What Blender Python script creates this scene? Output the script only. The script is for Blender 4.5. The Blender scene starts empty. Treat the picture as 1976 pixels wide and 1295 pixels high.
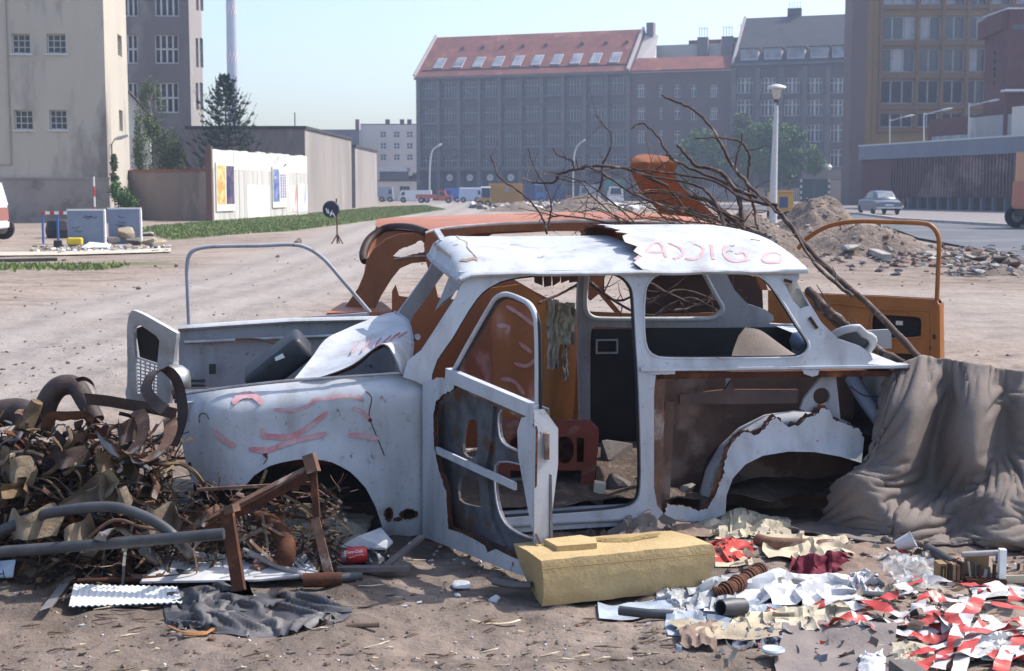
import bpy, math, random
import numpy as np
from mathutils import Vector, Matrix, noise
from mathutils.geometry import delaunay_2d_cdt
R = math.radians
scene = bpy.context.scene
COL = scene.collection
random.seed(7)

# ------------------------------------------------------------------ camera, sky, sun, exposure
F = 2744.0                      # focal length in photograph pixels (50 mm on 36 mm film)
CX, CY, HOR = 988.0, 647.5, 368.0
CAMZ = 1.51
TH = math.atan((CY - HOR) / F)
cam_d = bpy.data.cameras.new('camera'); cam = bpy.data.objects.new('camera', cam_d); COL.objects.link(cam)
cam.location = (0, 0, CAMZ); cam.rotation_euler = (math.pi/2 - TH, 0, 0)
cam_d.sensor_fit = 'HORIZONTAL'; cam_d.sensor_width = 36; cam_d.lens = F*36/1976
cam_d.clip_start = 0.1; cam_d.clip_end = 3000
scene.camera = cam
cam_d.dof.use_dof = True; cam_d.dof.focus_distance = 6.2; cam_d.dof.aperture_fstop = 9

SUN_AZ_VEC = Vector((0.93, 0.37))        # towards the sun, on the ground: right and a little behind the scene
SUN_EL = R(50)
world = bpy.data.worlds.new('World'); scene.world = world; world.use_nodes = True
wn = world.node_tree.nodes; wl = world.node_tree.links
sky = wn.new('ShaderNodeTexSky'); sky.sky_type = 'NISHITA'; sky.sun_disc = False
sky.sun_elevation = SUN_EL
sky.sun_rotation = math.atan2(SUN_AZ_VEC.x, SUN_AZ_VEC.y)
sky.air_density = 1.0; sky.dust_density = 2.3; sky.ozone_density = 2.0
wl.new(sky.outputs[0], wn['Background'].inputs[0]); wn['Background'].inputs[1].default_value = 0.15
sun_d = bpy.data.lights.new('sun', 'SUN'); sun = bpy.data.objects.new('sun', sun_d); COL.objects.link(sun)
sun_d.energy = 3.3; sun_d.angle = R(0.6); sun_d.color = (1.0, 0.95, 0.88)
sv = Vector((SUN_AZ_VEC.x*math.cos(SUN_EL), SUN_AZ_VEC.y*math.cos(SUN_EL), math.sin(SUN_EL)*SUN_AZ_VEC.length))
sun.rotation_euler = sv.to_track_quat('Z', 'Y').to_euler(); sun.location = (60, 30, 80)
scene.view_settings.view_transform = 'Standard'; scene.view_settings.look = 'None'
scene.view_settings.gamma = 1.0; scene.view_settings.use_curve_mapping = False
scene.view_settings.exposure = 0.87
scene.cycles.volume_bounces = 0
scene.cycles.max_bounces = 6

# ------------------------------------------------------------------ helpers
def V(*a): return Vector(a)
def ray(px, py):
    x = (px-CX)/F; yu = (CY-py)/F; c, s = math.cos(TH), math.sin(TH)
    return Vector((x, c+yu*s, yu*c-s))
CAMP = Vector((0, 0, CAMZ))
def P(px, py, Y):
    d = ray(px, py); return CAMP + d*(Y/d.y)
def G(px, py, z=0.0):
    d = ray(px, py); return CAMP + d*((z-CAMZ)/d.z)

class Pl:
    """a vertical plane through o whose run points along angle a; n faces the viewer's side"""
    def __init__(s, o, a):
        s.o = Vector((o[0], o[1], 0)); s.a = a
        s.U = Vector((math.cos(a), math.sin(a), 0)); s.N = Vector((math.sin(a), -math.cos(a), 0))
    def at(s, px, py, off=0.0):
        d = ray(px, py); o = s.o + s.N*off
        t = (o-CAMP).dot(s.N)/d.dot(s.N); p = CAMP + d*t
        return (p-s.o).dot(s.U), p.z
    def pt(s, u, z, off=0.0):
        p = s.o + s.U*u + s.N*off; return Vector((p.x, p.y, z))
    def sx(s, px):
        return s.at(px, HOR)[0]
def plane_pts(a, b):
    return Pl(a, math.atan2(b[1]-a[1], b[0]-a[0]))

class MB:
    def __init__(s): s.v = []; s.f = []; s.mi = []; s.m = 0
    def add(s, vs, fs):
        n = len(s.v); s.v.extend([Vector(v) for v in vs]); s.f.extend([tuple(i+n for i in f) for f in fs]); s.mi.extend([s.m]*len(fs)); return s
    def quad(s, a, b, c, d): return s.add([a, b, c, d], [(0, 1, 2, 3)])
    def box8(s, p):
        return s.add(p, [(3, 2, 1, 0), (4, 5, 6, 7), (0, 1, 5, 4), (1, 2, 6, 5), (2, 3, 7, 6), (3, 0, 4, 7)])
    def box(s, c, d, rot=None):
        c = Vector(c); h = [x/2 for x in d]
        pts = [Vector((x*h[0], y*h[1], z*h[2])) for z in (-1, 1) for x, y in ((-1, -1), (1, -1), (1, 1), (-1, 1))]
        if rot is not None: pts = [rot @ p for p in pts]
        return s.box8([c+p for p in pts])
    def pbox(s, pl, u0, u1, z0, z1, d0, d1):
        """box on plane pl between u0..u1, z0..z1, standing out from d0 to d1"""
        a = pl.pt
        return s.box8([a(u0, z0, d1), a(u1, z0, d1), a(u1, z0, d0), a(u0, z0, d0), a(u0, z1, d1), a(u1, z1, d1), a(u1, z1, d0), a(u0, z1, d0)])
    def tube(s, pts, r, n=8, close=False, caps=True, flat=None):
        pts = [Vector(p) for p in pts]; N = len(pts); rs = r if isinstance(r, (list, tuple)) else [r]*N
        base = len(s.v); up = Vector((0, 0, 1)); T = []
        for i in range(N):
            a = pts[(i-1) % N] if (i > 0 or close) else pts[i]; b = pts[(i+1) % N] if (i < N-1 or close) else pts[i]
            t = (b-a); T.append(t.normalized() if t.length > 1e-9 else Vector((1, 0, 0)))
        x = T[0].cross(up)
        if x.length < .05: x = T[0].cross(Vector((0, 1, 0)))
        x.normalize(); vs = []; fs = []
        for i in range(N):
            x = (x - T[i]*x.dot(T[i])); x = x.normalized() if x.length > 1e-6 else T[i].orthogonal().normalized()
            y = T[i].cross(x)
            for k in range(n):
                a = 2*math.pi*k/n; fx, fy = (1, 1) if flat is None else flat
                vs.append(pts[i] + (x*math.cos(a)*fx + y*math.sin(a)*fy)*rs[i])
        for i in range(N if close else N-1):
            j = (i+1) % N
            for k in range(n): fs.append((i*n+k, i*n+(k+1) % n, j*n+(k+1) % n, j*n+k))
        if caps and not close: fs.append(tuple(range(n))[::-1]); fs.append(tuple((N-1)*n+k for k in range(n)))
        return s.add(vs, fs)
    def bar(s, a, b, w, h, up=(0, 0, 1)):
        """square bar from a to b, w across, h along up"""
        a = Vector(a); b = Vector(b); t = (b-a).normalized(); x = t.cross(Vector(up))
        if x.length < 1e-4: x = t.orthogonal()
        x.normalize(); y = x.cross(t).normalized(); x *= w/2; y *= h/2
        return s.box8([a-x-y, a+x-y, a+x+y, a-x+y, b-x-y, b+x-y, b+x+y, b-x+y])
    def lathe(s, prof, n=20, c=(0, 0, 0), ax=None):
        c = Vector(c); vs = []; fs = []
        q = Matrix.Identity(3) if ax is None else Vector(ax).to_track_quat('Z', 'Y').to_matrix()
        for r_, z in prof:
            for k in range(n):
                a = 2*math.pi*k/n; vs.append(c + q @ Vector((r_*math.cos(a), r_*math.sin(a), z)))
        for i in range(len(prof)-1):
            for k in range(n): fs.append((i*n+k, i*n+(k+1) % n, (i+1)*n+(k+1) % n, (i+1)*n+k))
        return s.add(vs, fs)
    def grid(s, rows, closeu=False):
        n = len(rows[0]); vs = [p for r_ in rows for p in r_]; fs = []
        for i in range(len(rows)-1):
            for j in range(n-1): fs.append((i*n+j, i*n+j+1, (i+1)*n+j+1, (i+1)*n+j))
            if closeu: fs.append((i*n+n-1, i*n, (i+1)*n, (i+1)*n+n-1))
        return s.add(vs, fs)
    def prism(s, poly, z0f, z1f):
        """poly: list of world (x,y); walls from z0 to z1 with a top"""
        n = len(poly); vs = [(x, y, z0f) for x, y in poly]+[(x, y, z1f) for x, y in poly]
        return s.add(vs, [tuple(range(n))[::-1], tuple(range(n, 2*n))]+[(i, (i+1) % n, n+(i+1) % n, n+i) for i in range(n)])

def props(o, label=None, cat=None, group=None, kind=None):
    for k, v in (('label', label), ('category', cat), ('group', group), ('kind', kind)):
        if v is not None: o[k] = v
    return o
ROOT = {}
def mk(name, mb, mats, M=None, smooth=None, weld=False):
    me = bpy.data.meshes.new(name)
    vs = mb.v if M is None else [M @ v for v in mb.v]
    me.from_pydata([tuple(v) for v in vs], [], mb.f)
    for m in (mats if isinstance(mats, (list, tuple)) else [mats]): me.materials.append(m)
    if any(mb.mi): me.polygons.foreach_set('material_index', mb.mi)
    if smooth is not None:
        me.polygons.foreach_set('use_smooth', [True]*len(me.polygons))
        if smooth < 180: me.set_sharp_from_angle(angle=R(smooth))
    me.update()
    return me
def thing(name, label, cat, loc=(0, 0, 0), rz=0.0, group=None):
    o = bpy.data.objects.new(name, None); COL.objects.link(o); o.empty_display_size = .2
    o.location = loc; o.rotation_euler = (0, 0, rz); props(o, label, cat, group)
    ROOT[o] = (Matrix.Translation(Vector(loc)) @ Matrix.Rotation(rz, 4, 'Z')).inverted()
    return o
def part(name, mb, mat, parent, smooth=None, label=None, kind=None, local=False):
    """a part built in world coordinates (or in the thing's own if local)"""
    Mi = ROOT[parent]
    me = mk(name, mb, mat, None if local else Mi, smooth)
    o = bpy.data.objects.new(name, me); COL.objects.link(o); o.parent = parent; ROOT[o] = Mi
    props(o, label, None, None, kind); return o
def inst(name, me, parent, M):
    """a part sharing mesh data, placed by world matrix M; parent sits at its thing's frame"""
    o = bpy.data.objects.new(name, me); COL.objects.link(o); o.parent = parent
    o.matrix_local = ROOT[parent] @ M; ROOT[o] = M.inverted(); return o
def solo(name, mb, mat, label, cat, group=None, smooth=None, kind=None):
    n = len(mb.v); mn = min(v.z for v in mb.v)
    c = Vector((sum(v.x for v in mb.v)/n, sum(v.y for v in mb.v)/n, mn)); T = Matrix.Translation(-c)
    me = mk(name, mb, mat, T, smooth)
    o = bpy.data.objects.new(name, me); COL.objects.link(o); o.location = c
    props(o, label, cat, group, kind); ROOT[o] = T; return o
def struct(name, mb, mat, smooth=None, kind='structure'):
    me = mk(name, mb, mat, None, smooth); o = bpy.data.objects.new(name, me); COL.objects.link(o)
    o['kind'] = kind; ROOT[o] = Matrix.Identity(4); return o

def cr(pts, n=6, close=False):
    """Catmull-Rom through pts"""
    pts = [Vector(p) for p in pts]; N = len(pts); out = []
    rng = range(N) if close else range(N-1)
    for i in rng:
        if close: a, b, c, d = pts[(i-1) % N], pts[i], pts[(i+1) % N], pts[(i+2) % N]
        else: a, b, c, d = pts[max(i-1, 0)], pts[i], pts[i+1], pts[min(i+2, N-1)]
        for k in range(n):
            t = k/n; out.append(.5*((2*b)+(c-a)*t+(2*a-5*b+4*c-d)*t*t+(3*b-a-3*c+d)*t**3))
    if not close: out.append(pts[-1].copy())
    return out
def rnd(a, b): return random.uniform(a, b)
def nz(x, y, z=0.0): return noise.noise(Vector((x, y, z)))
def fbm(x, y, z=0.0, o=4):
    v = 0; a = 1; 
    for i in range(o): v += a*noise.noise(Vector((x, y, z+i*7.3))); x *= 2; y *= 2; z *= 2; a *= .5
    return v

# ------------------------------------------------------------------ materials
MATS = {}
def mat(name, c1, c2=None, sc=4.0, rough=.85, bump=0.0, bsc=None, metal=0.0, spec=.3, c3=None, sc3=2.0, th3=(.55, .62), detail=8, stretch=None, lohi=(.35, .65), alpha=None, trans=0, emit=None, dist=0.0, bdist=.02, sheen=0):
    if name in MATS: return MATS[name]
    m = bpy.data.materials.new(name); m.use_nodes = True; nt = m.node_tree; N = nt.nodes; L = nt.links
    b = N['Principled BSDF']; b.inputs['Roughness'].default_value = rough; b.inputs['Metallic'].default_value = metal
    b.inputs['Specular IOR Level'].default_value = spec
    c1 = (*c1, 1) if len(c1) == 3 else c1; b.inputs['Base Color'].default_value = c1
    if alpha is not None: b.inputs['Alpha'].default_value = alpha
    if trans: b.inputs['Transmission Weight'].default_value = trans
    tc = N.new('ShaderNodeTexCoord'); co = tc.outputs['Object']
    if stretch:
        mp = N.new('ShaderNodeMapping'); mp.inputs['Scale'].default_value = stretch; L.new(co, mp.inputs[0]); co = mp.outputs[0]
    def nzn(scale, det=detail, w=0):
        n = N.new('ShaderNodeTexNoise'); n.inputs['Scale'].default_value = scale; n.inputs['Detail'].default_value = det
        n.inputs['Roughness'].default_value = .62; n.inputs['Distortion'].default_value = dist
        L.new(co, n.inputs['Vector']); return n.outputs['Fac']
    def ramp(src, lo, hi):
        r_ = N.new('ShaderNodeMapRange'); r_.inputs['From Min'].default_value = lo; r_.inputs['From Max'].default_value = hi; L.new(src, r_.inputs['Value']); return r_.outputs[0]
    def mix(fac, a, bb):
        x = N.new('ShaderNodeMix'); x.data_type = 'RGBA'; L.new(fac, x.inputs['Factor'])
        for sck, v in ((x.inputs['A'], a), (x.inputs['B'], bb)):
            if isinstance(v, tuple): sck.default_value = (*v, 1) if len(v) == 3 else v
            else: L.new(v, sck)
        return x.outputs['Result']
    cur = c1
    if c2 is not None: cur = mix(ramp(nzn(sc), *lohi), cur, c2)
    if c3 is not None: cur = mix(ramp(nzn(sc3), *th3), cur, c3)
    if not isinstance(cur, tuple): L.new(cur, b.inputs['Base Color'])
    if bump:
        bp = N.new('ShaderNodeBump'); bp.inputs['Strength'].default_value = bump; bp.inputs['Distance'].default_value = bdist
        L.new(nzn(bsc or sc*4), bp.inputs['Height']); L.new(bp.outputs[0], b.inputs['Normal'])
    MATS[name] = m; m['_'] = 1
    return m
# ------------------------------------------------------------------ setting: ground, track, grass, road, haze
def gh(x, y):
    """height of the ground"""
    n = 1.0 if y < 14 else max(0.0, 1-(y-14)/26)
    h = 0.0
    if n > 0:
        h = n*(.035*fbm(x*.9, y*.9, 1.7, 3)+.022*fbm(x*4.3, y*4.3, 5.1, 2)+.015*noise.noise(Vector((x*14, y*14, .3))))
    h += .05*noise.noise(Vector((x*.13, y*.13, 9.0)))*min(1, y/12)
    return h - .004
def sstep(a, b, x):
    t = np.clip((x-a)/(b-a), 0, 1); return t*t*(3-2*t)
def seg_dist(X, Y, pts):
    d = np.full(X.shape, 1e9)
    for (ax, ay), (bx, by) in zip(pts[:-1], pts[1:]):
        vx, vy = bx-ax, by-ay; t = np.clip(((X-ax)*vx+(Y-ay)*vy)/(vx*vx+vy*vy), 0, 1)
        d = np.minimum(d, np.hypot(X-ax-t*vx, Y-ay-t*vy))
    return d
def inpoly(X, Y, poly):
    c = np.zeros(X.shape, bool); n = len(poly)
    for i in range(n):
        x1, y1 = poly[i]; x2, y2 = poly[(i+1) % n]
        if y1 == y2: continue
        c ^= ((y1 > Y) != (y2 > Y)) & (X < (x2-x1)*(Y-y1)/(y2-y1)+x1)
    return c
def build_ground():
    ys = np.concatenate([np.linspace(-6, 2.5, 8), 2.9*np.exp(np.linspace(0, math.log(410/2.9), 540))])
    t = np.linspace(-1, 1, 421); s = np.sign(t)*(np.abs(t)*.42+np.abs(t)**6*1.6)
    Y = np.repeat(ys[:, None], len(s), 1); X = np.clip(s[None, :]*(np.abs(Y)+1.5), -360, 360)+np.sign(s)[None, :]*np.abs(s)[None, :]
    nv = X.size; Z = np.array([gh(x, y) for x, y in zip(X.ravel(), Y.ravel())]).reshape(X.shape)
    co = np.stack([X, Y, Z], -1).reshape(-1, 3)
    nr, nc = X.shape; idx = np.arange(nv).reshape(nr, nc)
    q = np.stack([idx[:-1, :-1], idx[:-1, 1:], idx[1:, 1:], idx[1:, :-1]], -1).reshape(-1, 4)
    me = bpy.data.meshes.new('ground'); me.vertices.add(nv); me.vertices.foreach_set('co', co.ravel())
    me.loops.add(q.size); me.loops.foreach_set('vertex_index', q.ravel().astype(np.int32))
    me.polygons.add(len(q)); me.polygons.foreach_set('loop_start', np.arange(0, q.size, 4, dtype=np.int32))
    me.update(); me.validate(); me.polygons.foreach_set('use_smooth', [True]*len(q))
    # where the worn sand track, dark soil and grass lie
    g2 = lambda a, b: (G(a, b).x, G(a, b).y)
    tr = [g2(-300, 800), g2(60, 690), g2(330, 590), g2(560, 530), g2(700, 480), g2(800, 430), g2(880, 402), g2(905, 392)]
    d = seg_dist(X, Y, tr); w = 1.2+.028*Y
    track = 1-sstep(w*.55, w*1.5, d)
    track = np.maximum(track, .5*(1-sstep(1.5, 5, seg_dist(X, Y, [g2(1500, 600), g2(1700, 590), g2(2400, 620)]))))
    gp = [g2(250, 446), g2(330, 462), g2(560, 446), g2(700, 428), g2(860, 404), g2(820, 396), g2(726, 400), g2(600, 412), g2(300, 436)]
    rut = np.zeros(X.shape)
    for o_ in (.35, 1.5): rut = np.maximum(rut, np.exp(-((d-o_*w*.45)/(.16+.004*Y))**2))
    rut = rut*.75
    grass = inpoly(X, Y, gp).astype(float)
    gd = seg_dist(X, Y, [g2(-200, 520), g2(120, 516), g2(270, 508)]); grass = np.maximum(grass, .55*(1-sstep(.3, 1.3, gd)))
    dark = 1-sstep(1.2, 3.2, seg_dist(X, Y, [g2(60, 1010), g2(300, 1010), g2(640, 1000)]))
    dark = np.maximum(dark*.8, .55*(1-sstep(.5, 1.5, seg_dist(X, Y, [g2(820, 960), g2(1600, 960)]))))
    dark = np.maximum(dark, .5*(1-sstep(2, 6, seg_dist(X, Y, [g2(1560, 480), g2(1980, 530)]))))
    for nm, a in (('rut', rut), ('track', track), ('grass', grass), ('dark', dark)):
        at = me.attributes.new(nm, 'FLOAT', 'POINT'); at.data.foreach_set('value', a.ravel().astype(np.float32))
    o = bpy.data.objects.new('ground', me); COL.objects.link(o); o['kind'] = 'structure'
    m = bpy.data.materials.new('sandy_soil'); m.use_nodes = True; N = m.node_tree.nodes; L = m.node_tree.links; b = N['Principled BSDF']
    b.inputs['Roughness'].default_value = .95; b.inputs['Specular IOR Level'].default_value = .1
    tc = N.new('ShaderNodeTexCoord')
    def noi(sc, det=8, ro=.65):
        n = N.new('ShaderNodeTexNoise'); n.inputs['Scale'].default_value = sc; n.inputs['Detail'].default_value = det; n.inputs['Roughness'].default_value = ro
        L.new(tc.outputs['Object'], n.inputs['Vector']); return n.outputs['Fac']
    def rm(src, lo, hi, a=0, c=1):
        r_ = N.new('ShaderNodeMapRange'); r_.inputs['From Min'].default_value = lo; r_.inputs['From Max'].default_value = hi
        r_.inputs['To Min'].default_value = a; r_.inputs['To Max'].default_value = c; L.new(src, r_.inputs['Value']); return r_.outputs[0]
    def mx(fac, a, c):
        x = N.new('ShaderNodeMix'); x.data_type = 'RGBA'; L.new(fac, x.inputs['Factor'])
        for k, v in (('A', a), ('B', c)):
            if isinstance(v, tuple): x.inputs[k].default_value = (*v, 1)
            else: L.new(v, x.inputs[k])
        return x.outputs['Result']
    def mul(a, c):
        x = N.new('ShaderNodeMath'); x.operation = 'MULTIPLY'; L.new(a, x.inputs[0])
        if isinstance(c, float): x.inputs[1].default_value = c
        else: L.new(c, x.inputs[1])
        return x.outputs[0]
    def attr(n):
        a = N.new('ShaderNodeAttribute'); a.attribute_name = n; return a.outputs['Fac']
    c = mx(rm(noi(1.3), .35, .68), (.325, .258, .215), (.215, .168, .14))
    c = mx(rm(noi(.16, 6), .45, .62), c, (.35, .285, .24))
    c = mx(rm(noi(9), .52, .72, 0, .75), c, (.135, .105, .09))
    c = mx(rm(noi(45, 3), .62, .72, 0, .6), c, (.45, .39, .35))
    mp = N.new('ShaderNodeMapping'); mp.inputs['Scale'].default_value = (.5, 1.6, 1); L.new(tc.outputs['Object'], mp.inputs[0]); n5 = N.new('ShaderNodeTexNoise'); n5.inputs['Scale'].default_value = 1.1; n5.inputs['Detail'].default_value = 9; n5.inputs['Roughness'].default_value = .7; L.new(mp.outputs[0], n5.inputs['Vector'])
    c = mx(rm(n5.outputs['Fac'], .5, .62, 0, .85), c, (.15, .12, .10))
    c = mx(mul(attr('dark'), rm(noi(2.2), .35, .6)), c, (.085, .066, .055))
    c = mx(mul(attr('track'), rm(noi(.5), .3, .55, .55, 1)), c, (.33, .295, .27))
    c = mx(mul(attr('rut'), rm(noi(3), .35, .6, .3, 1)), c, (.215, .185, .17))
    gm = mul(attr('grass'), rm(noi(1.2), .38, .5, .25, 1))
    c = mx(gm, c, (.09, .125, .035))
    L.new(c, b.inputs['Base Color'])
    h1 = noi(26, 7, .7); h2 = noi(5, 5)
    ad = N.new('ShaderNodeMath'); ad.operation = 'MULTIPLY_ADD'; L.new(h2, ad.inputs[0]); ad.inputs[1].default_value = 2.0; L.new(h1, ad.inputs[2])
    bp = N.new('ShaderNodeBump'); bp.inputs['Strength'].default_value = .8; bp.inputs['Distance'].default_value = .022
    L.new(ad.outputs[0], bp.inputs['Height']); L.new(bp.outputs[0], b.inputs['Normal'])
    me.materials.append(m)
    return gp
GRASS_POLY = build_ground()

def mesh_np(name, co, faces_n, mats, uv=None):
    """co: (N*k,3) separate k-gons"""
    k = faces_n; nv = len(co); me = bpy.data.meshes.new(name); me.vertices.add(nv); me.vertices.foreach_set('co', np.ascontiguousarray(co, dtype=np.float32).ravel())
    me.loops.add(nv); me.loops.foreach_set('vertex_index', np.arange(nv, dtype=np.int32))
    me.polygons.add(nv//k); me.polygons.foreach_set('loop_start', np.arange(0, nv, k, dtype=np.int32))
    for m in (mats if isinstance(mats, list) else [mats]): me.materials.append(m)
    me.update(); me.validate(); return me
rg = np.random.default_rng(3)
M_grass = mat('grass_blades', (.15, .21, .065), (.22, .24, .10), sc=.6, rough=.8)
def build_grass():
    xs = [p[0] for p in GRASS_POLY]; ysn = [p[1] for p in GRASS_POLY]
    n = 60000; y = min(ysn)+(max(ysn)-min(ysn))*rg.random(n)**1.6; x = rg.uniform(min(xs), max(xs), n); k = inpoly(x, y, GRASS_POLY); x, y = x[k], y[k]
    e = G(0, 516); m2 = 2500; x2 = rg.uniform(e.x-4, G(270, 508).x, m2); y2 = rg.normal(e.y, .5, m2)
    x = np.concatenate([x, x2]); y = np.concatenate([y, y2]); n = len(x)
    a = rg.uniform(0, math.pi, n); w = rg.uniform(.02, .05, n); h = rg.uniform(.03, .11, n); lx = rg.uniform(-.06, .06, n)
    b0 = np.stack([x-np.cos(a)*w, y-np.sin(a)*w, np.zeros(n)], -1); b1 = np.stack([x+np.cos(a)*w, y+np.sin(a)*w, np.zeros(n)], -1)
    tp = np.stack([x+lx, y+lx*.5, h], -1); co = np.stack([b0, b1, tp], 1).reshape(-1, 3)
    o = bpy.data.objects.new('grass', mesh_np('grass', co, 3, M_grass)); COL.objects.link(o)
    props(o, 'short green grass verge growing beside the poster wall and grey sheds', 'grass', None, 'stuff')
build_grass()

# asphalt road on the right, with its far kerb
M_asph = mat('asphalt', (.075, .078, .088), (.10, .103, .113), sc=1.5, rough=.75, bump=.3, bsc=40, c3=(.13, .13, .14), sc3=.35, th3=(.5, .6))
M_conc = mat('concrete', (.42, .40, .37), (.3, .285, .265), sc=3, rough=.9, bump=.4, bsc=18)
rd = [G(1690, 433), G(1735, 448), G(1770, 462), G(1830, 474), G(2000, 506), G(2500, 600), G(3200, 700), G(3400, 462), G(2400, 452), G(1976, 443), G(1740, 428), G(1655, 416), G(1560, 402), G(1350, 396), G(1300, 398), G(1560, 412)]
mb = MB(); mb.add([(p.x, p.y, .062) for p in rd], [tuple(range(len(rd)))])
struct('road', mb, M_asph)
mb = MB()
kp = [G(1655, 415.5), G(1740, 427.5), G(1976, 442.5), G(2400, 451.5)]
for a, b in zip(kp[:-1], kp[1:]): mb.bar((a.x, a.y, .11), (b.x, b.y, .11), .25, .14)
struct('kerb', mb, M_conc)
# gravel forecourt beyond the road in front of the low red building
M_grav = mat('gravel', (.17, .15, .145), (.24, .215, .205), sc=2, rough=.95, bump=.6, bsc=25)
gv = [G(1500, 399), G(1655, 414), G(1740, 426), G(1976, 441), G(2400, 450), G(2400, 398), G(1500, 388)]
mb = MB(); mb.add([(p.x, p.y, .07) for p in gv], [tuple(range(len(gv)))]); struct('forecourt', mb, M_grav)
# pale gravel strip across on the left
mb = MB(); st = [(-60, 494), (120, 492), (330, 486), (330, 479), (120, 484), (-60, 486)]
M_strip = mat('pale_gravel_strip', (.55, .48, .38), (.40, .35, .29), sc=5, rough=.95, bump=.6, bsc=30)
mb.add([(G(a, b).x, G(a, b).y, gh(G(a, b).x, G(a, b).y)+.03) for a, b in st], [tuple(range(6))]); struct('gravel_path', mb, M_strip)

def build_haze():
    mb = MB(); mb.box((0, 200, 33), (760, 440, 70))
    m = bpy.data.materials.new('haze_air'); m.use_nodes = True; N = m.node_tree.nodes; L = m.node_tree.links
    N.remove(N['Principled BSDF']); v = N.new('ShaderNodeVolumePrincipled'); v.inputs['Color'].default_value = (.62, .74, 1, 1)
    v.inputs['Density'].default_value = HAZE; v.inputs['Anisotropy'].default_value = .3
    L.new(v.outputs[0], N['Material Output'].inputs['Volume'])
    o = struct('haze', mb, m, kind='stuff'); o.display_type = 'WIRE'
HAZE = .00085
build_haze()
# ------------------------------------------------------------------ buildings
def col(*a): return tuple(a)
M_plaster = mat('cream_plaster', (.50, .45, .37), (.43, .39, .33), sc=.5, rough=.9, bump=.15, bsc=6, c3=(.22, .19, .17), sc3=.3, th3=(.52, .62), stretch=(1, 1, .3))
M_plinth = mat('plinth_plaster', (.33, .29, .26), (.25, .22, .20), sc=.6, rough=.9, c3=(.2, .17, .15), sc3=.5)
M_brownw = mat('brown_render', (.22, .19, .18), (.17, .15, .145), sc=.5, rough=.9, stretch=(1, 1, .4), c3=(.28, .25, .23), sc3=.3)
M_greyw = mat('grey_render', (.36, .33, .31), (.28, .255, .245), sc=.25, rough=.9, stretch=(1, 1, .3), c3=(.42, .38, .35), sc3=.4)
M_shed = mat('dirty_concrete_render', (.34, .30, .28), (.24, .215, .205), sc=.3, rough=.9, stretch=(1, 1, .25), c3=(.48, .42, .38), sc3=.35, th3=(.6, .7), bump=.2, bsc=3)
M_whitew = mat('whitewashed_boards', (.74, .73, .69), (.60, .59, .55), sc=.5, rough=.85, stretch=(1, 1, .25), c3=(.42, .40, .38), sc3=.6, th3=(.6, .72))
M_lower = mat('grubby_white_boards', (.60, .58, .54), (.42, .40, .38), sc=.8, rough=.85, stretch=(1, 1, .2))
M_dkwh = mat('grey_brown_facade', (.12, .105, .10), (.085, .078, .078), sc=.35, rough=.85, c3=(.16, .145, .135), sc3=.2)
M_pier = mat('pier_stone', (.165, .15, .14), (.115, .108, .105), sc=.5, rough=.85)
M_mid = mat('brown_grey_facade', (.135, .105, .088), (.10, .082, .072), sc=.3, rough=.9)
M_cream = mat('far_cream_plaster', (.55, .50, .43), (.48, .43, .37), sc=.2, rough=.9)
M_glass = mat('window_glass', (.02, .024, .03), (.05, .055, .065), sc=.35, rough=.12, spec=.6)
M_glass2 = mat('curtained_glass', (.30, .32, .35), (.10, .11, .13), sc=.5, rough=.3, spec=.5)
M_wf = mat('white_window_paint', (.62, .61, .60), (.5, .49, .48), sc=2, rough=.6)
M_wf2 = mat('grey_window_paint', (.46, .46, .47), (.34, .34, .36), sc=2, rough=.6)
M_red = mat('red_clay_tiles', (.23, .08, .052), (.16, .058, .042), sc=.6, rough=.85, bump=.5, bsc=3, c3=(.28, .12, .08), sc3=.25)
M_slate = mat('dark_slate', (.065, .062, .066), (.045, .045, .05), sc=.6, rough=.7, bump=.3, bsc=3)
M_pinktrim = mat('stone_verge', (.42, .38, .36), None, rough=.8)
M_dark = mat('dark_metal', (.03, .03, .033), (.05, .048, .047), sc=6, rough=.6)
M_brick = mat('dark_red_brick', (.11, .04, .035), (.085, .033, .03), sc=1.2, rough=.9, bump=.3, bsc=8)
M_ochre = mat('ochre_panel', (.26, .155, .045), (.21, .125, .04), sc=.5, rough=.6)
M_brownp = mat('brown_cladding', (.14, .095, .08), (.12, .08, .07), sc=.4, rough=.7)
M_bronze = mat('bronze_mullion', (.16, .09, .045), None, rough=.5)
M_bluegrey = mat('blue_grey_fascia', (.17, .19, .23), (.14, .16, .2), sc=.4, rough=.6)
M_corr = mat('red_brown_corrugated', (.115, .055, .052), (.085, .042, .042), sc=.3, rough=.6, c3=(.23, .15, .14), sc3=.15)
M_lamp = mat('pale_grey_metal', (.55, .56, .56), (.45, .46, .47), sc=8, rough=.5)

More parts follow.
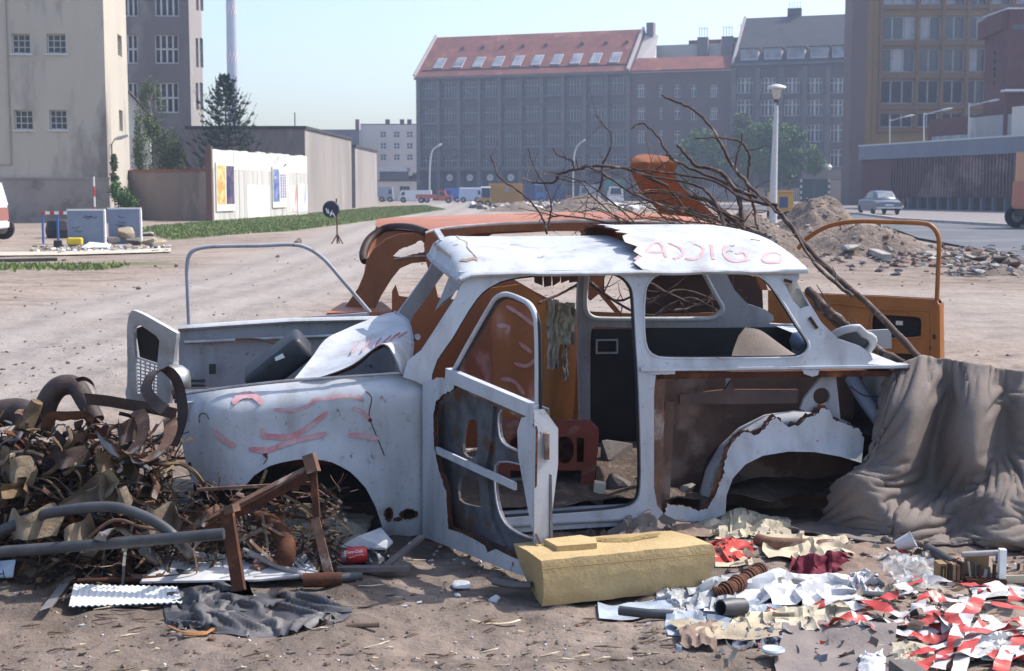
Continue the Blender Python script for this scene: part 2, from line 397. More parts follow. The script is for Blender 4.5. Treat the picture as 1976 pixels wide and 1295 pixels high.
def facade(name, pl, u0, u1, z0, z1, rects, m, parent, rev=.25, thick=.4, back=False):
    """wall sheet with real openings and reveals"""
    us = sorted({u0, u1, *[r[0] for r in rects], *[r[1] for r in rects]}); zs = sorted({z0, z1, *[r[2] for r in rects], *[r[3] for r in rects]})
    us = [u for u in us if u0-1e-6 <= u <= u1+1e-6]; zs = [z for z in zs if z0-1e-6 <= z <= z1+1e-6]
    mb = MB(); P_ = pl.pt
    for a, b in zip(us[:-1], us[1:]):
        run = None
        for c, d in zip(zs[:-1], zs[1:]):
            um, zm = (a+b)/2, (c+d)/2
            hole = any(r[0] < um < r[1] and r[2] < zm < r[3] for r in rects)
            if hole:
                if run: mb.quad(P_(a, run[0]), P_(b, run[0]), P_(b, run[1]), P_(a, run[1])); run = None
            else: run = (run[0], d) if run else (c, d)
        if run: mb.quad(P_(a, run[0]), P_(b, run[0]), P_(b, run[1]), P_(a, run[1]))
    for a, b, c, d in rects:
        q = [(a, c), (b, c), (b, d), (a, d)]
        for i in range(4):
            p1, p2 = q[i], q[(i+1) % 4]
            mb.quad(P_(*p1), P_(*p1, -rev), P_(*p2, -rev), P_(*p2))
    return part(name, mb, m, parent)
WCACHE = {}
def window(pl, rect, parent, nx=2, nz_=3, fr=.07, mu=.05, rev=.25, mf=None, mg=None, sill=False, main=None, zsplit=None, lab=None):
    a, b, c, d = rect; w, h = b-a, d-c; key = (round(w, 2), round(h, 2), nx, nz_, fr, mu, mf.name, mg.name, main, str(zsplit))
    if key not in WCACHE:
        mb = MB(); D = .06
        def bb(x0, x1, z0, z1, dd=D): mb.box(((x0+x1)/2, dd/2, (z0+z1)/2), (x1-x0, dd, z1-z0))
        bb(0, fr, 0, h); bb(w-fr, w, 0, h); bb(fr, w-fr, 0, fr); bb(fr, w-fr, h-fr, h)
        for i in range(1, nx):
            x = w*i/nx; k = mu if not main or i % main else mu*2.0; bb(x-k/2, x+k/2, fr, h-fr, D+.012)
        zz = zsplit or [i/nz_ for i in range(1, nz_)]
        for t in zz: bb(fr, w-fr, h*t-mu/2, h*t+mu/2, D)
        me = mk('window', mb, mf); g = MB(); g.box((w/2, .045, h/2), (w-fr*.4, .012, h-fr*.4)); mg_ = mk('pane', g, mg); WCACHE[key] = (me, mg_)
    me, mg_ = WCACHE[key]
    p = pl.pt(a, c, -rev-.0+0.02); Mx = Matrix.Translation(p) @ Matrix.Rotation(pl.a, 4, 'Z')
    o = inst('window', me, parent, Mx)
    g = bpy.data.objects.new('pane', mg_); COL.objects.link(g); g.parent = o
    if sill:
        key2 = ('sill', round(w, 2)); 
        if key2 not in WCACHE: s_ = MB(); s_.box((w/2, -.16, -.05), (w+.16, .3, .08)); WCACHE[key2] = mk('sill', s_, M_wf)
        s_ = bpy.data.objects.new('sill', WCACHE[key2]); COL.objects.link(s_); s_.parent = o
    return o
def wrect(pl, x0, x1, y0, y1):
    u0, zt = pl.at(x0, (y0+y1)/2); u1, _ = pl.at(x1, (y0+y1)/2); xm = (x0+x1)/2
    return (u0, u1, pl.at(xm, y1)[1], pl.at(xm, y0)[1])

# --- left plaster building, front and sunlit side
A = (-19.2, 68.0)
plF = Pl(A, R(7)); t = thing('plaster_building', 'tall stained cream plaster building with few small windows at the left edge', 'building', (A[0]-5, A[1], 0))
rc = [wrect(plF, *r) for r in ((22, 58, 65, 103), (90, 127, 65, 103), (27, 63, 212, 250), (95, 129, 212, 250))]
zp = plF.at(100, 346)[1]
facade('wall', plF, -26, 0, zp, 18, rc, M_plaster, t)
for r in rc: window(plF, r, t, 3, 3, .06, .04, mf=M_wf, mg=M_glass, sill=True)
mb = MB(); mb.pbox(plF, -26, .06, -.3, zp-.003, -.2, .06); part('plinth', mb, M_plinth, t)
mb = MB(); mb.pbox(plF, -26, .1, zp, zp+.09, .0, .1); part('string_course', mb, M_plinth, t)
plR = Pl(A, R(96.5)); ln = plR.sx(252)
rc = [wrect(plR, *r) for r in ((227, 235, 68, 108), (230, 237, 213, 253))]
facade('side_wall', plR, .003, ln, zp, 18, rc, M_plaster, t)
for r in rc: window(plR, r, t, 1, 2, .08, .05, mf=M_wf, mg=M_glass, sill=False)
mb = MB(); mb.pbox(plR, .07, ln, -.3, zp-.003, -.2, .05); part('side_plinth', mb, M_plaster, t)
mb = MB(); bk = plR.pt(ln, 0)
mb.add([plF.pt(-26, 18), plF.pt(0, 18), plR.pt(ln, 18), plF.pt(-26, 18)+Vector((0, ln, 0))], [(0, 1, 2, 3)]); part('roof', mb, M_slate, t)
mb = MB(); mb.quad(plR.pt(ln, 0), plR.pt(ln, 18), plF.pt(-26, 18)+Vector((0, ln, 0)), plF.pt(-26, 0)+Vector((0, ln, 0))); part('rear_wall', mb, M_plaster, t)
dp = plF.at(19, 200)[0]
mb = MB(); pts = [plF.pt(dp, 18, .05), plF.pt(dp, plF.at(19, 318)[1], .05), plF.pt(dp-1.2, plF.at(19, 320)[1], .05)]; mb.tube(pts, .03, 6); part('downpipe', mb, M_plinth, t)
# lamp on the side wall of the plaster building
q0 = plR.pt(plR.sx(217), plR.at(217, 279)[1], .03); q1 = q0+Vector((.25, -.4, .22)); q2 = q0+Vector((.95, -.5, .42))
lw = thing('wall_lamp', 'grey street lamp on a bracket jutting from the corner of the plaster building', 'lamp', q0)
mb = MB(); mb.tube([q0+V(0, 0, -.9), q0, q1], .025, 6); part('bracket', mb, M_dark, lw)
mb = MB(); mb.tube([q1, q1.lerp(q2, .4), q2], [.05, .1, .06], 8); part('lamp_head', mb, M_lamp, lw)

# --- brown tower block behind
plT = Pl((-22.6, 103), R(4)); eu = plT.sx(372); t = thing('brown_tower_block', 'brown rendered tower block with tall white-framed windows behind the plaster building', 'tower block', (-24, 103, 0))
rc = []; spec = []
for x0, x1, n in ((236, 266, 3), (298, 345, 4)):
    for y0, y1 in ((-42, 32), (66, 123), (159, 218), (250, 300)):
        if y0 == 250 and x0 > 290: continue
        r = wrect(plT, x0, x1, y0, y1); rc.append(r); spec.append(n)
facade('wall', plT, plT.sx(120), eu, 0, 24, rc, M_brownw, t, rev=.2)
for r, n in zip(rc, spec): window(plT, r, t, n, 3, .1, .13, mf=M_wf, mg=M_glass, rev=.2, zsplit=[.5])
o2 = plT.pt(eu, 0); plT2 = Pl((o2.x, o2.y), R(78)); e2 = plT2.sx(396)
rc = [wrect(plT2, a, b, c, d) for a, b in ((378, 383), (386, 392)) for c, d in ((-40, 20), (74, 130), (160, 212))]
facade('side_wall', plT2, .003, e2, 0, 24, rc, M_greyw, t, rev=.2)
for r in rc: window(plT2, r, t, 1, 2, .1, .1, mf=M_wf2, mg=M_glass, rev=.2)
mb = MB(); b1 = plT2.pt(e2, 0); mb.prism([(b1.x, b1.y), (b1.x-20, b1.y), (plT.pt(plT.sx(120), 0).x, o2.y), (o2.x, o2.y+.05)], 23.9, 24.3); part('roof', mb, M_slate, t)
# white gable between them
plw = Pl((P(250, 300, 96).x-2, 96), 0); mb = MB(); a = plw.sx(254); b = plw.sx(292)
z = lambda y: plw.at(270, y)[1]
for k in (0, -.3): mb.add([plw.pt(a-1, 0, k), plw.pt(b, 0, k), plw.pt(b, z(225), k), plw.pt(a, z(178), k), plw.pt(a-1, z(178), k)], [(0, 1, 2, 3, 4)])
mb.quad(plw.pt(b, 0), plw.pt(b, 0, -.3), plw.pt(b, z(225), -.3), plw.pt(b, z(225)))
t = thing('white_gable', 'white gable end with a sloping roof edge behind the pale birches', 'building', plw.pt(a, 0)); part('wall', mb, M_whitew, t)
mb = MB(); mb.bar(plw.pt(a, z(176), .1), plw.pt(b+.2, z(226), .1), .5, .12); part('roof_edge', mb, M_slate, t)

# --- striped chimney, very far
t = thing('power_station_chimney', 'tall pale blue-grey chimney with red and white bands far behind the conifer', 'chimney', P(450, 385, 330))
Yc = 330; zz = lambda y: P(450, y, Yc).z; xc = P(450, 200, Yc).x
M_chim = mat('chimney_concrete', (.42, .44, .48), None, rough=.8); M_cred = mat('chimney_hazed_red', (.46, .30, .32), None, rough=.8); M_cwh = mat('chimney_white', (.62, .64, .68), None, rough=.8)  # distance haze is mixed into the band red
def chr_(y): return (9+ (y+100)*.008)*Yc/F*.98
mb = MB(); mb.lathe([(chr_(y), zz(y)) for y in (385, 200, 0, -90)], 20, (xc, Yc, 0)); part('shaft', mb, M_chim, t, smooth=60)
for yy in (20, 110, -60):
    mbr, mbw = MB(), MB()
    for row in range(2):
        for k in range(20):
            a0, a1 = 2*math.pi*k/20, 2*math.pi*(k+1)/20; rr = chr_(yy)+.04; y0, y1 = yy-10+row*10, yy-10+(row+1)*10
            (mbr if (k+row) % 2 else mbw).quad(*[V(xc+rr*math.cos(a), Yc+rr*math.sin(a), z_) for a, z_ in ((a0, zz(y1)), (a1, zz(y1)), (a1, zz(y0)), (a0, zz(y0)))])
    part('red_band', mbr, M_cred, t); part('white_band', mbw, M_cwh, t)

# --- low brown wall
a = G(232, 424); b = G(413, 426.5)
pl = plane_pts((a.x, a.y), (b.x, b.y)); L_ = pl.sx(413); h0 = pl.at(300, 331)[1]
t = thing('low_brown_wall', 'low brown rendered wall with a thin red coping between the plaster building and the poster wall', 'wall', pl.pt(L_/2, 0))
mb = MB(); mb.pbox(pl, -1, L_, -.2, h0, -.3, 0); part('wall', mb, M_brownw, t)
mb = MB(); mb.pbox(pl, -1, L_, h0, h0+.09, -.38, .06); part('coping', mb, mat('red_coping', (.25, .08, .06), None), t)
# --- white poster wall
a = G(413, 427); b = G(594, 414); pl = plane_pts((a.x, a.y), (b.x, b.y)); LW = pl.sx(593); ph = pl.at(413, 287)[1]
t = thing('white_poster_wall', 'sunlit whitewashed board wall with two poster frames facing the grass verge', 'wall', pl.pt(LW/2, 0))
n = 22; hs = ph*.72
for k in range(n):
    u0, u1 = LW*k/n, LW*(k+1)/n-.04
    mb = MB(); zt = ph+rnd(-.05, .05)+.1*k/n; mb.pbox(pl, u0, u1, hs+.01, zt, -.12, rnd(0, .02)); part('upper_board', mb, M_whitew, t)
    mb = MB(); mb.pbox(pl, u0, u1, -.2, hs, -.12, rnd(0, .02)); part('lower_board', mb, M_lower, t)
mb = MB(); mb.pbox(pl, -.25, -.02, -.2, ph+.1, -.3, .0); part('end_post', mb, mat('brown_post', (.17, .10, .08), None), t)
M_frame = mat('poster_frame', (.7, .68, .62), None, rough=.7)
M_orange_p = mat('orange_poster', (.62, .32, .08), (.75, .55, .25), sc=2.2, rough=.6, lohi=(.45, .55), c3=(.5, .12, .07), sc3=3)
M_dark_p = mat('night_blue_poster', (.03, .03, .09), (.14, .10, .16), sc=1.6, rough=.5, lohi=(.45, .55), c3=(.65, .6, .62), sc3=2.5, th3=(.62, .66))
M_blue_p = mat('blue_poster', (.05, .08, .28), (.25, .3, .5), sc=2, rough=.5, c3=(.7, .7, .7), sc3=2.4, th3=(.6, .64))
M_paper = mat('torn_white_paper', (.75, .73, .71), (.62, .60, .6), sc=2, rough=.8)
M_print = mat('poster_print', (.12, .1, .25), None)
def poster(x0, x1, y0, y1, mats, lab, stripes=None):
    u0, u1 = pl.sx(x0), pl.sx(x1); zt = pl.at(x0, y0)[1]; zb = pl.at(x0, y1)[1]
    p = thing('poster_frame', lab, 'poster', pl.pt((u0+u1)/2, zb, .05))
    mb = MB(); mb.pbox(pl, u0, u1, zb, zt, .03, .08); part('frame', mb, M_frame, p)
    n_ = len(mats); 
    for k, mm in enumerate(mats):
        a_, b_ = u0+(u1-u0)*k/n_+.12, u0+(u1-u0)*(k+1)/n_-.1
        mb = MB(); mb.pbox(pl, a_, b_, zb+.35, zt-.15, .085, .095); s = part('poster_sheet', mb, mm, p)
        if stripes and k == 1:
            mb = MB()
            for i in range(3):
                for j in range(9):
                    uu = a_+(b_-a_)*(i+.18)/3; z0 = zb+.55+(zt-zb-.95)*j/9; mb.pbox(pl, uu, uu+(b_-a_)*.2, z0, z0+(zt-zb)*.055, .096, .1)
            part('printed_figures', mb, M_print, p)
    return p
poster(415, 450, 313, 408, [M_orange_p, M_dark_p], 'poster frame with an orange sheet beside a dark sheet on the white wall')
poster(524, 550, 321, 401, [M_blue_p, M_paper], 'poster frame with a blue sheet beside a white printed sheet on the white wall', True)
for i, (x0, x1, y0, y1, lab) in enumerate(((476, 519, 357, 424, 'broad pale torn bill pasted between the two poster frames'), (558, 572, 358, 412, 'narrow pale bill with red smears pasted right of the blue poster'), (574, 592, 355, 412, 'pale bill with blue smears pasted at the far end of the white wall'))):
    u0, u1 = pl.sx(x0), pl.sx(x1); mb = MB(); mb.pbox(pl, u0, u1, pl.at(x0, y1)[1]+.1, pl.at(x0, y0)[1], .026, .034)
    solo('torn_bill', mb, mat('bill%d' % i, (.74, .72, .7), ((.72, .62, .62), (.55, .25, .2), (.35, .38, .6))[i], sc=1.8, stretch=(1, 1, .3), lohi=(.5, .6)), lab, 'bill')

# --- grey sheds
def shed(ax, ay_, Dn, bx, Df, topy, lab, fx=None):
    a = (P(ax, 380, Dn).x, Dn); b = (P(bx, 380, Df).x, Df); pl = plane_pts(a, b); Ls = math.dist(a, b)
    t = thing('grey_shed', lab, 'shed', (a[0]-2, a[1], 0)); h = P(ax, topy, Dn).z
    mb = MB(); mb.pbox(pl, 0, Ls, -.2, h, -.4, 0); part('side_wall', mb, M_shed, t)
    w = a[0]-P(fx, 380, Dn).x
    mb = MB(); mb.box((a[0]-w/2-.01, Dn+.2, h/2-.1), (w, .4, h+.2)); part('front_wall', mb, M_brownw, t)
    mb = MB(); mb.add([(a[0]-w, Dn-.1, h+.003), (a[0]+.1, Dn-.1, h+.003), (b[0]+.1, Df, h+.003), (b[0]-w, Df, h+.003), (a[0]-w, Dn-.1, h+.2), (a[0]+.1, Dn-.1, h+.2), (b[0]+.1, Df, h+.2), (b[0]-w, Df, h+.2)], [(0, 1, 5, 4), (1, 2, 6, 5), (4, 5, 6, 7), (3, 2, 1, 0), (2, 3, 7, 6), (3, 0, 4, 7)]); part('roof', mb, M_slate, t)
    mb = MB(); mb.box((a[0]-.8, Dn+1, h+.6), (.06, .06, 1.1)); part('roof_post', mb, M_dark, t)
    return pl, h
shed(590, 0, 95.5, 679, 116, 249, 'long windowless grey shed rising behind the poster wall', fx=360)
shed(686, 0, 126, 728, 143, 284, 'second lower grey shed beyond the long one', fx=676)
# --- far cream block, grey-blue roofed neighbour, low white garage
Yb = 300; plC = Pl((P(697, 380, Yb).x, Yb), 0)
t = thing('cream_apartment_block', 'far cream apartment block with three rows of windows left of the red-roofed warehouse', 'building', plC.pt(8, 0))
rc = [wrect(plC, x, x+13, y, y+13) for x in (733, 759, 784) for y in (253, 275, 297)]
facade('wall', plC, 0, plC.sx(830), 0, plC.at(750, 241)[1], rc, M_cream, t)
for r in rc: window(plC, r, t, 2, 2, .15, .12, mf=M_wf, mg=M_glass)
mb = MB(); mb.prism([(plC.o.x, Yb+.01), (plC.pt(plC.sx(830), 0).x, Yb+.01), (plC.pt(plC.sx(830), 0).x, Yb+9), (plC.o.x, Yb+9)], plC.at(750, 241.5)[1], plC.at(750, 239)[1]); part('roof', mb, M_slate, t)
for x in (748, 776, 790): mb = MB(); c_ = P(x, 236, Yb+3); mb.box((c_.x, Yb+3, c_.z), (.9, .9, 1.2)); part('chimney', mb, M_brick, t)
Yg = 290; plG = Pl((P(613, 380, Yg).x, Yg), 0)
t = thing('blue_grey_gable_house', 'blue-grey slate-roofed house beyond the sheds', 'building', plG.pt(4, 0))
mb = MB(); zt = plG.at(650, 250)[1]; mb.pbox(plG, 0, plG.sx(694), 0, zt, -6, 0); part('wall', mb, M_slate, t)
mb = MB(); mb.pbox(plG, plG.sx(686.5), plG.sx(693), zt, plG.at(690, 230)[1], -2, -.5); part('chimney', mb, M_brick, t)
Yl = 205; plL = Pl((P(733, 380, Yl).x, Yl), 0)
t = thing('low_white_garage', 'low white garage with one dark window beside the parked vans', 'garage', plL.pt(2, 0))
rc = [wrect(plL, 771, 791, 359, 369)]
facade('wall', plL, 0, plL.sx(804), 0, plL.at(760, 350)[1], rc, M_cream, t); window(plL, rc[0], t, 3, 1, .06, .05, mf=M_wf2, mg=M_glass)
mb = MB(); z0 = plL.at(760, 350)[1]; mb.pbox(plL, -.2, plL.sx(804)+.1, z0+.003, z0+.2, -6, .15); part('roof', mb, M_slate, t)
Yk = 225; plK = Pl((P(733, 380, Yk).x, Yk), 0)
t = thing('pale_roofed_hall', 'low hall with a pale flat roof between the garage and the cream block', 'building', plK.pt(3, 0))
mb = MB(); mb.pbox(plK, 0, plK.sx(785), 0, plK.at(760, 331)[1], -4, 0); part('wall', mb, M_dkwh, t)
mb = MB(); z0 = plK.at(760, 331)[1]; mb.pbox(plK, -.2, plK.sx(785), z0+.003, plK.at(760, 323)[1], -8, .2); part('roof', mb, M_wf, t)

# --- row of old buildings on one street line
S0 = (-15.14, 227.0); plS = Pl(S0, -R(20.2)); ZE = 19.4; backv = -plS.N
def roofsheet(name, pl, u0, u1, z0, z1, depth, m, t, thick=.25, over=.35):
    a, b = pl.pt(u0, z0-.12, over), pl.pt(u1, z0-.12, over); c, d = pl.pt(u1, z1, -depth), pl.pt(u0, z1, -depth); dn = V(0, 0, thick)
    mb = MB(); mb.box8([a-dn, b-dn, c-dn, d-dn, a, b, c, d]); return part(name, mb, m, t)
# 1 warehouse
UW = plS.sx(1213); t = thing('red_roofed_warehouse', 'long grey-brown warehouse with a steep red tiled roof and ten roof windows', 'warehouse', plS.pt(UW/2, 0))
bw = (UW-.6)/10; rc = []; zrows = [(301, 326), (253, 282), (207, 234), (156, 185)]
zr = []
for y1, y2 in zrows:
    zr.append((plS.at(1000, y2+.5)[1], plS.at(1000, y1-1)[1]))
for k in range(10):
    for z0, z1 in zr: rc.append((.55+bw*k+.42, .55+bw*(k+1)-.5, z0, z1))
gf = [(.55+bw*k+.55, .55+bw*(k+1)-.6, .3, 4.6) for k in range(10)]
facade('wall', plS, 0, UW, 0, ZE, rc+gf, M_dkwh, t, rev=.45)
for r in rc: window(plS, r, t, 5, 3, .07, .06, rev=.45, mf=M_wf2, mg=M_glass, zsplit=[.66])
for k, r in enumerate(gf):
    mb = MB(); mb.pbox(plS, r[0], r[1], r[2], r[3], -.5, -.42); part('ground_floor_opening', mb, mat('dark_gate', (.06, .055, .06), (.09, .08, .085), sc=1), t)
for k in range(11):
    u = .5+bw*k; mb = MB(); mb.pbox(plS, u-.28, u+.28, 0, ZE-.6, .003, .42); part('pier', mb, M_pier, t)
for k in range(10):
    for z0, z1 in zr:
        u = .55+bw*k; mb = MB(); mb.pbox(plS, u+.3, u+bw-.32, z0-.28, z0-.05, .003, .2); part('sill_band', mb, M_pier, t)
mb = MB(); mb.pbox(plS, -.1, UW+.1, ZE-.55, ZE-.2, .0, .62); part('cornice', mb, M_pier, t)
mb = MB(); mb.pbox(plS, .3, UW, 4.75, 5.2, .004, .5); part('ledge', mb, M_pier, t)
for k in (1, 2, 3, 4):
    r = gf[k]; c = plS.pt((r[0]+r[1])/2-.1, 3.55, -.38); mb = MB()
    mb.lathe([(0, 0), (.5, 0), (.55, .04), (.55, .1), (.0, .1)], 20, c, plS.N); part('round_sign', mb, M_wf, t)
    mb = MB(); mb.pbox(plS, (r[0]+r[1])/2-.3, (r[0]+r[1])/2+.1, 3.5, 3.6, -.275, -.26); part('sign_mark', mb, M_bluegrey, t)
ZRg = 26.3; dr = 8.5
rf = roofsheet('roof', plS, 0, UW, ZE, ZRg, dr, M_red, t)
def on_roof(pl, u, f, z0, z1, depth, lift=.0): return pl.pt(u, z0+(z1-z0)*f+lift, -depth*f)
for k in range(10):
    u = plS.sx(840+37.6*k+(-1))
    b0 = on_roof(plS, u-.75, .16, ZE, ZRg, dr, .05); b1 = on_roof(plS, u+.75, .16, ZE, ZRg, dr, .05); c1 = on_roof(plS, u+.75, .42, ZE, ZRg, dr, .05); c0 = on_roof(plS, u-.75, .42, ZE, ZRg, dr, .05)
    upv = (plS.N*(ZRg-ZE)+V(0, 0, dr)).normalized(); mb = MB(); mb.box8([b0, b1, c1, c0, b0+upv*.3, b1+upv*.3, c1+upv*.12, c0+upv*.12]); w_ = part('roof_window', mb, M_wf2, t)
    mb = MB()
    for i in range(3):
        f0, f1 = (i+.12)/3, (i+.92)/3
        q = [b0.lerp(b1, f0).lerp(c0.lerp(c1, f0), .1), b0.lerp(b1, f1).lerp(c0.lerp(c1, f1), .1), b0.lerp(b1, f1).lerp(c0.lerp(c1, f1), .9), b0.lerp(b1, f0).lerp(c0.lerp(c1, f0), .9)]
        mb.quad(*[p+upv*(.32-.18*(.1 if j < 2 else .9)) for j, p in enumerate(q)])
    part('roof_pane', mb, M_glass2, w_)
a = on_roof(plS, .6, .11, ZE, ZRg, dr, .12); b = on_roof(plS, UW-.8, .11, ZE, ZRg, dr, .12); mb = MB(); mb.bar(a, b, .12, .3); part('snow_guard', mb, M_dark, t)
for x in (868, 907, 945, 985, 1030, 1100, 1147, 1188):
    u = plS.sx(x); c = on_roof(plS, u, .66, ZE, ZRg, dr, .2); mb = MB(); mb.box(c, (.5, .5, .35)); part('roof_vent', mb, M_slate, t)
for u, nm in ((0, 'gable_wall'), (UW, 'gable_wall')):
    mb = MB(); s = -.0
    for k in (0, .4):
        uu = u+k if u == 0 else u-k
        mb.add([plS.pt(uu, 0, -.01), plS.pt(uu, ZE, -.01), plS.pt(uu, ZRg-.3, -dr), plS.pt(uu, ZE, -2*dr), plS.pt(uu, 0, -2*dr)], [(0, 1, 2, 3, 4)])
    part(nm, mb, M_dkwh, t)
for u in (-.15, UW-.2):
    mb = MB(); mb.bar(plS.pt(u, ZE+.1, .35), plS.pt(u, ZRg+.25, -dr), .4, .35); part('verge', mb, M_pinktrim, t)
mb = MB(); a, b = plS.pt(0, ZRg, -dr), plS.pt(UW, ZRg, -dr); c, d = plS.pt(UW, ZE, -2*dr), plS.pt(0, ZE, -2*dr); mb.quad(a, b, c, d); part('rear_roof', mb, M_red, t)
u = UW+.5; mb = MB(); mb.pbox(plS, u-.1, u+1.0, ZRg-4, ZRg+.9, -dr-.8, -dr+.6); part('chimney', mb, M_brownw, t)
mb = MB(); mb.add([plS.pt(UW+.15, ZE+.5, -1.5), plS.pt(UW+2.4, ZE+1.8, -5), plS.pt(UW+2.2, ZRg-1, -dr), plS.pt(UW+.15, ZRg-.6, -dr)], [(0, 1, 2, 3)]); part('party_wall', mb, M_pinktrim, t)
# 2 middle building
U2 = plS.sx(1409); t = thing('orange_roofed_house', 'plain brown-grey house with a low orange tiled roof between warehouse and slate-roofed block', 'building', plS.pt((UW+U2)/2, 0))
rc = []
cols = [(1229, 1245), (1271, 1279), (1301, 1312), (1333, 1344), (1370, 1385)]
rows = [(163, 188), (207, 231), (252, 276), (296, 320), (340, 362)]
for c in cols:
    for r in rows: rc.append(wrect(plS, c[0], c[1], r[0]-(plS.sx(c[0])-15)*0, r[1]))
facade('wall', plS, UW+.05, U2, 0, ZE-.1, rc, M_mid, t)
for i, r in enumerate(rc): window(plS, r, t, 4 if i < 5 or i >= 20 else 2, 2, .08, .1, mf=M_wf, mg=M_glass, zsplit=[.68])
roofsheet('roof', plS, UW+.3, U2, ZE, ZE+2.0, 3.2, M_red, t)
mb = MB(); mb.pbox(plS, UW+.2, U2, ZE-.5, ZE-.15, .0, .3); part('gutter', mb, M_pinktrim, t)
mb = MB(); mb.pbox(plS, UW+2, U2+1, ZE+1, ZE+4.3, -9, -8); part('rear_parapet', mb, M_cream, t)
mb = MB(); mb.pbox(plS, UW+7, UW+12, ZE+4, ZE+4.9, -9.5, -8.2); part('rear_roof', mb, M_red, t)
for u, w in ((UW+8.6, 1.6), (UW+12.3, 1.7)):
    mb = MB(); mb.pbox(plS, u, u+w, ZE+2.4, ZE+5.2, -8, -7); ch = part('chimney', mb, M_brownw, t)
    mb = MB()
    for i in range(4): mb.box(plS.pt(u+w*(i+.5)/4, ZE+6.0, -7.5), (.07, .07, 1.6))
    mb.box(plS.pt(u+w/2, ZE+6.5, -7.5), (w*.9, .05, .05)); part('aerial', mb, M_wf2, ch)
# 3 slate block
U3 = plS.sx(1700); t = thing('slate_roofed_block', 'grey block with a tall dark slate roof and five pale dormers', 'building', plS.pt((U2+U3)/2, 0))
rc = []; pier = []
for x0, w in ((1421, 32), (1467, 30), (1513, 30), (1556, 31), (1601, 32)):
    for y0, y1 in ((150, 180), (192, 224), (240, 274), (288, 322)): rc.append(wrect(plS, x0, x0+w, y0, y1))
facade('wall', plS, U2+.05, U3, 0, ZE+.3, rc, M_dkwh, t, rev=.35)
for r in rc: window(plS, r, t, 4, 2, .1, .12, mf=M_wf, mg=M_glass, rev=.35, zsplit=[.68], main=2)
for x in (1413, 1459, 1504, 1549, 1594, 1640):
    u = plS.sx(x); mb = MB(); mb.pbox(plS, u-.35, u+.35, 0, ZE-.2, .003, .35); part('pier', mb, M_pier, t)
mb = MB(); mb.pbox(plS, U2, U3, ZE+.1, ZE+.4, 0, .6); part('cornice', mb, M_pier, t)
ZR3 = 27.3
roofsheet('roof', plS, U2+.2, U3, ZE+.5, ZR3, 8.5, M_slate, t)
mb = MB(); mb.bar(plS.pt(U2+.15, ZE+.5, .3), plS.pt(U2+.15, ZR3+.2, -8.5), .35, .3); part('verge', mb, M_pinktrim, t)
mb = MB(); mb.add([plS.pt(U2+.1, ZE, 0), plS.pt(U2+.1, ZR3, -8.5), plS.pt(U2+.1, ZE, -17)], [(0, 1, 2)]); part('gable_wall', mb, M_dkwh, t)
for x in (1441, 1486, 1530, 1575, 1617):
    u = plS.sx(x); z0, z1 = ZE+.9, ZE+2.5
    mb = MB(); mb.pbox(plS, u-1.25, u+1.25, z0, z1, -2.6, -.2); dm = part('dormer', mb, M_wf2, t)
    mb = MB(); mb.pbox(plS, u-1.45, u+1.45, z1+.003, z1+.16, -3.2, .05); part('dormer_roof', mb, M_slate, dm)
    mb = MB(); mb.pbox(plS, u-1.1, u+1.1, z0+.3, z1-.15, -.19, -.15); part('dormer_glass', mb, M_glass2, dm)
for x, w, h in ((1494, 2.0, 1.2),):
    u = plS.sx(x); mb = MB(); mb.pbox(plS, u, u+w, ZR3-1, ZR3+h, -9.5, -8.5); ch = part('chimney', mb, M_slate, t)
    mb = MB()
    for i in range(5): mb.box(plS.pt(u+w*(i+.5)/5, ZR3+h+.5, -9), (.06, .06, 1.0))
    part('chimney_pots', mb, M_wf2, ch)
# dark block peeping over between the roofs
t = thing('dark_rear_house', 'dark house top and antenna peeping up left of the slate roof', 'building', plS.pt(U2-1.5, 0, -20))
mb = MB(); plB = Pl(tuple(plS.pt(0, 0, -14))[:2], plS.a); u0, u1 = plB.sx(1398), plB.sx(1450)
mb.pbox(plB, u0, u1, 0, plB.at(1420, 72)[1], -6, 0); part('wall', mb, M_slate, t)
mb = MB(); mb.pbox(plB, plB.sx(1430), plB.sx(1446), 20, plB.at(1438, 50)[1], -3, -1); part('chimney', mb, M_brownw, t)
mb = MB(); c = plB.pt(plB.sx(1420), 0, -2); z0 = plB.at(1420, 72)[1]; mb.box((c.x, c.y, z0+1.1), (.08, .08, 2.4)); mb.box((c.x, c.y, z0+2), (1.0, .06, .06)); mb.box((c.x, c.y, z0+1.6), (.7, .06, .06)); part('aerial', mb, M_wf2, t)

# --- ochre office tower
Yo = 146; plO = Pl((P(1690, 300, Yo).x, Yo), -R(3)); t = thing('ochre_office_tower', 'tall office tower with ochre spandrels, wide windows and a brown windowless end', 'office tower', plO.pt(6, 0))
uL, uM, uE = plO.sx(1636), plO.sx(1664), plO.sx(2150)
mb = MB(); mb.pbox(plO, uL, uM, 0, 26, -4, .5); part('stair_shaft', mb, M_brownp, t)
mb = MB(); mb.pbox(plO, uM+.003, 0-.003, 0, 26, -4, .2); part('ochre_strip', mb, M_ochre, t)
mb = MB(); mb.pbox(plO, plO.sx(1676), plO.sx(1678), 0, 26, .2, .26); part('strip_joint', mb, M_bronze, t)
wr = [(-48, 12), (30, 77), (92, 139), (154, 200), (217, 246)]
bays = [(1693, 1759), (1765, 1807), (1812, 1854), (1860, 1895), (1900, 1940), (1946, 1990), (1996, 2040), (2046, 2100)]
rc = []; 
for y0, y1 in wr:
    for b in bays:
        a = plO.sx(b[0]); c = plO.sx(b[1]); rc.append((a, c, plO.at(1790, y1)[1], plO.at(1790, y0)[1]))
facade('wall', plO, 0, uE, 0, 26, rc, M_ochre, t, rev=.5)
rr = random.Random(4)
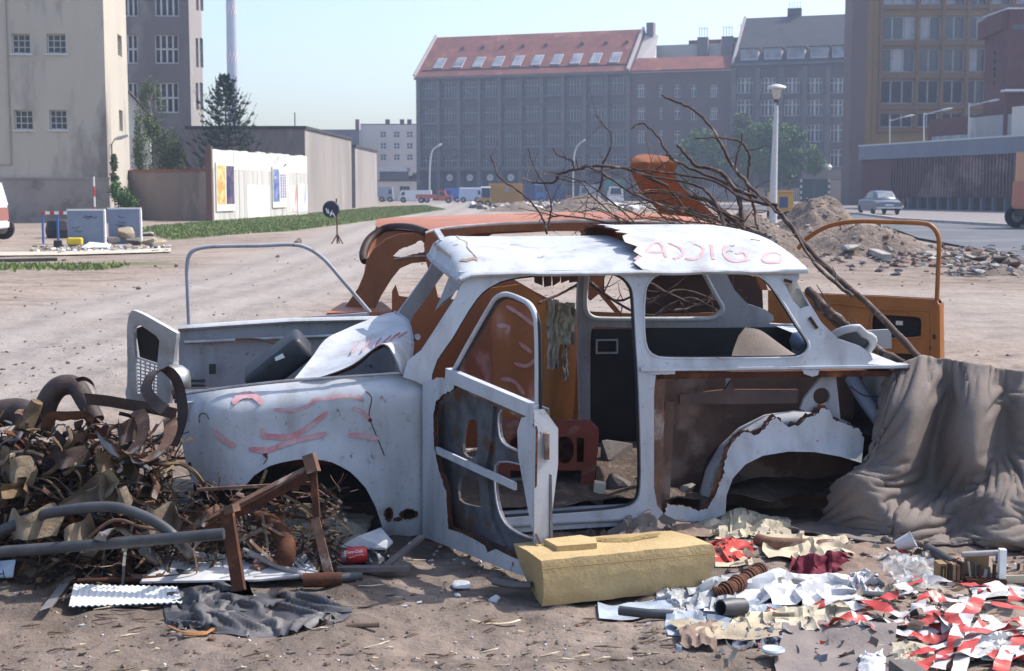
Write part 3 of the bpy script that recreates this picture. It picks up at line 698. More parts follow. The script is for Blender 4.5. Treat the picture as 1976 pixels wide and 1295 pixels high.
for r in rc:
    n = 3 if r[1]-r[0] > 3 else 2
    w_ = window(plO, r, t, n, 1, .12, .14, mf=M_wf2, mg=M_glass, rev=.5)
    mb = MB()
    for i in range(n):
        if rr.random() < .45 and r[2] > 12:
            a = r[0]+(r[1]-r[0])*(i+.1)/n; b = r[0]+(r[1]-r[0])*(i+.9)/n; mb.pbox(plO, a, b, r[2]+.1, r[3]-.1, -.46, -.45)
    if mb.v: part('blind', mb, M_wf2, w_)
for y in (14, 84, 147, 207, 250):
    z = plO.at(1790, y)[1]; mb = MB(); mb.pbox(plO, 0, uE, z-.22, z+.22, .003, .35); part('floor_ledge', mb, M_bronze, t)
for x in (1691, 1762, 1809.5, 1857, 1897.5, 1943, 1993, 2043):
    u = plO.sx(x); mb = MB(); mb.pbox(plO, u-.13, u+.13, plO.at(1790, 248)[1], 26, .36, .55); part('mullion', mb, M_bronze, t)
mb = MB(); e0, e1 = plO.pt(uE, 0), plO.pt(uE, 0, -12); mb.box8([plO.pt(.01, 25.9, -.5), plO.pt(uE, 25.9, -.5), plO.pt(uE, 25.9, -12), plO.pt(.01, 25.9, -12), plO.pt(.01, 26.2, -.5), plO.pt(uE, 26.2, -.5), plO.pt(uE, 26.2, -12), plO.pt(.01, 26.2, -12)]); part('roof', mb, M_slate, t)
mb = MB(); mb.pbox(plO, 0, uE, 0, 26, -12, -11.8); part('rear_wall', mb, M_ochre, t)
# --- dark red brick building on the right
t = thing('dark_brick_building', 'dark red brick building with a stepped overhanging top at the right edge', 'building', (P(1930, 300, 112).x, 112, 0))
Yq = 112; plQ = Pl((P(1887, 300, Yq).x, Yq), 0)
uq = plQ.sx(1888); q2 = plQ.sx(1936)
mb = MB(); mb.pbox(plQ, q2, q2+14, 0, plQ.at(1950, 18)[1], -5.5, 0); part('tower', mb, M_brick, t)
mb = MB(); mb.pbox(plQ, q2+.3, q2+14.3, plQ.at(1950, 58)[1], plQ.at(1950, 47)[1], -5, .05); part('slot_window', mb, M_glass, t)
mb = MB(); mb.pbox(plQ, q2-.2, q2+14.2, plQ.at(1950, 18)[1]+.003, plQ.at(1950, 15)[1], -5.8, .2); part('parapet', mb, M_lamp, t)
za, zb = plQ.at(1900, 55)[1], plQ.at(1900, 20)[1]; mb = MB(); mb.box8([plQ.pt(q2-.5, za-.3, -5.9), plQ.pt(q2-.5, za, -.3), plQ.pt(q2-.003, za, -.3), plQ.pt(q2-.003, za-.3, -5.9), plQ.pt(q2-.5, zb-.3, -5.9), plQ.pt(q2-.5, zb, -.3), plQ.pt(q2-.003, zb, -.3), plQ.pt(q2-.003, zb-.3, -5.9)]); part('overhang', mb, M_brick, t)
for yy in (95, 112, 128, 140, 155):
    z = plQ.at(1910, yy)[1]; mb = MB(); mb.box(plQ.pt(q2-.08, z, -3), (.14, .3, .3)); part('wall_lamp', mb, M_dark, t)
mb = MB(); mb.pbox(plQ, q2-.5, q2+14, plQ.at(1940, 178)[1], plQ.at(1940, 174)[1], 0, 1.2); part('ledge', mb, M_lamp, t)
# --- long low building
a = (P(1662, 380, 121).x, 121); b = (P(1976, 380, 98).x, 98); plH = plane_pts(a, b); Lh = math.dist(a, b)*1.5
t = thing('low_corrugated_building', 'long low building with a red-brown corrugated wall under a blue-grey fascia', 'building', plH.pt(8, 0))
z0, z1, z2 = plH.at(1700, 377)[1], plH.at(1664, 309)[1], plH.at(1664, 283)[1]; z0 = max(z0, 1.1)
uk = plH.sx(1719)
mb = MB(); mb.pbox(plH, 0, uk, .95, z1, -8, .0); part('plain_wall', mb, mat('dark_red_wall', (.10, .04, .04), None, rough=.7), t)
for k in range(72):
    u = uk+k*(Lh-uk)/72; w = (Lh-uk)/72; mb = MB(); mb.pbox(plH, u+.02, u+w*.5, 1.0, z1, -.1, .1); mb.pbox(plH, u+w*.5, u+w+.02, 1.0, z1, -.1, .0); part('corrugated_sheet', mb, M_corr, t)
mb = MB(); mb.pbox(plH, -.2, Lh, z1+.003, z2, -10, .25); part('fascia', mb, M_bluegrey, t)
mb = MB(); mb.pbox(plH, -.2, Lh, z2+.003, z2+.12, -10, .3); part('roof_edge', mb, M_lamp, t)
mb = MB(); mb.pbox(plH, uk, Lh, 0, .99, -1.4, -1.2); part('plinth_recess', mb, M_dark, t)
for k in range(24):
    u = uk+1+k*1.5; mb = MB(); mb.pbox(plH, u, u+.18, 0, .99, -.4, -.1); part('pillar', mb, M_bluegrey, t)
# boxes on the roof of the low building
plI = Pl(tuple(plH.pt(0, 0, -7))[:2], plH.a)
t = thing('brick_roof_block', 'dark brick block with a strip of windows above the low corrugated building', 'building', plI.pt(plI.sx(1830), 0))
u0, u1 = plI.sx(1788), plI.sx(1868); mb = MB(); mb.pbox(plI, u0, u1, 1, plI.at(1830, 227)[1], -1.5, 0); part('wall', mb, M_brick, t)
mb = MB(); zt = plI.at(1830, 262)[1]; mb.pbox(plI, u0+1, u1-.1, plI.at(1830, 276)[1], zt, .003, .1); part('window', mb, M_glass2, t)
for i in range(6): mb = MB(); u = u0+1+(u1-u0-1.1)*i/5; mb.pbox(plI, u-.05, u+.05, plI.at(1830, 276)[1], zt, .101, .16); part('mullion', mb, M_wf2, t)
t = thing('pale_roof_block', 'pale grey rendered block above the low corrugated building at the right edge', 'building', plI.pt(plI.sx(1930), 0))
u0, u1 = plI.sx(1870), plI.sx(2080); uc = plI.sx(1955); mb = MB(); z = plI.at(1870, 228)[1]; mb.pbox(plI, u0, uc, 1, z, -1.5, .3); part('wall', mb, M_greyw, t)
mb = MB(); mb.pbox(plI, uc+.003, u1, 1, plI.at(1976, 205)[1], -1.5, .35); part('upper_wall', mb, M_cream, t)
# gatehouse, fence and gate at the foot of the slate block
plZ = Pl((P(1545, 380, 185).x, 185), -R(5)); t = thing('gatehouse', 'dark canopy over a green gate at the foot of the slate-roofed block', 'gatehouse', plZ.pt(2, 0))
mb = MB(); mb.pbox(plZ, plZ.sx(1548), plZ.sx(1632), plZ.at(1590, 345)[1], plZ.at(1590, 328)[1], -5, 0); part('canopy', mb, M_brownw, t)
mb = MB(); mb.pbox(plZ, plZ.sx(1549), plZ.sx(1598), .05, plZ.at(1590, 346)[1], -3, -.5); part('gate', mb, mat('dark_green_gate', (.03, .07, .07), None, rough=.6), t)
for i, x in enumerate((1546, 1600)):
    for k in range(8):
        mb = MB(); h = plZ.at(1590, 346)[1]/8; u = plZ.sx(x); mb.pbox(plZ, u-.12, u+.12, h*k+.02, h*(k+1), -.3, -.05); part('striped_post_block', mb, M_wf if k % 2 else M_dark, t)
c = plZ.pt(plZ.sx(1598), plZ.at(1598, 322)[1], -2); mb = MB(); mb.lathe([(.0, .5), (.55, .3), (.75, 0), (.5, -.5), (0, -.5)], 12, c); part('dome_lamp', mb, M_lamp, t)
plE = Pl((P(1600, 380, 170).x, 170), -R(3)); t = thing('grey_boundary_fence', 'grey slatted boundary fence left of the low corrugated building', 'fence', plE.pt(2, 0))
for k in range(26):
    u = plE.sx(1602)+k*.2; mb = MB(); mb.pbox(plE, u, u+.17, 0, 2.6, -.05, 0); part('slat', mb, M_greyw, t)
mb = MB(); mb.pbox(plE, plE.sx(1600), plE.sx(1600)+5.3, 2.62, 2.75, -.08, .05); part('rail', mb, M_greyw, t)
plE = Pl((P(1330, 380, 195).x, 195), -R(6)); t = thing('low_street_fence', 'low grey fence under the street trees in front of the slate block', 'fence', plE.pt(6, 0))
for k in range(60):
    u = k*.27; mb = MB(); mb.pbox(plE, u, u+.2, 0, 1.9, -.05, 0); part('slat', mb, M_greyw, t)
# ------------------------------------------------------------------ trees and plants
M_leafp = mat('pale_spring_leaf', (.14, .17, .055), (.09, .125, .04), sc=.5, rough=.7)
M_leafd = mat('street_tree_leaf', (.06, .13, .03), (.10, .17, .05), sc=.35, rough=.7)
M_need = mat('conifer_needles', (.022, .045, .032), (.04, .07, .045), sc=1.2, rough=.8)
M_bark = mat('bark', (.12, .09, .075), (.07, .055, .045), sc=9, rough=.95, bump=.6)
M_birch = mat('birch_bark', (.45, .43, .40), (.12, .11, .10), sc=5, rough=.9, stretch=(1, 1, .3), lohi=(.5, .6))
def leaves(cl, n, size, spread, droop=0.0, seed=1):
    g = np.random.default_rng(seed); cl = np.array([[*c, r] for c, r in cl]); k = g.integers(0, len(cl), n)
    d = g.normal(0, 1, (n, 3)); d /= np.linalg.norm(d, axis=1)[:, None]; d *= (g.random(n)**.45)[:, None]
    p = cl[k, :3]+d*cl[k, 3:4]*np.array([spread, spread, 1.0]); 
    if droop: p[:, 2] -= g.random(n)*droop
    a = g.normal(0, 1, (n, 3)); a /= np.linalg.norm(a, axis=1)[:, None]; b = np.cross(a, g.normal(0, 1, (n, 3))); b /= np.linalg.norm(b, axis=1)[:, None]
    s = size*g.uniform(.6, 1.4, n)[:, None]; a, b = a*s, b*s*.7
    return np.stack([p-a, p-b, p+a, p+b], 1).reshape(-1, 3)
def tree(base, H, cr_c, label, nl, lsize, ml, mt=None, nclump=26, crad=.16, seed=1, droop=0, group=None, cat='tree', trunk_r=.12, spread=1.0, name='street_tree'):
    """cr_c: list of (cx,cy,cz,rx,ry,rz) ellipsoids relative to base"""
    rr = random.Random(seed); t = thing(name, label, cat, base, 0, group); cl = []; base = Vector(base)
    for (x, y, z, rx, ry, rz) in cr_c:
        for i in range(max(4, nclump//len(cr_c))):
            while True:
                v = Vector((rr.uniform(-1, 1), rr.uniform(-1, 1), rr.uniform(-1, 1)))
                if .35 < v.length < 1: break
            cl.append((Vector((x+v.x*rx, y+v.y*ry, z+v.z*rz)), crad*H*rr.uniform(.55, 1.15)))
    me = mesh_np('crown', leaves(cl, nl, lsize, spread, droop, seed), 4, ml); o = bpy.data.objects.new('crown', me); COL.objects.link(o); o.parent = t
    mb = MB(); top = max(c[2]+c[5]*.5 for c in cr_c); pts = [V(0, 0, -.2)]+[V(rr.uniform(-.1, .1)*top*.12*i, rr.uniform(-.1, .1), top*i/4) for i in range(1, 5)]
    mb.tube(cr(pts, 4), [trunk_r*(1-.85*i/(len(cr(pts, 4))-1)) for i in range(len(cr(pts, 4)))], 8)
    for c, r in cl[::2]:
        z = max(.25*H*.5, c.z-.25*H*rr.uniform(.3, 1)); z = min(z, top*.9); k = z/top; st = pts[min(3, int(k*4))].lerp(pts[min(4, int(k*4)+1)], k*4-int(k*4))
        mb.tube([st, st.lerp(c, .5)+V(0, 0, .03*H), c], [trunk_r*.35, trunk_r*.22, trunk_r*.08], 5, caps=False)
    part('trunk', mb, mt or M_bark, t, smooth=70, local=True); return t
def gpt(px, Y): p = P(px, 380, Y); return (p.x, p.y, 0)
def crn(px, y0, y1, w, Y, base):   # ellipsoid from the crown's extent in metres at distance Y
    c = P(px, (y0+y1)/2, Y); s = Y/F; return (c.x-base[0], 0, c.z, w*s, w*s*.9, (y1-y0)/2*s)
b = gpt(1500, 190); tree(b, 13, [crn(1490, 212, 370, 48, 190, b), crn(1525, 240, 360, 28, 190, b), crn(1470, 225, 330, 22, 190, b)], 'broad green street tree behind the slender lamp post', 16000, .2, M_leafd, nclump=70, crad=.10, seed=3, group='street trees')
b = gpt(1432, 195); tree(b, 11, [crn(1430, 215, 290, 17, 195, b), crn(1435, 270, 370, 26, 195, b)], 'narrow pale green tree left of the broad street tree', 8000, .17, M_leafp, nclump=34, crad=.09, seed=5, group='street trees')
b = gpt(1355, 200); tree(b, 10, [crn(1350, 235, 375, 46, 200, b), crn(1320, 270, 370, 24, 200, b)], 'dim spreading tree in front of the orange-roofed house', 11000, .18, M_leafd, nclump=50, crad=.10, seed=6, group='street trees')
b = gpt(1570, 185); tree(b, 6, [crn(1572, 280, 335, 18, 185, b)], 'small dark tree above the gatehouse canopy', 1800, .15, M_leafd, nclump=18, crad=.12, seed=8, group='street trees')
b = gpt(795, 240); tree(b, 4, [crn(785, 326, 378, 26, 240, b)], 'rounded green bush between the cream block and the warehouse', 2500, .2, M_leafd, nclump=20, crad=.25, seed=9, cat='bush', name='bush')
b = gpt(300, 84); tree(b, 9, [crn(292, 150, 260, 22, 84, b), crn(300, 230, 345, 34, 84, b), crn(330, 240, 330, 18, 84, b)], 'thin pale birch with hanging shoots between plaster building and conifer', 9000, .05, M_leafp, M_birch, nclump=60, crad=.055, seed=11, droop=.9, group='young birches', trunk_r=.09, spread=.7, name='birch_tree')
b = gpt(268, 80); tree(b, 7, [crn(270, 205, 330, 14, 80, b)], 'slim pale birch close to the plaster building corner', 3600, .045, M_leafp, M_birch, nclump=30, crad=.055, seed=12, droop=.7, group='young birches', trunk_r=.07, spread=.7, name='birch_tree')
b = gpt(352, 86); tree(b, 5, [crn(345, 270, 345, 16, 86, b)], 'low birch just left of the conifer', 2600, .045, M_leafp, M_birch, nclump=20, crad=.07, seed=13, droop=.4, group='young birches', trunk_r=.06, spread=.7, name='birch_tree')
b = gpt(228, 66.5); tree(b, 2.6, [crn(232, 352, 400, 17, 66.5, b), crn(245, 372, 402, 15, 66.5, b)], 'flowering green bush at the corner of the plaster building', 3200, .05, [M_leafd, ], nclump=30, crad=.12, seed=14, cat='bush', name='bush', trunk_r=.05)
b = gpt(221, 67); tree(b, 4, [crn(221, 292, 380, 4, 67, b)], 'narrow ivy climbing the corner of the plaster building', 1500, .06, M_leafp, nclump=24, crad=.035, seed=15, cat='climber', name='ivy', trunk_r=.03)
# conifer
def conifer(base, H, W, label):
    t = thing('conifer', label, 'tree', base); rr = random.Random(5); mb = MB(); mb.tube([V(0, 0, -.2), V(.05, 0, H*.5), V(0, 0, H)], [.14, .08, .015], 7); lim = MB(); ne = []
    z = .9
    while z < H*.985:
        f = (z/H); R_ = W*.60*(1-f)**.8*(.75+.5*rr.random())+.10; nb = 6
        for k in range(nb):
            a = 2*math.pi*(k+rr.random()*.7)/nb; L_ = R_*rr.uniform(.8, 1.12); pts = []
            for i in range(6):
                s = i/5; pts.append(V(math.cos(a)*L_*s**.9, math.sin(a)*L_*s**.9, z+L_*(-.12*math.sin(s*2.4)+.85*s**2.4)))
            lim.tube(pts, [.025*(1-i/6.5) for i in range(6)], 4, caps=False)
            def tufts(pl_, dn, ln):
                for p, q in zip(pl_[:-1], pl_[1:]):
                    for j in range(dn):
                        c = p.lerp(q, rr.random()); d = Vector((rr.gauss(0, 1), rr.gauss(0, 1), rr.gauss(0, .8)+.35)).normalized()*ln*rr.uniform(.6, 1.2); w = (q-p).cross(d).normalized()*.018
                        ne.extend([c-w, c+w, c+d+w*.5, c+d-w*.5])
            tufts(pts[1:], 22, .105)
            for s in (.45, .65, .8):
                c = pts[int(s*5)]; 
                for sg in (-1, 1):
                    e = c+V(math.cos(a+sg*.8), math.sin(a+sg*.8), .45)*L_*.34*(1.2-s); m_ = c.lerp(e, .5)+V(0, 0, -.03); lim.tube([c, m_, e], [.012, .009, .004], 4, caps=False); tufts([c, m_, e], 14, .11)
        z += rr.uniform(.36, .5)*(1-.45*f)
    me = mesh_np('crown', np.array([list(v) for v in ne]), 4, M_need); o = bpy.data.objects.new('crown', me); COL.objects.link(o); o.parent = t
    part('trunk', mb, M_bark, t, local=True, smooth=60); part('limbs', lim, M_bark, t, local=True)
conifer(gpt(438, 84), P(438, 141, 84).z, 5.7, 'dark green conifer with upswept branches behind the poster wall')

# ------------------------------------------------------------------ street lamps
def street_lamp(lab, pole, arm, head, r=.07):
    t = thing('street_lamp', lab, 'street lamp', (pole[0].x, pole[0].y, 0), 0, 'street lamps')
    mb = MB(); pts = [V(pole[0].x, pole[0].y, 0)]+pole[1:]; mb.tube(cr(pts+arm, 4), r, 8); part('pole', mb, M_lamp, t, smooth=60)
    a, b = head; mb = MB(); mb.tube([a, a.lerp(b, .25), a.lerp(b, .7), b], [r*.8, r*2.0, r*2.4, r*1.2], 10, flat=(1.2, .7)); part('lamp_head', mb, M_lamp, t, smooth=60)
D_ = 190; street_lamp('curved street lamp in front of the left end of the warehouse', [P(829, 389, D_), P(829, 340, D_), P(831, 305, D_)], [P(835, 290, D_), P(843, 283, D_)], (P(843, 283, D_), P(853, 278, D_)), .1)
street_lamp('curved street lamp in front of the right part of the warehouse', [P(1106, 389, D_), P(1106, 335, D_), P(1108, 300, D_)], [P(1113, 284, D_), P(1121, 275, D_)], (P(1121, 275, D_), P(1131, 270, D_)), .1)
for x, y, hx, hy, D_, lab in ((1717, 233, 1742, 226, 124, 'leftmost of three lamps reaching over the low corrugated building'), (1783, 221, 1816, 213, 112, 'middle one of three lamps reaching over the low corrugated building'), (1870, 204, 1906, 196, 101, 'highest, rightmost of three lamps over the low corrugated building')):
    D_ = {124: 128, 112: 119, 101: 112}[D_]
    street_lamp(lab, [P(x, 390, D_), P(x, 300, D_), P(x, y+3, D_)], [P(x+2, y, D_)], (P(hx, hy, D_), P(hx+22, hy-4, D_)), .06)
    mb = MB(); mb.tube([P(x+2, y, D_), P(hx, hy, D_)], .045, 6); part('arm', mb, M_lamp, [o for o in COL.objects if o.get('label') == lab][0])
Yp = 60; b = P(1494, 300, Yp); t = thing('mushroom_lamp', 'slender pale lamp post with a flat mushroom cap standing behind the earth mound', 'street lamp', (b.x, Yp, 0))
zt = P(1494, 192, Yp).z
mb = MB(); mb.tube([V(b.x, Yp, -.1), V(b.x, Yp, 2), V(b.x+.05, Yp, zt)], [.17, .15, .085], 14); part('post', mb, M_lamp, t, smooth=60)
mb = MB(); mb.lathe([(.09, -.25), (.09, 0)], 12, (b.x+.05, Yp, zt)); part('collar', mb, M_dark, t)
mb = MB(); mb.lathe([(.06, 0), (.16, .12), (.2, .42), (0, .42)], 16, (b.x+.05, Yp, zt)); part('lamp_glass', mb, mat('milky_glass', (.5, .48, .42), None, rough=.3), t, smooth=50)
mb = MB(); mb.lathe([(0, .40), (.36, .43), (.41, .47), (.38, .53), (.15, .62), (0, .64)], 20, (b.x+.05, Yp, zt)); part('lamp_cap', mb, M_lamp, t, smooth=50)

# ------------------------------------------------------------------ far vehicles
def cm(n, c): return mat(n, c, None, rough=.35, spec=.5)
M_tyre = mat('tyre_rubber', (.025, .024, .024), (.04, .038, .036), sc=8, rough=.9)
M_hub = mat('hub_steel', (.3, .3, .3), None, rough=.5)
def wheels(t, pl, us, r, d0, d1):
    for u in us:
        for d in (d0, d1):
            mb = MB(); c = pl.pt(u, r+.05, d); mb.lathe([(0, -.1), (r*.75, -.1), (r, -.06), (r, .06), (r*.75, .1), (0, .1)], 16, c, pl.N); w = part('wheel', mb, M_tyre, t)
            mb = MB(); mb.lathe([(0, .105), (r*.5, .105), (r*.5, .08)], 12, c, pl.N); part('hub', mb, M_hub, w)
def vehicle(name, lab, cat, px0, px1, y0, Y, boxes, wl, ang=0, wr=.34, wid=1.7, grp=None):
    """boxes: (part, f0, f1, z0, z1, mat[, slant]) with f along the length 0..1"""
    p0 = P(px0, 380, Y); pl = Pl((p0.x, p0.y), ang); L_ = pl.sx(px1); H = pl.at((px0+px1)/2, y0)[1]
    t = thing(name, lab, cat, pl.pt(L_/2, 0), 0, grp)
    for b_ in boxes:
        nm, f0, f1, z0, z1, m = b_[:6]; sl = b_[6] if len(b_) > 6 else (0, 0); dd = b_[7] if len(b_) > 7 else 0
        mb = MB(); a = [pl.pt(L_*f0, H*z0, dd), pl.pt(L_*f1, H*z0, dd), pl.pt(L_*f1, H*z0, -wid-dd), pl.pt(L_*f0, H*z0, -wid-dd), pl.pt(L_*f0+L_*sl[0], H*z1, dd-.08), pl.pt(L_*f1-L_*sl[1], H*z1, dd-.08), pl.pt(L_*f1-L_*sl[1], H*z1, -wid-dd+.08), pl.pt(L_*f0+L_*sl[0], H*z1, -wid-dd+.08)]
        mb.box8(a); part(nm, mb, m, t)
    wheels(t, pl, [L_*f for f in wl], wr, .0, -wid); return t
Mv = {k: cm(k, c) for k, c in dict(van_white=(.62, .63, .66), van_blue=(.05, .13, .38), van_pale=(.40, .47, .60), truck_red=(.38, .09, .05), cont_yellow=(.45, .25, .04), paint_grey=(.26, .29, .34), truck_orange=(.50, .20, .09), paint_green=(.05, .16, .15), navy=(.03, .05, .13)).items()}
g = 'vehicles parked in front of the warehouse'
vehicle('parked_van', 'grey-blue box van half hidden beside the white garage', 'van', 731, 758, 361, 185, [('body', 0, 1, .18, 1, Mv['paint_grey'], (0, .06)), ('window', .7, .92, .55, .85, M_glass, (0, .03), .01)], (.2, .8), grp=g)
vehicle('parked_van', 'long low white van parked left of the red flatbed truck', 'van', 768, 833, 367, 176, [('body', 0, 1, .2, 1, Mv['van_white'], (.10, .02)), ('window', .08, .2, .6, .88, M_glass, (.05, .0), .01)], (.15, .85), grp=g)
vehicle('flatbed_truck', 'red flatbed truck with its cab at the right', 'truck', 802, 872, 367, 168, [('bed', 0, .6, .38, .68, Mv['truck_red']), ('cab', .62, .9, .25, 1, Mv['truck_red'], (.0, .1)), ('window', .66, .8, .6, .9, M_glass, (0, .03), .02), ('nose', .88, 1, .25, .6, Mv['truck_red'])], (.15, .9), grp=g)
vehicle('parked_van', 'blue box van between the red truck and the pale blue van', 'van', 858, 888, 363, 178, [('body', 0, 1, .15, 1, Mv['van_blue']), ('window', .1, .4, .6, .85, M_glass, (0, 0), .01)], (.2, .8), grp=g)
vehicle('parked_van', 'pale blue van left of the small yellow truck', 'van', 885, 930, 362, 174, [('body', 0, 1, .18, 1, Mv['van_pale'], (.02, .04)), ('window', .82, .95, .55, .85, M_glass, (0, .03), .01), ('roof_band', .05, .95, .9, 1.01, Mv['van_white'], (0, 0), .02)], (.2, .8), grp=g)
vehicle('small_truck', 'small yellow truck with a blue cab and white roof', 'truck', 921, 947, 361, 128, [('cab', .3, .95, .5, .95, Mv['navy'], (.02, .02)), ('roof', .28, .97, .955, 1.03, Mv['van_white']), ('window', .4, .8, .62, .88, M_glass, (0, 0), .02), ('body', 0, 1, .2, .49, Mv['cont_yellow'])], (.22, .78), wid=1.5, wr=.3, grp=g)
t = vehicle('yellow_container', 'yellow container with a small blue emblem among the parked vehicles', 'container', 943, 1009, 354, 140, [('body', 0, 1, .05, 1, Mv['cont_yellow'])], (), wid=2.2)
pl = Pl((P(943, 380, 140).x, 140), 0)
for k in range(22): mb = MB(); L_ = pl.sx(1009); mb.pbox(pl, L_*(k+.25)/22, L_*(k+.6)/22, .25, pl.at(980, 356)[1], .003, .05); part('rib', mb, Mv['cont_yellow'], t)
mb = MB(); u, z = pl.at(977, 365); mb.pbox(pl, u-.25, u, z-.25, z, .06, .08); mb.pbox(pl, u+.02, u+.27, z+.02, z+.27, .06, .08); mb.pbox(pl, u+.02, u+.25, z-.25, z-.02, .06, .08); part('emblem', mb, Mv['paint_grey'], t)
vehicle('parked_truck', 'dark blue truck with a white cab roof right of the yellow container', 'truck', 1012, 1052, 352, 165, [('box', 0, .5, .25, .9, Mv['navy']), ('cab', .52, 1, .2, .9, Mv['van_blue'], (0, .05)), ('roof', .5, .97, .905, 1.0, Mv['van_white']), ('window', .6, .92, .55, .82, M_glass, (0, .03), .02)], (.2, .82), grp=g)
vehicle('parked_truck', 'long navy truck behind the branches', 'truck', 1054, 1082, 360, 170, [('box', 0, 1, .22, 1, Mv['navy'])], (.2, .82), grp=g)
vehicle('parked_truck', 'small red-cabbed truck between the navy vehicles', 'truck', 1080, 1103, 366, 160, [('cab', 0, .55, .25, 1, Mv['navy'], (.05, 0)), ('nose', .56, 1, .2, .6, Mv['truck_red']), ('window', .1, .45, .6, .85, M_glass, (0, 0), .02)], (.2, .82), grp=g)
vehicle('parked_van', 'pale grey van partly behind the thick of the twigs', 'van', 1118, 1160, 356, 172, [('body', 0, 1, .2, 1, Mv['paint_grey'], (.05, .05)), ('window', .1, .35, .55, .85, M_glass, (.03, 0), .01)], (.2, .82), grp=g)
vehicle('parked_truck', 'white-cabbed truck with a dark green box in front of the warehouse end', 'truck', 1168, 1206, 346, 150, [('box', .0, 1, .55, 1, Mv['paint_green'], (0, 0), -.3), ('cab', .12, .95, .15, .72, Mv['van_white'], (.08, .08), .3), ('window', .24, .82, .42, .66, M_glass, (.04, .04), .33)], (.2, .8), grp=g)
vehicle('kiosk_trailer', 'yellow works trailer with a blue window at the foot of the slender lamp', 'trailer', 1488, 1532, 369, 75, [('body', 0, 1, .12, 1, Mv['cont_yellow']), ('window', .38, .75, .42, .8, Mv['navy'], (0, 0), .02), ('skirt', .0, .5, .02, .3, Mv['navy'], (0, 0), .03), ('roof_edge', -.03, 1.03, .97, 1.03, mat('bracket_brown', (.2, .11, .05)), (0, 0), .03)], (.25, .75), wid=1.2, wr=.2)
vehicle('orange_truck', 'orange box truck cut by the right edge of the picture', 'truck', 1996, 2130, 291, 54, [('box', 0, 1, .29, 1, Mv['truck_orange']), ('lower_stripe', .0, 1, .52, .58, mat('stripe_grey', (.16, .13, .12)), (0, 0), .01), ('chassis', .0, 1, .18, .29, M_dark), ('tail_frame', -.035, .0, .27, .62, Mv['truck_red'], (0, 0), .02)], (.05, .8), wid=2.2, wr=.46)
vehicle('white_camper_van', 'white camper van with dark stripes cut by the left edge of the picture', 'van', -190, -28, 352, 41, [('body', 0, 1, .22, .62, Mv['van_white'], (0, -.0)), ('upper_body', 0, 1, .625, 1, Mv['van_white'], (0, .06)), ('side_window', .80, .96, .66, .9, M_glass, (0, .03), .01), ('bumper', .96, 1.02, .24, .34, Mv['van_white'], (0, 0), .02), ('lower_panel', .985, 1.005, .36, .58, mat('camper_red', (.28, .12, .10)), (0, 0), .01)], (.15, .93), wid=1.8, wr=.33)
# grey saloon seen from behind
def saloon(px, Y, lab):
    c = P(px, 400, Y); t = thing('parked_car', lab, 'car', (c.x, c.y, .064), R(2)); m = cm('saloon_grey', (.12, .14, .18))
    # loft of cross sections along the length (local y = away), x across
    def sec(y, w, z0, z1, round_=.12):
        return [V(-w, y, z0), V(-w-.02, y, z0+.2), V(-w, y, z1-round_), V(-w+round_, y, z1-.03), V(0, y, z1), V(w-round_, y, z1-.03), V(w, y, z1-round_), V(w+.02, y, z0+.2), V(w, y, z0)]
    rows = [sec(0, .66, .38, .60), sec(.04, .76, .3, .78), sec(.5, .81, .25, .92), sec(1.2, .83, .22, .97), sec(2.4, .83, .22, .97), sec(3.3, .81, .22, .95), sec(4.1, .76, .25, .9), sec(4.35, .66, .35, .75)]
    mb = MB(); mb.grid(rows); mb.add(rows[0], [tuple(range(9))]); mb.add(rows[-1], [tuple(range(9))[::-1]]); part('body', mb, m, t, smooth=40, local=True)
    def gs(y, w, z): return [V(-w-.06, y, .93), V(-w, y, z-.12), V(-w+.1, y, z-.02), V(0, y, z), V(w-.1, y, z-.02), V(w, y, z-.12), V(w+.06, y, .93)]
    rows = [gs(.55, .62, .96), gs(.95, .60, 1.30), gs(1.3, .6, 1.44), gs(2.2, .6, 1.46), gs(2.6, .6, 1.38), gs(3.1, .66, .97)]
    mb = MB(); mb.grid(rows); part('cabin', mb, m, t, smooth=40, local=True)
    mb = MB(); mb.add([V(-.5, .62, 1.0), V(.5, .62, 1.0), V(.46, .93, 1.31), V(-.46, .93, 1.31)], [(0, 1, 2, 3)]); bw_ = part('rear_window', mb, M_glass2, t, local=True)
    for s in (-1, 1):
        mb = MB(); mb.add([V(s*.668, 1.05, 1.0), V(s*.668, 2.7, 1.0), V(s*.615, 2.45, 1.33), V(s*.612, 1.25, 1.33)], [(0, 1, 2, 3)]); part('side_window', mb, M_glass, t, local=True)
        mb = MB(); mb.lathe([(0, .03), (.06, .02), (.07, 0)], 12, (s*.64, 0, .68), (0, -1, 0)); part('tail_light', mb, Mv['truck_red'], t, local=True)
        for y in (.85, 3.5):
            mb = MB(); mb.lathe([(0, -.09), (.22, -.09), (.31, -.06), (.31, .06), (.22, .09), (0, .09)], 16, (s*.74, y, .31), (1, 0, 0)); part('wheel', mb, M_tyre, t, local=True)
    mb = MB(); mb.box((0, -.05, .42), (1.6, .08, .1)); part('bumper', mb, M_lamp, t, local=True, smooth=30)
    mb = MB(); mb.box((0, .0, .58), (.5, .03, .1)); part('number_plate', mb, M_wf, t, local=True)
saloon(1716, 86, 'old grey rounded saloon seen from behind on the road')

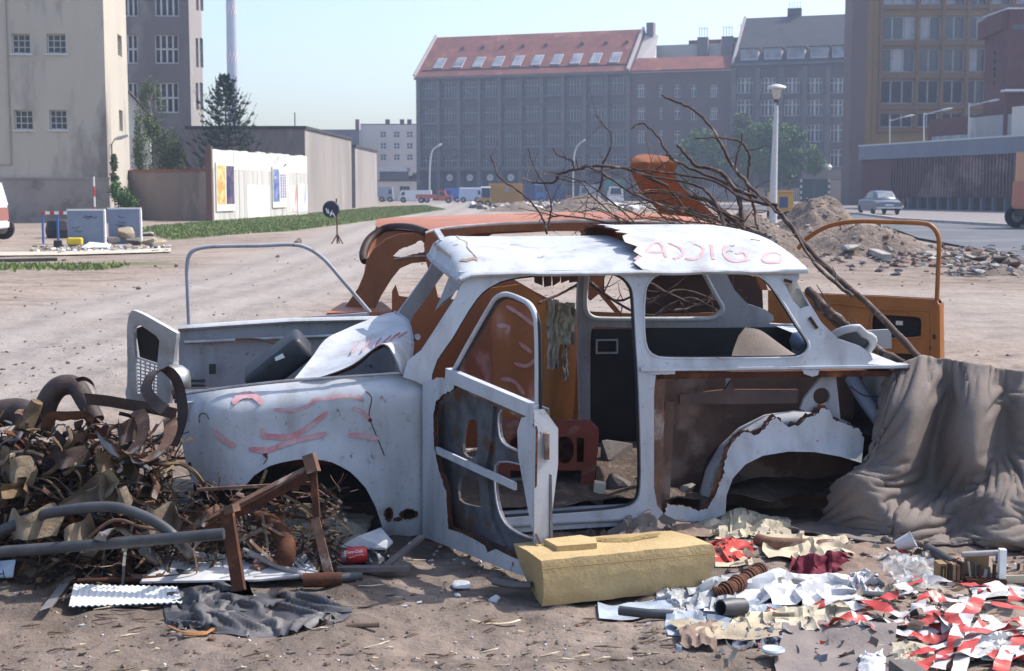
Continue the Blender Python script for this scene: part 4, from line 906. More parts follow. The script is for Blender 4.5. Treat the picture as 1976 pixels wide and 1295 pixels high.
# ------------------------------------------------------------------ barrier, panels, round sign, scattered site things
M_stripe_r = mat('barrier_red', (.5, .07, .05)); M_stripe_w = mat('barrier_white', (.78, .78, .76)); M_panelb = mat('blue_grey_board', (.20, .24, .33), (.25, .29, .37), sc=1.5, rough=.7, c3=(.06, .07, .10), sc3=4.5, th3=(.68, .7))
Yb = 41; plb = Pl((P(78, 400, Yb).x, Yb), 0)
t = thing('site_barrier', 'low red and white barrier rail on blue legs left of the grey boards', 'barrier', plb.pt(.8, 0)); za = plb.at(100, 414)[1]; zb = plb.at(100, 408)[1]; ue = plb.sx(200)
n = 14
for k in range(n):
    mb = MB(); mb.pbox(plb, ue*k/n, ue*(k+1)/n-.004, za, zb, -.06, 0); part('rail_stripe', mb, M_stripe_w if k % 2 else M_stripe_r, t)
for x in (78, 107): mb = MB(); u = plb.sx(x); mb.pbox(plb, u, u+.05, -.05, za-.003, -.06, 0); part('leg', mb, Mv['van_blue'], t)
for x0, x1, y0, y1, lab, yy in ((129, 198, 407, 467, 'left one of two blue-grey graffiti-marked boards beside the red-white barrier', 39.6), (208, 268, 404, 464, 'right one of two blue-grey boards, white edged, behind the rubble', 41.5)):
    pp = Pl((P(x0, 400, yy).x, yy), R(3)); t = thing('grey_board', lab, 'board', pp.pt(.5, 0)); u1 = pp.sx(x1); z1 = pp.at(x0, y0)[1]
    mb = MB(); mb.pbox(pp, 0, u1, -.05, z1, -.06, 0); part('board', mb, M_panelb, t)
    mb = MB(); mb.pbox(pp, -.01, u1+.04, z1+.002, z1+.05, -.08, .02); mb.pbox(pp, u1+.002, u1+.05, 0, z1, -.08, .02); part('edge_trim', mb, M_stripe_w, t)
    for k in range(5):   # scrawled marks on the boards
        u, z = rnd(.1, u1-.3), rnd(.25, z1-.15); mb = MB(); pts = [pp.pt(u+.07*i, z+rnd(-.03, .04), .006) for i in range(4)]; mb.tube(pts, .008, 4); part('graffiti_mark', mb, M_dark, t)
c = G(182, 424); t = thing('marker_pole', 'thin red and white marker pole standing behind the barrier', 'pole', (c.x, 60, 0)); c = P(182, 380, 60)
for k in range(5): mb = MB(); mb.tube([V(c.x, 60, .42*k), V(c.x, 60, .42*k+.417)], .035, 8); part('pole_stripe', mb, M_stripe_w if k % 2 == 0 else M_stripe_r, t)
c = G(145, 474); mb = MB(); mb.box((0, 0, .15), (.42, .25, .2)); 
def bev(mb, name, m, lab, cat, loc, rz=0, w=.03, seg=2, group=None):
    me = mk(name, mb, m); o = bpy.data.objects.new(name, me); COL.objects.link(o); o.location = loc; o.rotation_euler = (0, 0, rz); props(o, lab, cat, group); ROOT[o] = (Matrix.Translation(Vector(loc)) @ Matrix.Rotation(rz, 4, 'Z')).inverted()
    b_ = o.modifiers.new('bevel', 'BEVEL'); b_.width = w; b_.segments = seg; return o
bev(mb, 'yellow_canister', mat('yellow_plastic', (.72, .52, .04), None, rough=.5), 'yellow plastic canister lying in front of the grey boards', 'canister', (c.x, c.y, -.03), .1, .05, 3)
c = P(110, 440, 46); mb = MB(); mb.lathe([(.0, 0), (.45, 0), (.5, .25), (.42, .55), (.2, .6), (0, .6)], 14); o = bev(mb, 'dark_bin', M_dark, 'dark round tub behind the left blue-grey board', 'tub', (P(118, 440, 46).x, 46, 0))
c = G(112, 478); mb = MB(); mb.box((0, 0, .1), (.22, .2, .2)); bev(mb, 'dark_bucket', M_dark, 'small dark box left of the yellow canister', 'box', (c.x, c.y, 0), .3)
c = G(183, 479); mb = MB(); mb.add([(-.35, 0, .02), (.3, -.1, .03), (.4, .2, .10), (-.2, .25, .16)], [(0, 1, 2, 3)]); mb.add([(-.35, 0, .0), (.3, -.1, .0), (.4, .2, .07), (-.2, .25, .13)], [(3, 2, 1, 0)])
bev(mb, 'white_sheet', M_stripe_w, 'crumpled white plastic sheet right of the yellow canister', 'sheet', (c.x, c.y, 0), 0, .001, 1)
# round dark sign on a tripod
c = G(651, 471); t = thing('round_sign', 'dark round sign with a white mark on a thin tripod beside the sand track', 'sign', (c.x, c.y, 0)); 
ctr = P(639, 404, c.y-.05)
mb = MB(); mb.lathe([(0, 0), (.235, 0), (.245, .02), (.22, .05), (0, .06)], 28, ctr, (-.12, -1, .03)); part('sign_disc', mb, mat('blue_black_enamel', (.02, .022, .04), None, rough=.35), t, smooth=40)
for k, (x0, y0, x1, y1) in enumerate(((629, 402, 632, 411), (633, 404, 634, 413), (636, 410, 642, 414), (637, 417, 641, 406), (642, 410, 646, 418))):
    mb = MB(); mb.tube([P(x0, y0, c.y-.14), P(x1, y1, c.y-.14)], .012, 4); part('sign_mark', mb, M_stripe_w, t)
mb = MB(); mb.tube([P(649, 383, c.y), P(651, 471, c.y)], .022, 7); part('pole', mb, mat('rusty_pole', (.10, .05, .035), None), t)
for x, dy in ((641, -.2), (663, -.1), (652, .4)):
    q = G(x, 471); mb = MB(); mb.tube([P(651, 452, c.y), V(q.x, c.y+dy, 0)], .018, 6); part('leg', mb, MATS['rusty_pole'], t)

# ------------------------------------------------------------------ earth mounds and rubble
import bmesh
M_earth = mat('dug_earth', (.235, .18, .145), (.15, .115, .095), sc=2.2, rough=.95, bump=1.0, bsc=11, c3=(.34, .27, .22), sc3=7, th3=(.52, .68), bdist=.09)
M_rubble = mat('broken_concrete', (.40, .37, .34), (.27, .25, .235), sc=5, rough=.92, bump=.5, bsc=22)
M_sandst = mat('yellowish_stone', (.46, .38, .26), (.32, .26, .19), sc=5, rough=.92, bump=.5, bsc=22)
M_darkst = mat('dark_stone', (.12, .105, .10), (.18, .16, .15), sc=6, rough=.92, bump=.5, bsc=22)
M_brickst = mat('brick_rubble', (.20, .12, .095), (.15, .10, .085), sc=6, rough=.92, bump=.4, bsc=22)
MOUNDS = []
def mound(lab, cx, cy, rx, ry, h, seed, z0=-.03, m=None, name='earth_mound', peak=(0, 0), pw=1.3):
    mb = MB(); rows = []; nr, na = 44, 96
    for i in range(nr):
        f = i/(nr-1); row = []
        for k in range(na):
            a = 2*math.pi*k/na; s = 1+.22*noise.noise(V(math.cos(a)*1.3, math.sin(a)*1.3, seed)); x = cx+peak[0]*(1-f)+math.cos(a)*rx*f*s; y = cy+peak[1]*(1-f)+math.sin(a)*ry*f*s
            z = z0+h*max(0, (.5+.5*math.cos(math.pi*f)))**(1/pw)*(1+.25*fbm(x*.8, y*.8, seed, 3)*(1 if f > .1 else f*10)) + .14*min(1, h)*fbm(x*3, y*3, seed, 5)*(1-f)
            row.append(V(x, y, z))
        rows.append(row)
    mb.grid(rows, True); o = solo(name, mb, m or M_earth, lab, 'mound', smooth=180); MOUNDS.append(o); return o
def rock_mb(sz, seed, n=16):
    rr = random.Random(seed); bm = bmesh.new()
    for i in range(n):
        v = Vector((rr.gauss(0, 1), rr.gauss(0, 1), rr.gauss(0, 1))).normalized(); v = Vector([max(-.72, min(.72, q)) for q in v]); bm.verts.new((v.x*sz[0], v.y*sz[1], v.z*sz[2]))
    bmesh.ops.convex_hull(bm, input=bm.verts); bmesh.ops.delete(bm, geom=[v for v in bm.verts if not v.link_faces], context='VERTS')
    bm.verts.index_update(); mb = MB(); mb.add([v.co.copy() for v in bm.verts], [[v.index for v in f.verts] for f in bm.faces]); bm.free(); return mb
RM = {}
def rock(c, sz, m, lab, group=None, seed=0, rot=None, name='stone', cat='stone'):
    k = seed % 9
    if k not in RM: RM[k] = rock_mb((1, 1, 1), 100+k)
    key = (k, m.name)
    if key not in RM: RM[key] = mk(name, RM[k], m)
    o = bpy.data.objects.new(name, RM[key]); COL.objects.link(o); o.location = c; rr = random.Random(seed*7+1)
    o.rotation_euler = rot or (rr.uniform(-.4, .4), rr.uniform(-.4, .4), rr.uniform(0, 6)); o.scale = sz; props(o, lab, cat, group); return o
def rubble_field(name, lab, pts_sz, mats, seed, cat='rubble'):
    mb = MB(); rr = random.Random(seed)
    for i, (p, s) in enumerate(pts_sz):
        k = rr.randrange(9)
        if k not in RM: RM[k] = rock_mb((1, 1, 1), 100+k)
        q = Matrix.LocRotScale(Vector(p), Matrix.Rotation(rr.uniform(0, 6), 3, 'Z') @ Matrix.Rotation(rr.uniform(-.6, .6), 3, 'X'), Vector((s*rr.uniform(.6, 1.3), s*rr.uniform(.6, 1.2), s*rr.uniform(.3, .7))))
        mb.m = rr.randrange(len(mats)); mb.add([q @ v for v in RM[k].v], RM[k].f)
    return solo(name, mb, mats, lab, cat, kind='stuff')
c = P(1578, 377, 37); mound('high heap of brown earth behind the orange car door', c.x, 37, 2.15, 2.6, c.z-.14, 2, pw=1.25)
c = P(1450, 407, 33); mound('lower brown earth heap behind the branches', c.x, 33, 1.9, 1.6, c.z-.1, 6)
c = P(1660, 430, 34.5); mound('low shoulder of earth right of the high heap', c.x, 34, 1.9, 1.6, .75, 9)
rr = random.Random(12)
labs = ['largest flat concrete slab on the earth heap', 'pale angular slab right of the middle of the slab group', 'grey slab low in the slab group above the long beam', 'slab wedged between the largest flat slab and the pale one', 'small slab near the left of the slab group', 'slab at the upper right of the slab group', 'smallest slab at the far left of the slab group', 'slab at the lower right end of the long beam', 'slab just left of the long beam']
for i, (x, y, w, h) in enumerate(((1638, 452, 32, 13), (1678, 470, 30, 12), (1640, 478, 24, 10), (1655, 462, 20, 9), (1612, 464, 16, 9), (1700, 462, 16, 9), (1598, 455, 14, 7), (1716, 480, 18, 8), (1625, 470, 22, 7))):
    p = G(x, y+h*.7, .12); d = p.y; s = d/F
    rock(P(x, y, d), (w*s*.75, .28, h*s*.8), M_rubble, labs[i], 'concrete slabs on the earth heap', seed=i+20)
mb = MB(); a, b = G(1650, 482), G(1712, 505); mb.bar(a+V(0, 0, .14), b+V(0, 0, .1), .2, .12); solo('concrete_beam', mb, M_rubble, 'long broken concrete beam lying at the foot of the slabs', 'beam')
pts = []
for i in range(420):
    x = rr.uniform(1560, 1990); y = rr.gauss(498, 12) if x > 1700 else rr.gauss(482, 18)
    if y < 455: continue
    p = G(x, y); pts.append(((p.x, p.y, gh(p.x, p.y)+.02), rr.uniform(.03, .16)))
rubble_field('rubble', 'scattered small rubble along the road edge on the right', pts, [M_rubble, M_earth, M_darkst, M_brickst], 3)
for i, (x, y, w, h, m) in enumerate(((1795, 492, 22, 6, M_rubble), (1845, 495, 26, 6, M_rubble), (1890, 500, 40, 7, M_darkst), (1925, 503, 30, 6, M_darkst), (1910, 520, 34, 8, M_rubble), (1955, 512, 20, 6, M_brickst), (1880, 530, 20, 5, M_darkst))):
    p = G(x, y+h*.5); s = p.y/F; rock(P(x, y, p.y), (w*s*.7, .3, h*s*.8), m, ('first', 'second', 'third', 'fourth', 'fifth', 'sixth', 'last')[i]+' from the left, a '+('pale' if m is M_rubble else 'dark' if m is M_darkst else 'reddish')+' lump among the road verge rubble', 'rubble lumps on the road verge', seed=i+40)
# hole-like dark trench edge
c = G(1905, 528); mound('low ridge of dark soil on the right verge', c.x, c.y, 1.1, .5, .16, 22, m=mat('dark_soil', (.10, .08, .07), (.16, .13, .11), sc=4, rough=.95, bump=.6))
pts = []
for o in MOUNDS[:4]:
    for k in range(230): v = o.data.vertices[rr.randrange(96*5, 96*43)].co+o.location; pts.append(((v.x+rr.uniform(-.05, .05), v.y, v.z), rr.uniform(.015, .075)*(1 if rr.random() < .9 else 1.8)))
rubble_field('mound_clods', 'clods and stones lying over the brown earth heaps', pts, [M_earth, M_earth, M_rubble, M_darkst], 13)
# far rubble by the vehicles
pts = []
for i in range(260):
    x = rr.gauss(1000, 45) if i % 2 else rr.gauss(1140, 50); p = G(x, rr.uniform(396, 405)); pts.append(((p.x, p.y, .1), rr.uniform(.2, .8)))
rubble_field('far_rubble', 'far heaps of pale rubble in front of the parked vehicles', pts, [M_rubble, M_earth, M_stripe_w], 5)
c = P(1125, 378, 100); mound('far brown earth heap behind the twigs', c.x, 100, 3.4, 3, 1.15, 31)
c = P(1000, 392, 105); mound('far low earth heap in front of the yellow container', c.x, 105, 3.0, 2, .6, 33)
# rubble group in front of the grey boards on the left
for i, (x, y, w, h, m, lab) in enumerate(((243, 452, 27, 19, M_sandst, 'tall yellowish boulder in front of the right grey board'), (215, 462, 20, 10, M_darkst, 'dark block left of the yellowish boulder'), (258, 466, 20, 10, M_darkst, 'dark slab leaning under the yellowish boulder'), (292, 466, 22, 10, M_sandst, 'yellowish flat stone right of the boulder'), (308, 470, 16, 6, M_sandst, 'small yellowish stone at the right end of the stone heap'), (285, 452, 18, 4, M_rubble, 'thin pale slab on top of the flat yellowish stone'))):
    p = G(x, y+h*.9); s = p.y/F; rock(P(x, y, p.y), (w*s*.8, .3, h*s*.95), m, lab, None, seed=i+60)
pts = []
for i in range(260):
    x = rr.uniform(60, 330); y = rr.gauss(480, 3); p = G(x, y); pts.append(((p.x, p.y, gh(p.x, p.y)+.02), rr.uniform(.03, .1)))
rubble_field('small_rubble', 'strip of small pale rubble in front of the grey boards', pts, [M_rubble, M_stripe_w, M_darkst, M_sandst], 6)
mb = MB(); a, b = G(-60, 507), G(108, 503); mb.bar(a+V(0, 0, .03), b+V(0, 0, .03), .3, .06); solo('dark_plank', mb, M_dark, 'long dark plank lying on the grass at the left edge', 'plank')
pts = []
for i in range(70):
    x = rr.uniform(0, 700); y = rr.uniform(500, 640); p = G(x, y); pts.append(((p.x, p.y, gh(p.x, p.y)+.01), rr.uniform(.008, .028)))
for (x, y, s_) in ((535, 497, .09), (124, 503, .12), (340, 515, .06), (267, 557, .05), (575, 470, .2), (300, 515, .05)): p = G(x, y); pts.append(((p.x, p.y, gh(p.x, p.y)+.02), s_))
for i in range(2600):
    x = rr.uniform(-60, 2040); y = 440+330*rr.random()**1.1; p = G(x, y)
    if fbm(p.x*.35, p.y*.22, 4, 3) > -.02 and (x > 640 or y > 640 or rr.random() < .15): pts.append(((p.x, p.y, gh(p.x, p.y)), rr.uniform(.006, .022)*(1+p.y*.03)))
rubble_field('soil_clods', 'loose dark clods scattered on the sand track', pts, [M_darkst, M_earth], 7)
# ------------------------------------------------------------------ wrecked cars
def paint(name, base, dirt, rust=(.13, .045, .02), rth=(.66, .70), rough=.42, sc=2.2, streak=True):
    m = bpy.data.materials.new(name); m.use_nodes = True; N = m.node_tree.nodes; L = m.node_tree.links; b = N['Principled BSDF']
    tc = N.new('ShaderNodeTexCoord'); co = tc.outputs['Object']
    def noi(s, det=7, st=None, ro=.6):
        n = N.new('ShaderNodeTexNoise'); n.inputs['Scale'].default_value = s; n.inputs['Detail'].default_value = det; n.inputs['Roughness'].default_value = ro
        if st: mp = N.new('ShaderNodeMapping'); mp.inputs['Scale'].default_value = st; L.new(co, mp.inputs[0]); L.new(mp.outputs[0], n.inputs['Vector'])
        else: L.new(co, n.inputs['Vector'])
        return n.outputs['Fac']
    def rm(s, lo, hi, c=0, d=1):
        r_ = N.new('ShaderNodeMapRange'); r_.inputs['From Min'].default_value = lo; r_.inputs['From Max'].default_value = hi; r_.inputs['To Min'].default_value = c; r_.inputs['To Max'].default_value = d; L.new(s, r_.inputs['Value']); return r_.outputs[0]
    def mx(f, a, c):
        x = N.new('ShaderNodeMix'); x.data_type = 'RGBA'; L.new(f, x.inputs['Factor'])
        for k, v in (('A', a), ('B', c)):
            if isinstance(v, tuple): x.inputs[k].default_value = (*v, 1)
            else: L.new(v, x.inputs[k])
        return x.outputs['Result']
    c = mx(rm(noi(sc), .35, .75), base, tuple(x*.82 for x in base))
    c = mx(rm(noi(7, 8, (1, 1, .22)), .48, .72, 0, .75), c, dirt)
    c = mx(rm(noi(38, 5), .60, .70, 0, .65), c, dirt)
    r_ = rm(noi(9, 8, None, .7), *rth); c = mx(r_, c, rust)
    L.new(c, b.inputs['Base Color']); L.new(rm(noi(5), .3, .7, rough, rough+.25), b.inputs['Roughness']); b.inputs['Specular IOR Level'].default_value = .4
    bp = N.new('ShaderNodeBump'); bp.inputs['Strength'].default_value = .35; bp.inputs['Distance'].default_value = .006; L.new(noi(14, 6), bp.inputs['Height']); L.new(bp.outputs[0], b.inputs['Normal'])
    MATS[name] = m; return m
M_white = paint('weathered_white_paint', (.50, .52, .555), (.27, .25, .24))
M_whitein = paint('grey_primer_paint', (.36, .37, .41), (.20, .19, .19), rth=(.62, .68), rough=.6)
M_orange = paint('dull_orange_paint', (.25, .078, .026), (.15, .055, .025), rust=(.08, .03, .015), rth=(.60, .70), rough=.5)
M_orangel = paint('bright_orange_paint', (.38, .135, .033), (.22, .08, .026), rust=(.10, .035, .015), rth=(.64, .72), rough=.45)
M_orroof = paint('faded_orange_paint', (.40, .155, .09), (.30, .13, .08), rust=(.15, .05, .02), rough=.5)
M_rust = mat('rusty_steel', (.11, .04, .02), (.05, .022, .015), sc=9, rough=.9, bump=.6, bsc=60, c3=(.24, .09, .035), sc3=7, th3=(.52, .68), bdist=.006)
M_rustlt = mat('light_rusty_steel', (.22, .12, .08), (.10, .055, .04), sc=10, rough=.85, bump=.5, bsc=60, c3=(.34, .27, .23), sc3=6, bdist=.006)
M_trim = mat('brown_fibre_board', (.17, .105, .08), (.09, .055, .045), sc=4, rough=.9, c3=(.24, .17, .14), sc3=2.5, bump=.3, bsc=30, bdist=.006)
M_black = mat('black_trim_and_shade', (.02, .02, .022), (.035, .033, .034), sc=4, rough=.7)
M_pink = mat('pink_spray_paint', (.56, .22, .23), (.58, .42, .44), sc=22, rough=.7)
M_chrome = mat('dull_chrome', (.5, .5, .5), (.3, .29, .28), sc=9, rough=.35, metal=.8)

carP = Pl((P(820, 700, 6.15).x, 6.15), R(9)); ROLL = .045
def W(u, w, v): return carP.pt(u, w+ROLL*v, -v)
def CPuw(px, py, v):
    u, z = carP.at(px, py, -v); return u, z-ROLL*v
def CP(px, py, v): u, w = CPuw(px, py, v); return W(u, w, v)
BELT = .70
def vt(w): return max(0, w-BELT)*.2
def S(px, py):
    v = 0
    for i in range(5): u, w = CPuw(px, py, v); v = vt(w)
    return Vector((u, w))
def poly_px(pts, f=S): return [f(*p) for p in pts]
def smooth2(pts, n=4): return [Vector((p.x, p.y)) for p in cr([Vector((p[0], p[1], 0)) for p in pts], n, True)]
def jag(pts, amp, step, seed=0, only=None, close=True):
    """subdivide the outline and roughen it like torn board; only: px-free predicate on the 2D point"""
    rr = random.Random(seed); out = []; n = len(pts)
    for i in range(n if close else n-1):
        a, b = Vector(pts[i][:2]), Vector(pts[(i+1) % n][:2]); out.append(a); L_ = (b-a).length; k = int(L_/step)
        if k < 1 or L_ < 1e-6: continue
        nn = Vector((-(b-a).y, (b-a).x)).normalized()
        if only and not only((a+b)/2): continue
        for j in range(1, k+1): out.append(a.lerp(b, j/(k+1))+nn*rr.uniform(-amp, amp)*(1 if j % 2 else .4))
    return out
def pip(p, poly):
    c = False; n = len(poly); x, y = p
    for i in range(n):
        x1, y1 = poly[i]; x2, y2 = poly[(i+1) % n]
        if (y1 > y) != (y2 > y) and x < (x2-x1)*(y-y1)/(y2-y1)+x1: c = not c
    return c
def sheet2d(outer, holes=(), step=.045, seed=1):
    outer = [tuple(p[:2]) for p in outer]; holes = [[tuple(p[:2]) for p in h] for h in holes]
    vs = []; ed = []
    for loop in [outer]+holes:
        # drop coincident points
        lp = [p for i, p in enumerate(loop) if math.dist(p, loop[i-1]) > 1e-5]; n0 = len(vs); vs += lp; ed += [(n0+i, n0+(i+1) % len(lp)) for i in range(len(lp))]
    x0, x1 = min(p[0] for p in outer), max(p[0] for p in outer); y0, y1 = min(p[1] for p in outer), max(p[1] for p in outer); rr = random.Random(seed)
    nb = len(vs); bnd = list(vs); y = y0+step/2
    while y < y1:
        x = x0+step/2
        while x < x1:
            q = (x+rr.uniform(-.2, .2)*step, y+rr.uniform(-.2, .2)*step)
            if pip(q, outer) and not any(pip(q, h) for h in holes) and min((q[0]-b[0])**2+(q[1]-b[1])**2 for b in bnd) > (step*.45)**2: vs.append(q)
            x += step
        y += step
    r = delaunay_2d_cdt([Vector(v) for v in vs], ed, [], 0, 1e-6); V2, F2 = r[0], r[2]; tri = []
    for f in F2:
        c = sum((Vector(V2[i]) for i in f), Vector((0, 0)))/len(f)
        if pip(c, outer) and not any(pip(c, h) for h in holes):
            a = (V2[f[1]]-V2[f[0]]).cross(V2[f[2]]-V2[f[0]]); tri.append(tuple(f) if a > 0 else tuple(f)[::-1])
    return V2, tri
def panel_mb(outer, holes, fn, thick, step=.045, rim_slot=0, back_slot=0):
    """fn(u,w,k) -> world point, k=0 front skin and k=1 back skin (thick behind)"""
    V2, tri = sheet2d(outer, holes, step); mb = MB()
    fr = [fn(v[0], v[1], 0.0) for v in V2]; bk = [fn(v[0], v[1], thick) for v in V2]
    mb.add(fr, tri); mb.m = back_slot; mb.add(bk, [t[::-1] for t in tri]); mb.m = rim_slot
    ec = {}
    for t in tri:
        for i in range(3): e = (t[i], t[(i+1) % 3]); ec[e] = 1
    for (a, b) in ec:
        if (b, a) not in ec: mb.add([fr[a], fr[b], bk[b], bk[a]], [(1, 0, 3, 2)])
    mb.m = 0; return mb
def near_fn(extra=lambda u, w: 0.0):
    return lambda u, w, k: W(u, w, vt(w)+extra(u, w)+k)
def stroke_mb(pts2, wd, fn, lift=-.004):
    """flat paint stroke along 2D points on the surface fn"""
    mb = MB(); rows = []; pts = cr([Vector((p[0], p[1], 0)) for p in pts2], 6)
    for i, p in enumerate(pts):
        t = (pts[min(i+1, len(pts)-1)]-pts[max(i-1, 0)]).normalized(); n = Vector((-t.y, t.x)); e = min(1, i/2+.3, (len(pts)-1-i)/2+.3)
        w_ = wd*e*(1+.35*noise.noise(V(i*.7, p.x*9, 2))); rows.append([fn(p.x+n.x*w_*k, p.y+n.y*w_*k, lift) for k in (-.5, 0, .5)])
    mb.grid(rows); return mb

wc = thing('wrecked_white_car', 'stripped wrecked white estate car with torn roof, open doors and pink scrawls, in the foreground', 'wrecked car', W(0.6, 0, .7)-V(0, 0, W(0.6, 0, .7).z), R(9))
# --- near front fender
arch = [(742, 1045), (737, 1015), (724, 975), (705, 938), (676, 908), (640, 889), (600, 883), (560, 886), (520, 896), (490, 915), (468, 942)]
fo = poly_px([(352, 768), (400, 760), (440, 754), (500, 747), (560, 741), (640, 735), (700, 731), (760, 727), (806, 723), (816, 726), (820, 740), (821, 800), (821, 900), (821, 1000), (820, 1037), (780, 1041)]+arch+[(440, 944), (385, 946), (368, 940), (356, 915), (346, 870), (341, 820), (343, 785)])
fo = jag(fo, .0, .05)
uA = poly_px(arch); uF = S(345, 850).x
def fbel(u): return .735+.0*(u)
topw = lambda u: S(352, 768).y+(S(816, 726).y-S(352, 768).y)*max(0, min(1, (u-S(352, 768).x)/(S(816, 726).x-S(352, 768).x)))
def fend(u, w):
    tw = topw(u); v = .07*max(0, (w-(tw-.09))/.09)**2.2 + .035*max(0, (.25-w)/.25)**2 + .16*max(0, (uF+.22-u)/.22)**2.2 + .02*max(0, (u+.05)/.05) ** 2
    d = min(math.hypot(u-p.x, w-p.y) for p in uA[1:]); v -= .032*math.exp(-(d/.07)**2)
    v += .012*noise.noise(V(u*2.6, w*3.4, 1))
    return v
rh = lambda cx, cy, rx, ry, s: jag(poly_px([(cx+rx*math.cos(a*math.pi/4), cy+ry*math.sin(a*math.pi/4)) for a in range(8)]), .006, .008, s)
mb = panel_mb(fo, [rh(789, 994, 13, 9, 1), rh(750, 992, 5, 12, 2)], near_fn(fend), .014, .04, rim_slot=1)
ffn = near_fn(fend)
ff = part('front_fender', mb, [M_white, M_rust], wc, smooth=50)
for i, s_ in enumerate(([(449, 780), (462, 768), (480, 765), (496, 770), (506, 780)], [(528, 790), (560, 792), (590, 785), (610, 772)], [(600, 773), (640, 768), (665, 764), (695, 768), (700, 775)], [(412, 832), (430, 847), (455, 862)],
        [(480, 866), (520, 866), (560, 852), (634, 836)], [(502, 840), (540, 843), (565, 840), (590, 828), (633, 795)], [(505, 825), (510, 840)], [(672, 840), (700, 841), (732, 847)], [(680, 785), (700, 795), (712, 808)])):
    part('pink_scrawl', stroke_mb(poly_px(s_), .024 if i in (0, 3, 4, 5, 7) else .015, ffn), M_pink, ff)
for s_ in ([(705, 755), (717, 768), (712, 800), (722, 830), (735, 862), (742, 880)], [(382, 812), (386, 803), (396, 802), (403, 812)], [(382, 812), (384, 822)], [(510, 870), (516, 880), (508, 893)]):
    part('crack', stroke_mb(poly_px(s_), .004, ffn, -.003), M_rust, ff)
for i, (x, y, rx, ry) in enumerate(((789, 994, 19, 11), (750, 992, 9, 15), (768, 1003, 10, 4), (512, 872, 5, 9), (714, 810, 4, 4))):
    pts = jag(poly_px([(x+rx*math.cos(a*math.pi/5), y+ry*math.sin(a*math.pi/5)) for a in range(10)]), .005, .006, i+9)
    hol = [rh(789, 994, 13, 9, 1)] if i == 0 else ([rh(750, 992, 5, 12, 2)] if i == 1 else [])
    part('rust_patch', panel_mb(pts, hol, lambda u, w, k: ffn(u, w, -.0035+k), .003, .02), M_rust, ff)
mb = MB(); pts = [W(*[S(x, y)[0], S(x, y)[1]], vt(.7)+.055)+V(0, 0, .004) for x, y in ((352, 767), (440, 754), (560, 741), (700, 731), (806, 723))]; mb.tube(cr(pts, 5), .007, 6); part('fender_bead', mb, M_chrome, ff, smooth=60)
# inner front wheel well and engine bay walls
mb = MB(); rows = []
for (x, y) in arch:
    s_ = S(x, y); rows.append([W(s_.x, s_.y, .0+.012), W(s_.x*.0+s_.x, s_.y+.02, .12), W(s_.x, s_.y+.01, .38)])
mb.grid(rows); part('wheel_arch_liner', mb, M_black, wc, smooth=60)
uf0, uf1 = S(345, 850).x+.03, S(820, 850).x
mb = MB(); mb.box8([W(uf0, .05, .40), W(uf1, .05, .40), W(uf1, .05, .43), W(uf0, .05, .43), W(uf0, .60, .40), W(uf1, .60, .40), W(uf1, .60, .43), W(uf0, .60, .43)]); part('inner_wing', mb, M_black, wc)
w0, w1 = topw(uf0)-.04, topw(uf1)-.02; mb = MB(); mb.box8([W(uf0, w0-.09, .11), W(uf1, w1-.09, .11), W(uf1, w1-.09, .16), W(uf0, w0-.09, .16), W(uf0, w0, .10), W(uf1, w1, .10), W(uf1, w1, .125), W(uf0, w0, .125)]); part('wing_channel', mb, M_whitein, wc)
mb = MB(); mb.box8([W(uf0, .3, .10), W(uf1, .3, .10), W(uf1, .3, 1.3), W(uf0, .3, 1.3), W(uf0, .33, .10), W(uf1, .33, .10), W(uf1, .33, 1.3), W(uf0, .33, 1.3)]); part('engine_bay_floor', mb, M_rust, wc)
for k in range(7):
    mb = MB(); a = W(rnd(uf0+.1, uf1-.3), .36, rnd(.3, 1.0)); b = a+V(rnd(-.3, .3), rnd(-.2, .2), rnd(.02, .2)); mb.tube([a, a.lerp(b, .5)+V(0, 0, .05), b], rnd(.012, .03), 8); part('engine_bay_pipe', mb, [M_rust, M_dark, M_chrome][k % 3], wc, smooth=60)
# firewall, dash, floor
mb = MB(); u = uf1-.03; mb.box8([W(u, .1, .06), W(u+.03, .1, .06), W(u+.03, .1, 1.34), W(u, .1, 1.34), W(u, .70, .09), W(u+.03, .70, .09), W(u+.03, .70, 1.32), W(u, .70, 1.32)]); part('bulkhead', mb, M_whitein, wc)
# --- near body side: pillars and window frames
so = [(778, 728), (786, 700), (814, 678), (842, 635), (882, 573), (893, 545), (886, 524), (960, 526), (1090, 521), (1250, 521), (1400, 520), (1540, 522), (1543, 535), (1536, 548), (1556, 575), (1585, 622), (1618, 654), (1660, 668), (1680, 682), (1684, 694), (1672, 702), (1700, 704), (1752, 706), (1752, 711), (1560, 713), (1400, 714), (1275, 712), (1266, 716), (1262, 760), (1262, 850), (1262, 940), (1268, 975), (1280, 990), (1262, 1010), (1180, 1016), (1050, 1024), (950, 1032), (824, 1040), (820, 940), (820, 830), (820, 745), (800, 735)]
dh = [(834, 722), (873, 652), (919, 578), (953, 550), (996, 536), (1089, 528), (1166, 527), (1196, 532), (1216, 550), (1223, 575), (1227, 647), (1231, 709), (1236, 850), (1236, 940), (1225, 972), (1190, 984), (1100, 992), (950, 1003), (852, 1010), (836, 995), (834, 850)]
qh = [(1244, 575), (1250, 548), (1275, 528), (1340, 526), (1440, 528), (1475, 538), (1502, 570), (1540, 630), (1559, 658), (1560, 674), (1543, 688), (1505, 691), (1400, 692), (1300, 692), (1265, 688), (1248, 670), (1243, 630)]
so2 = poly_px(so); dh2 = smooth2(poly_px(dh), 3); qh2 = smooth2(poly_px(qh), 3)
sfn = near_fn(lambda u, w: .004*noise.noise(V(u*4, w*4, 3)))
patch = poly_px([(1514, 548), (1538, 549), (1562, 590), (1545, 596), (1530, 580)])
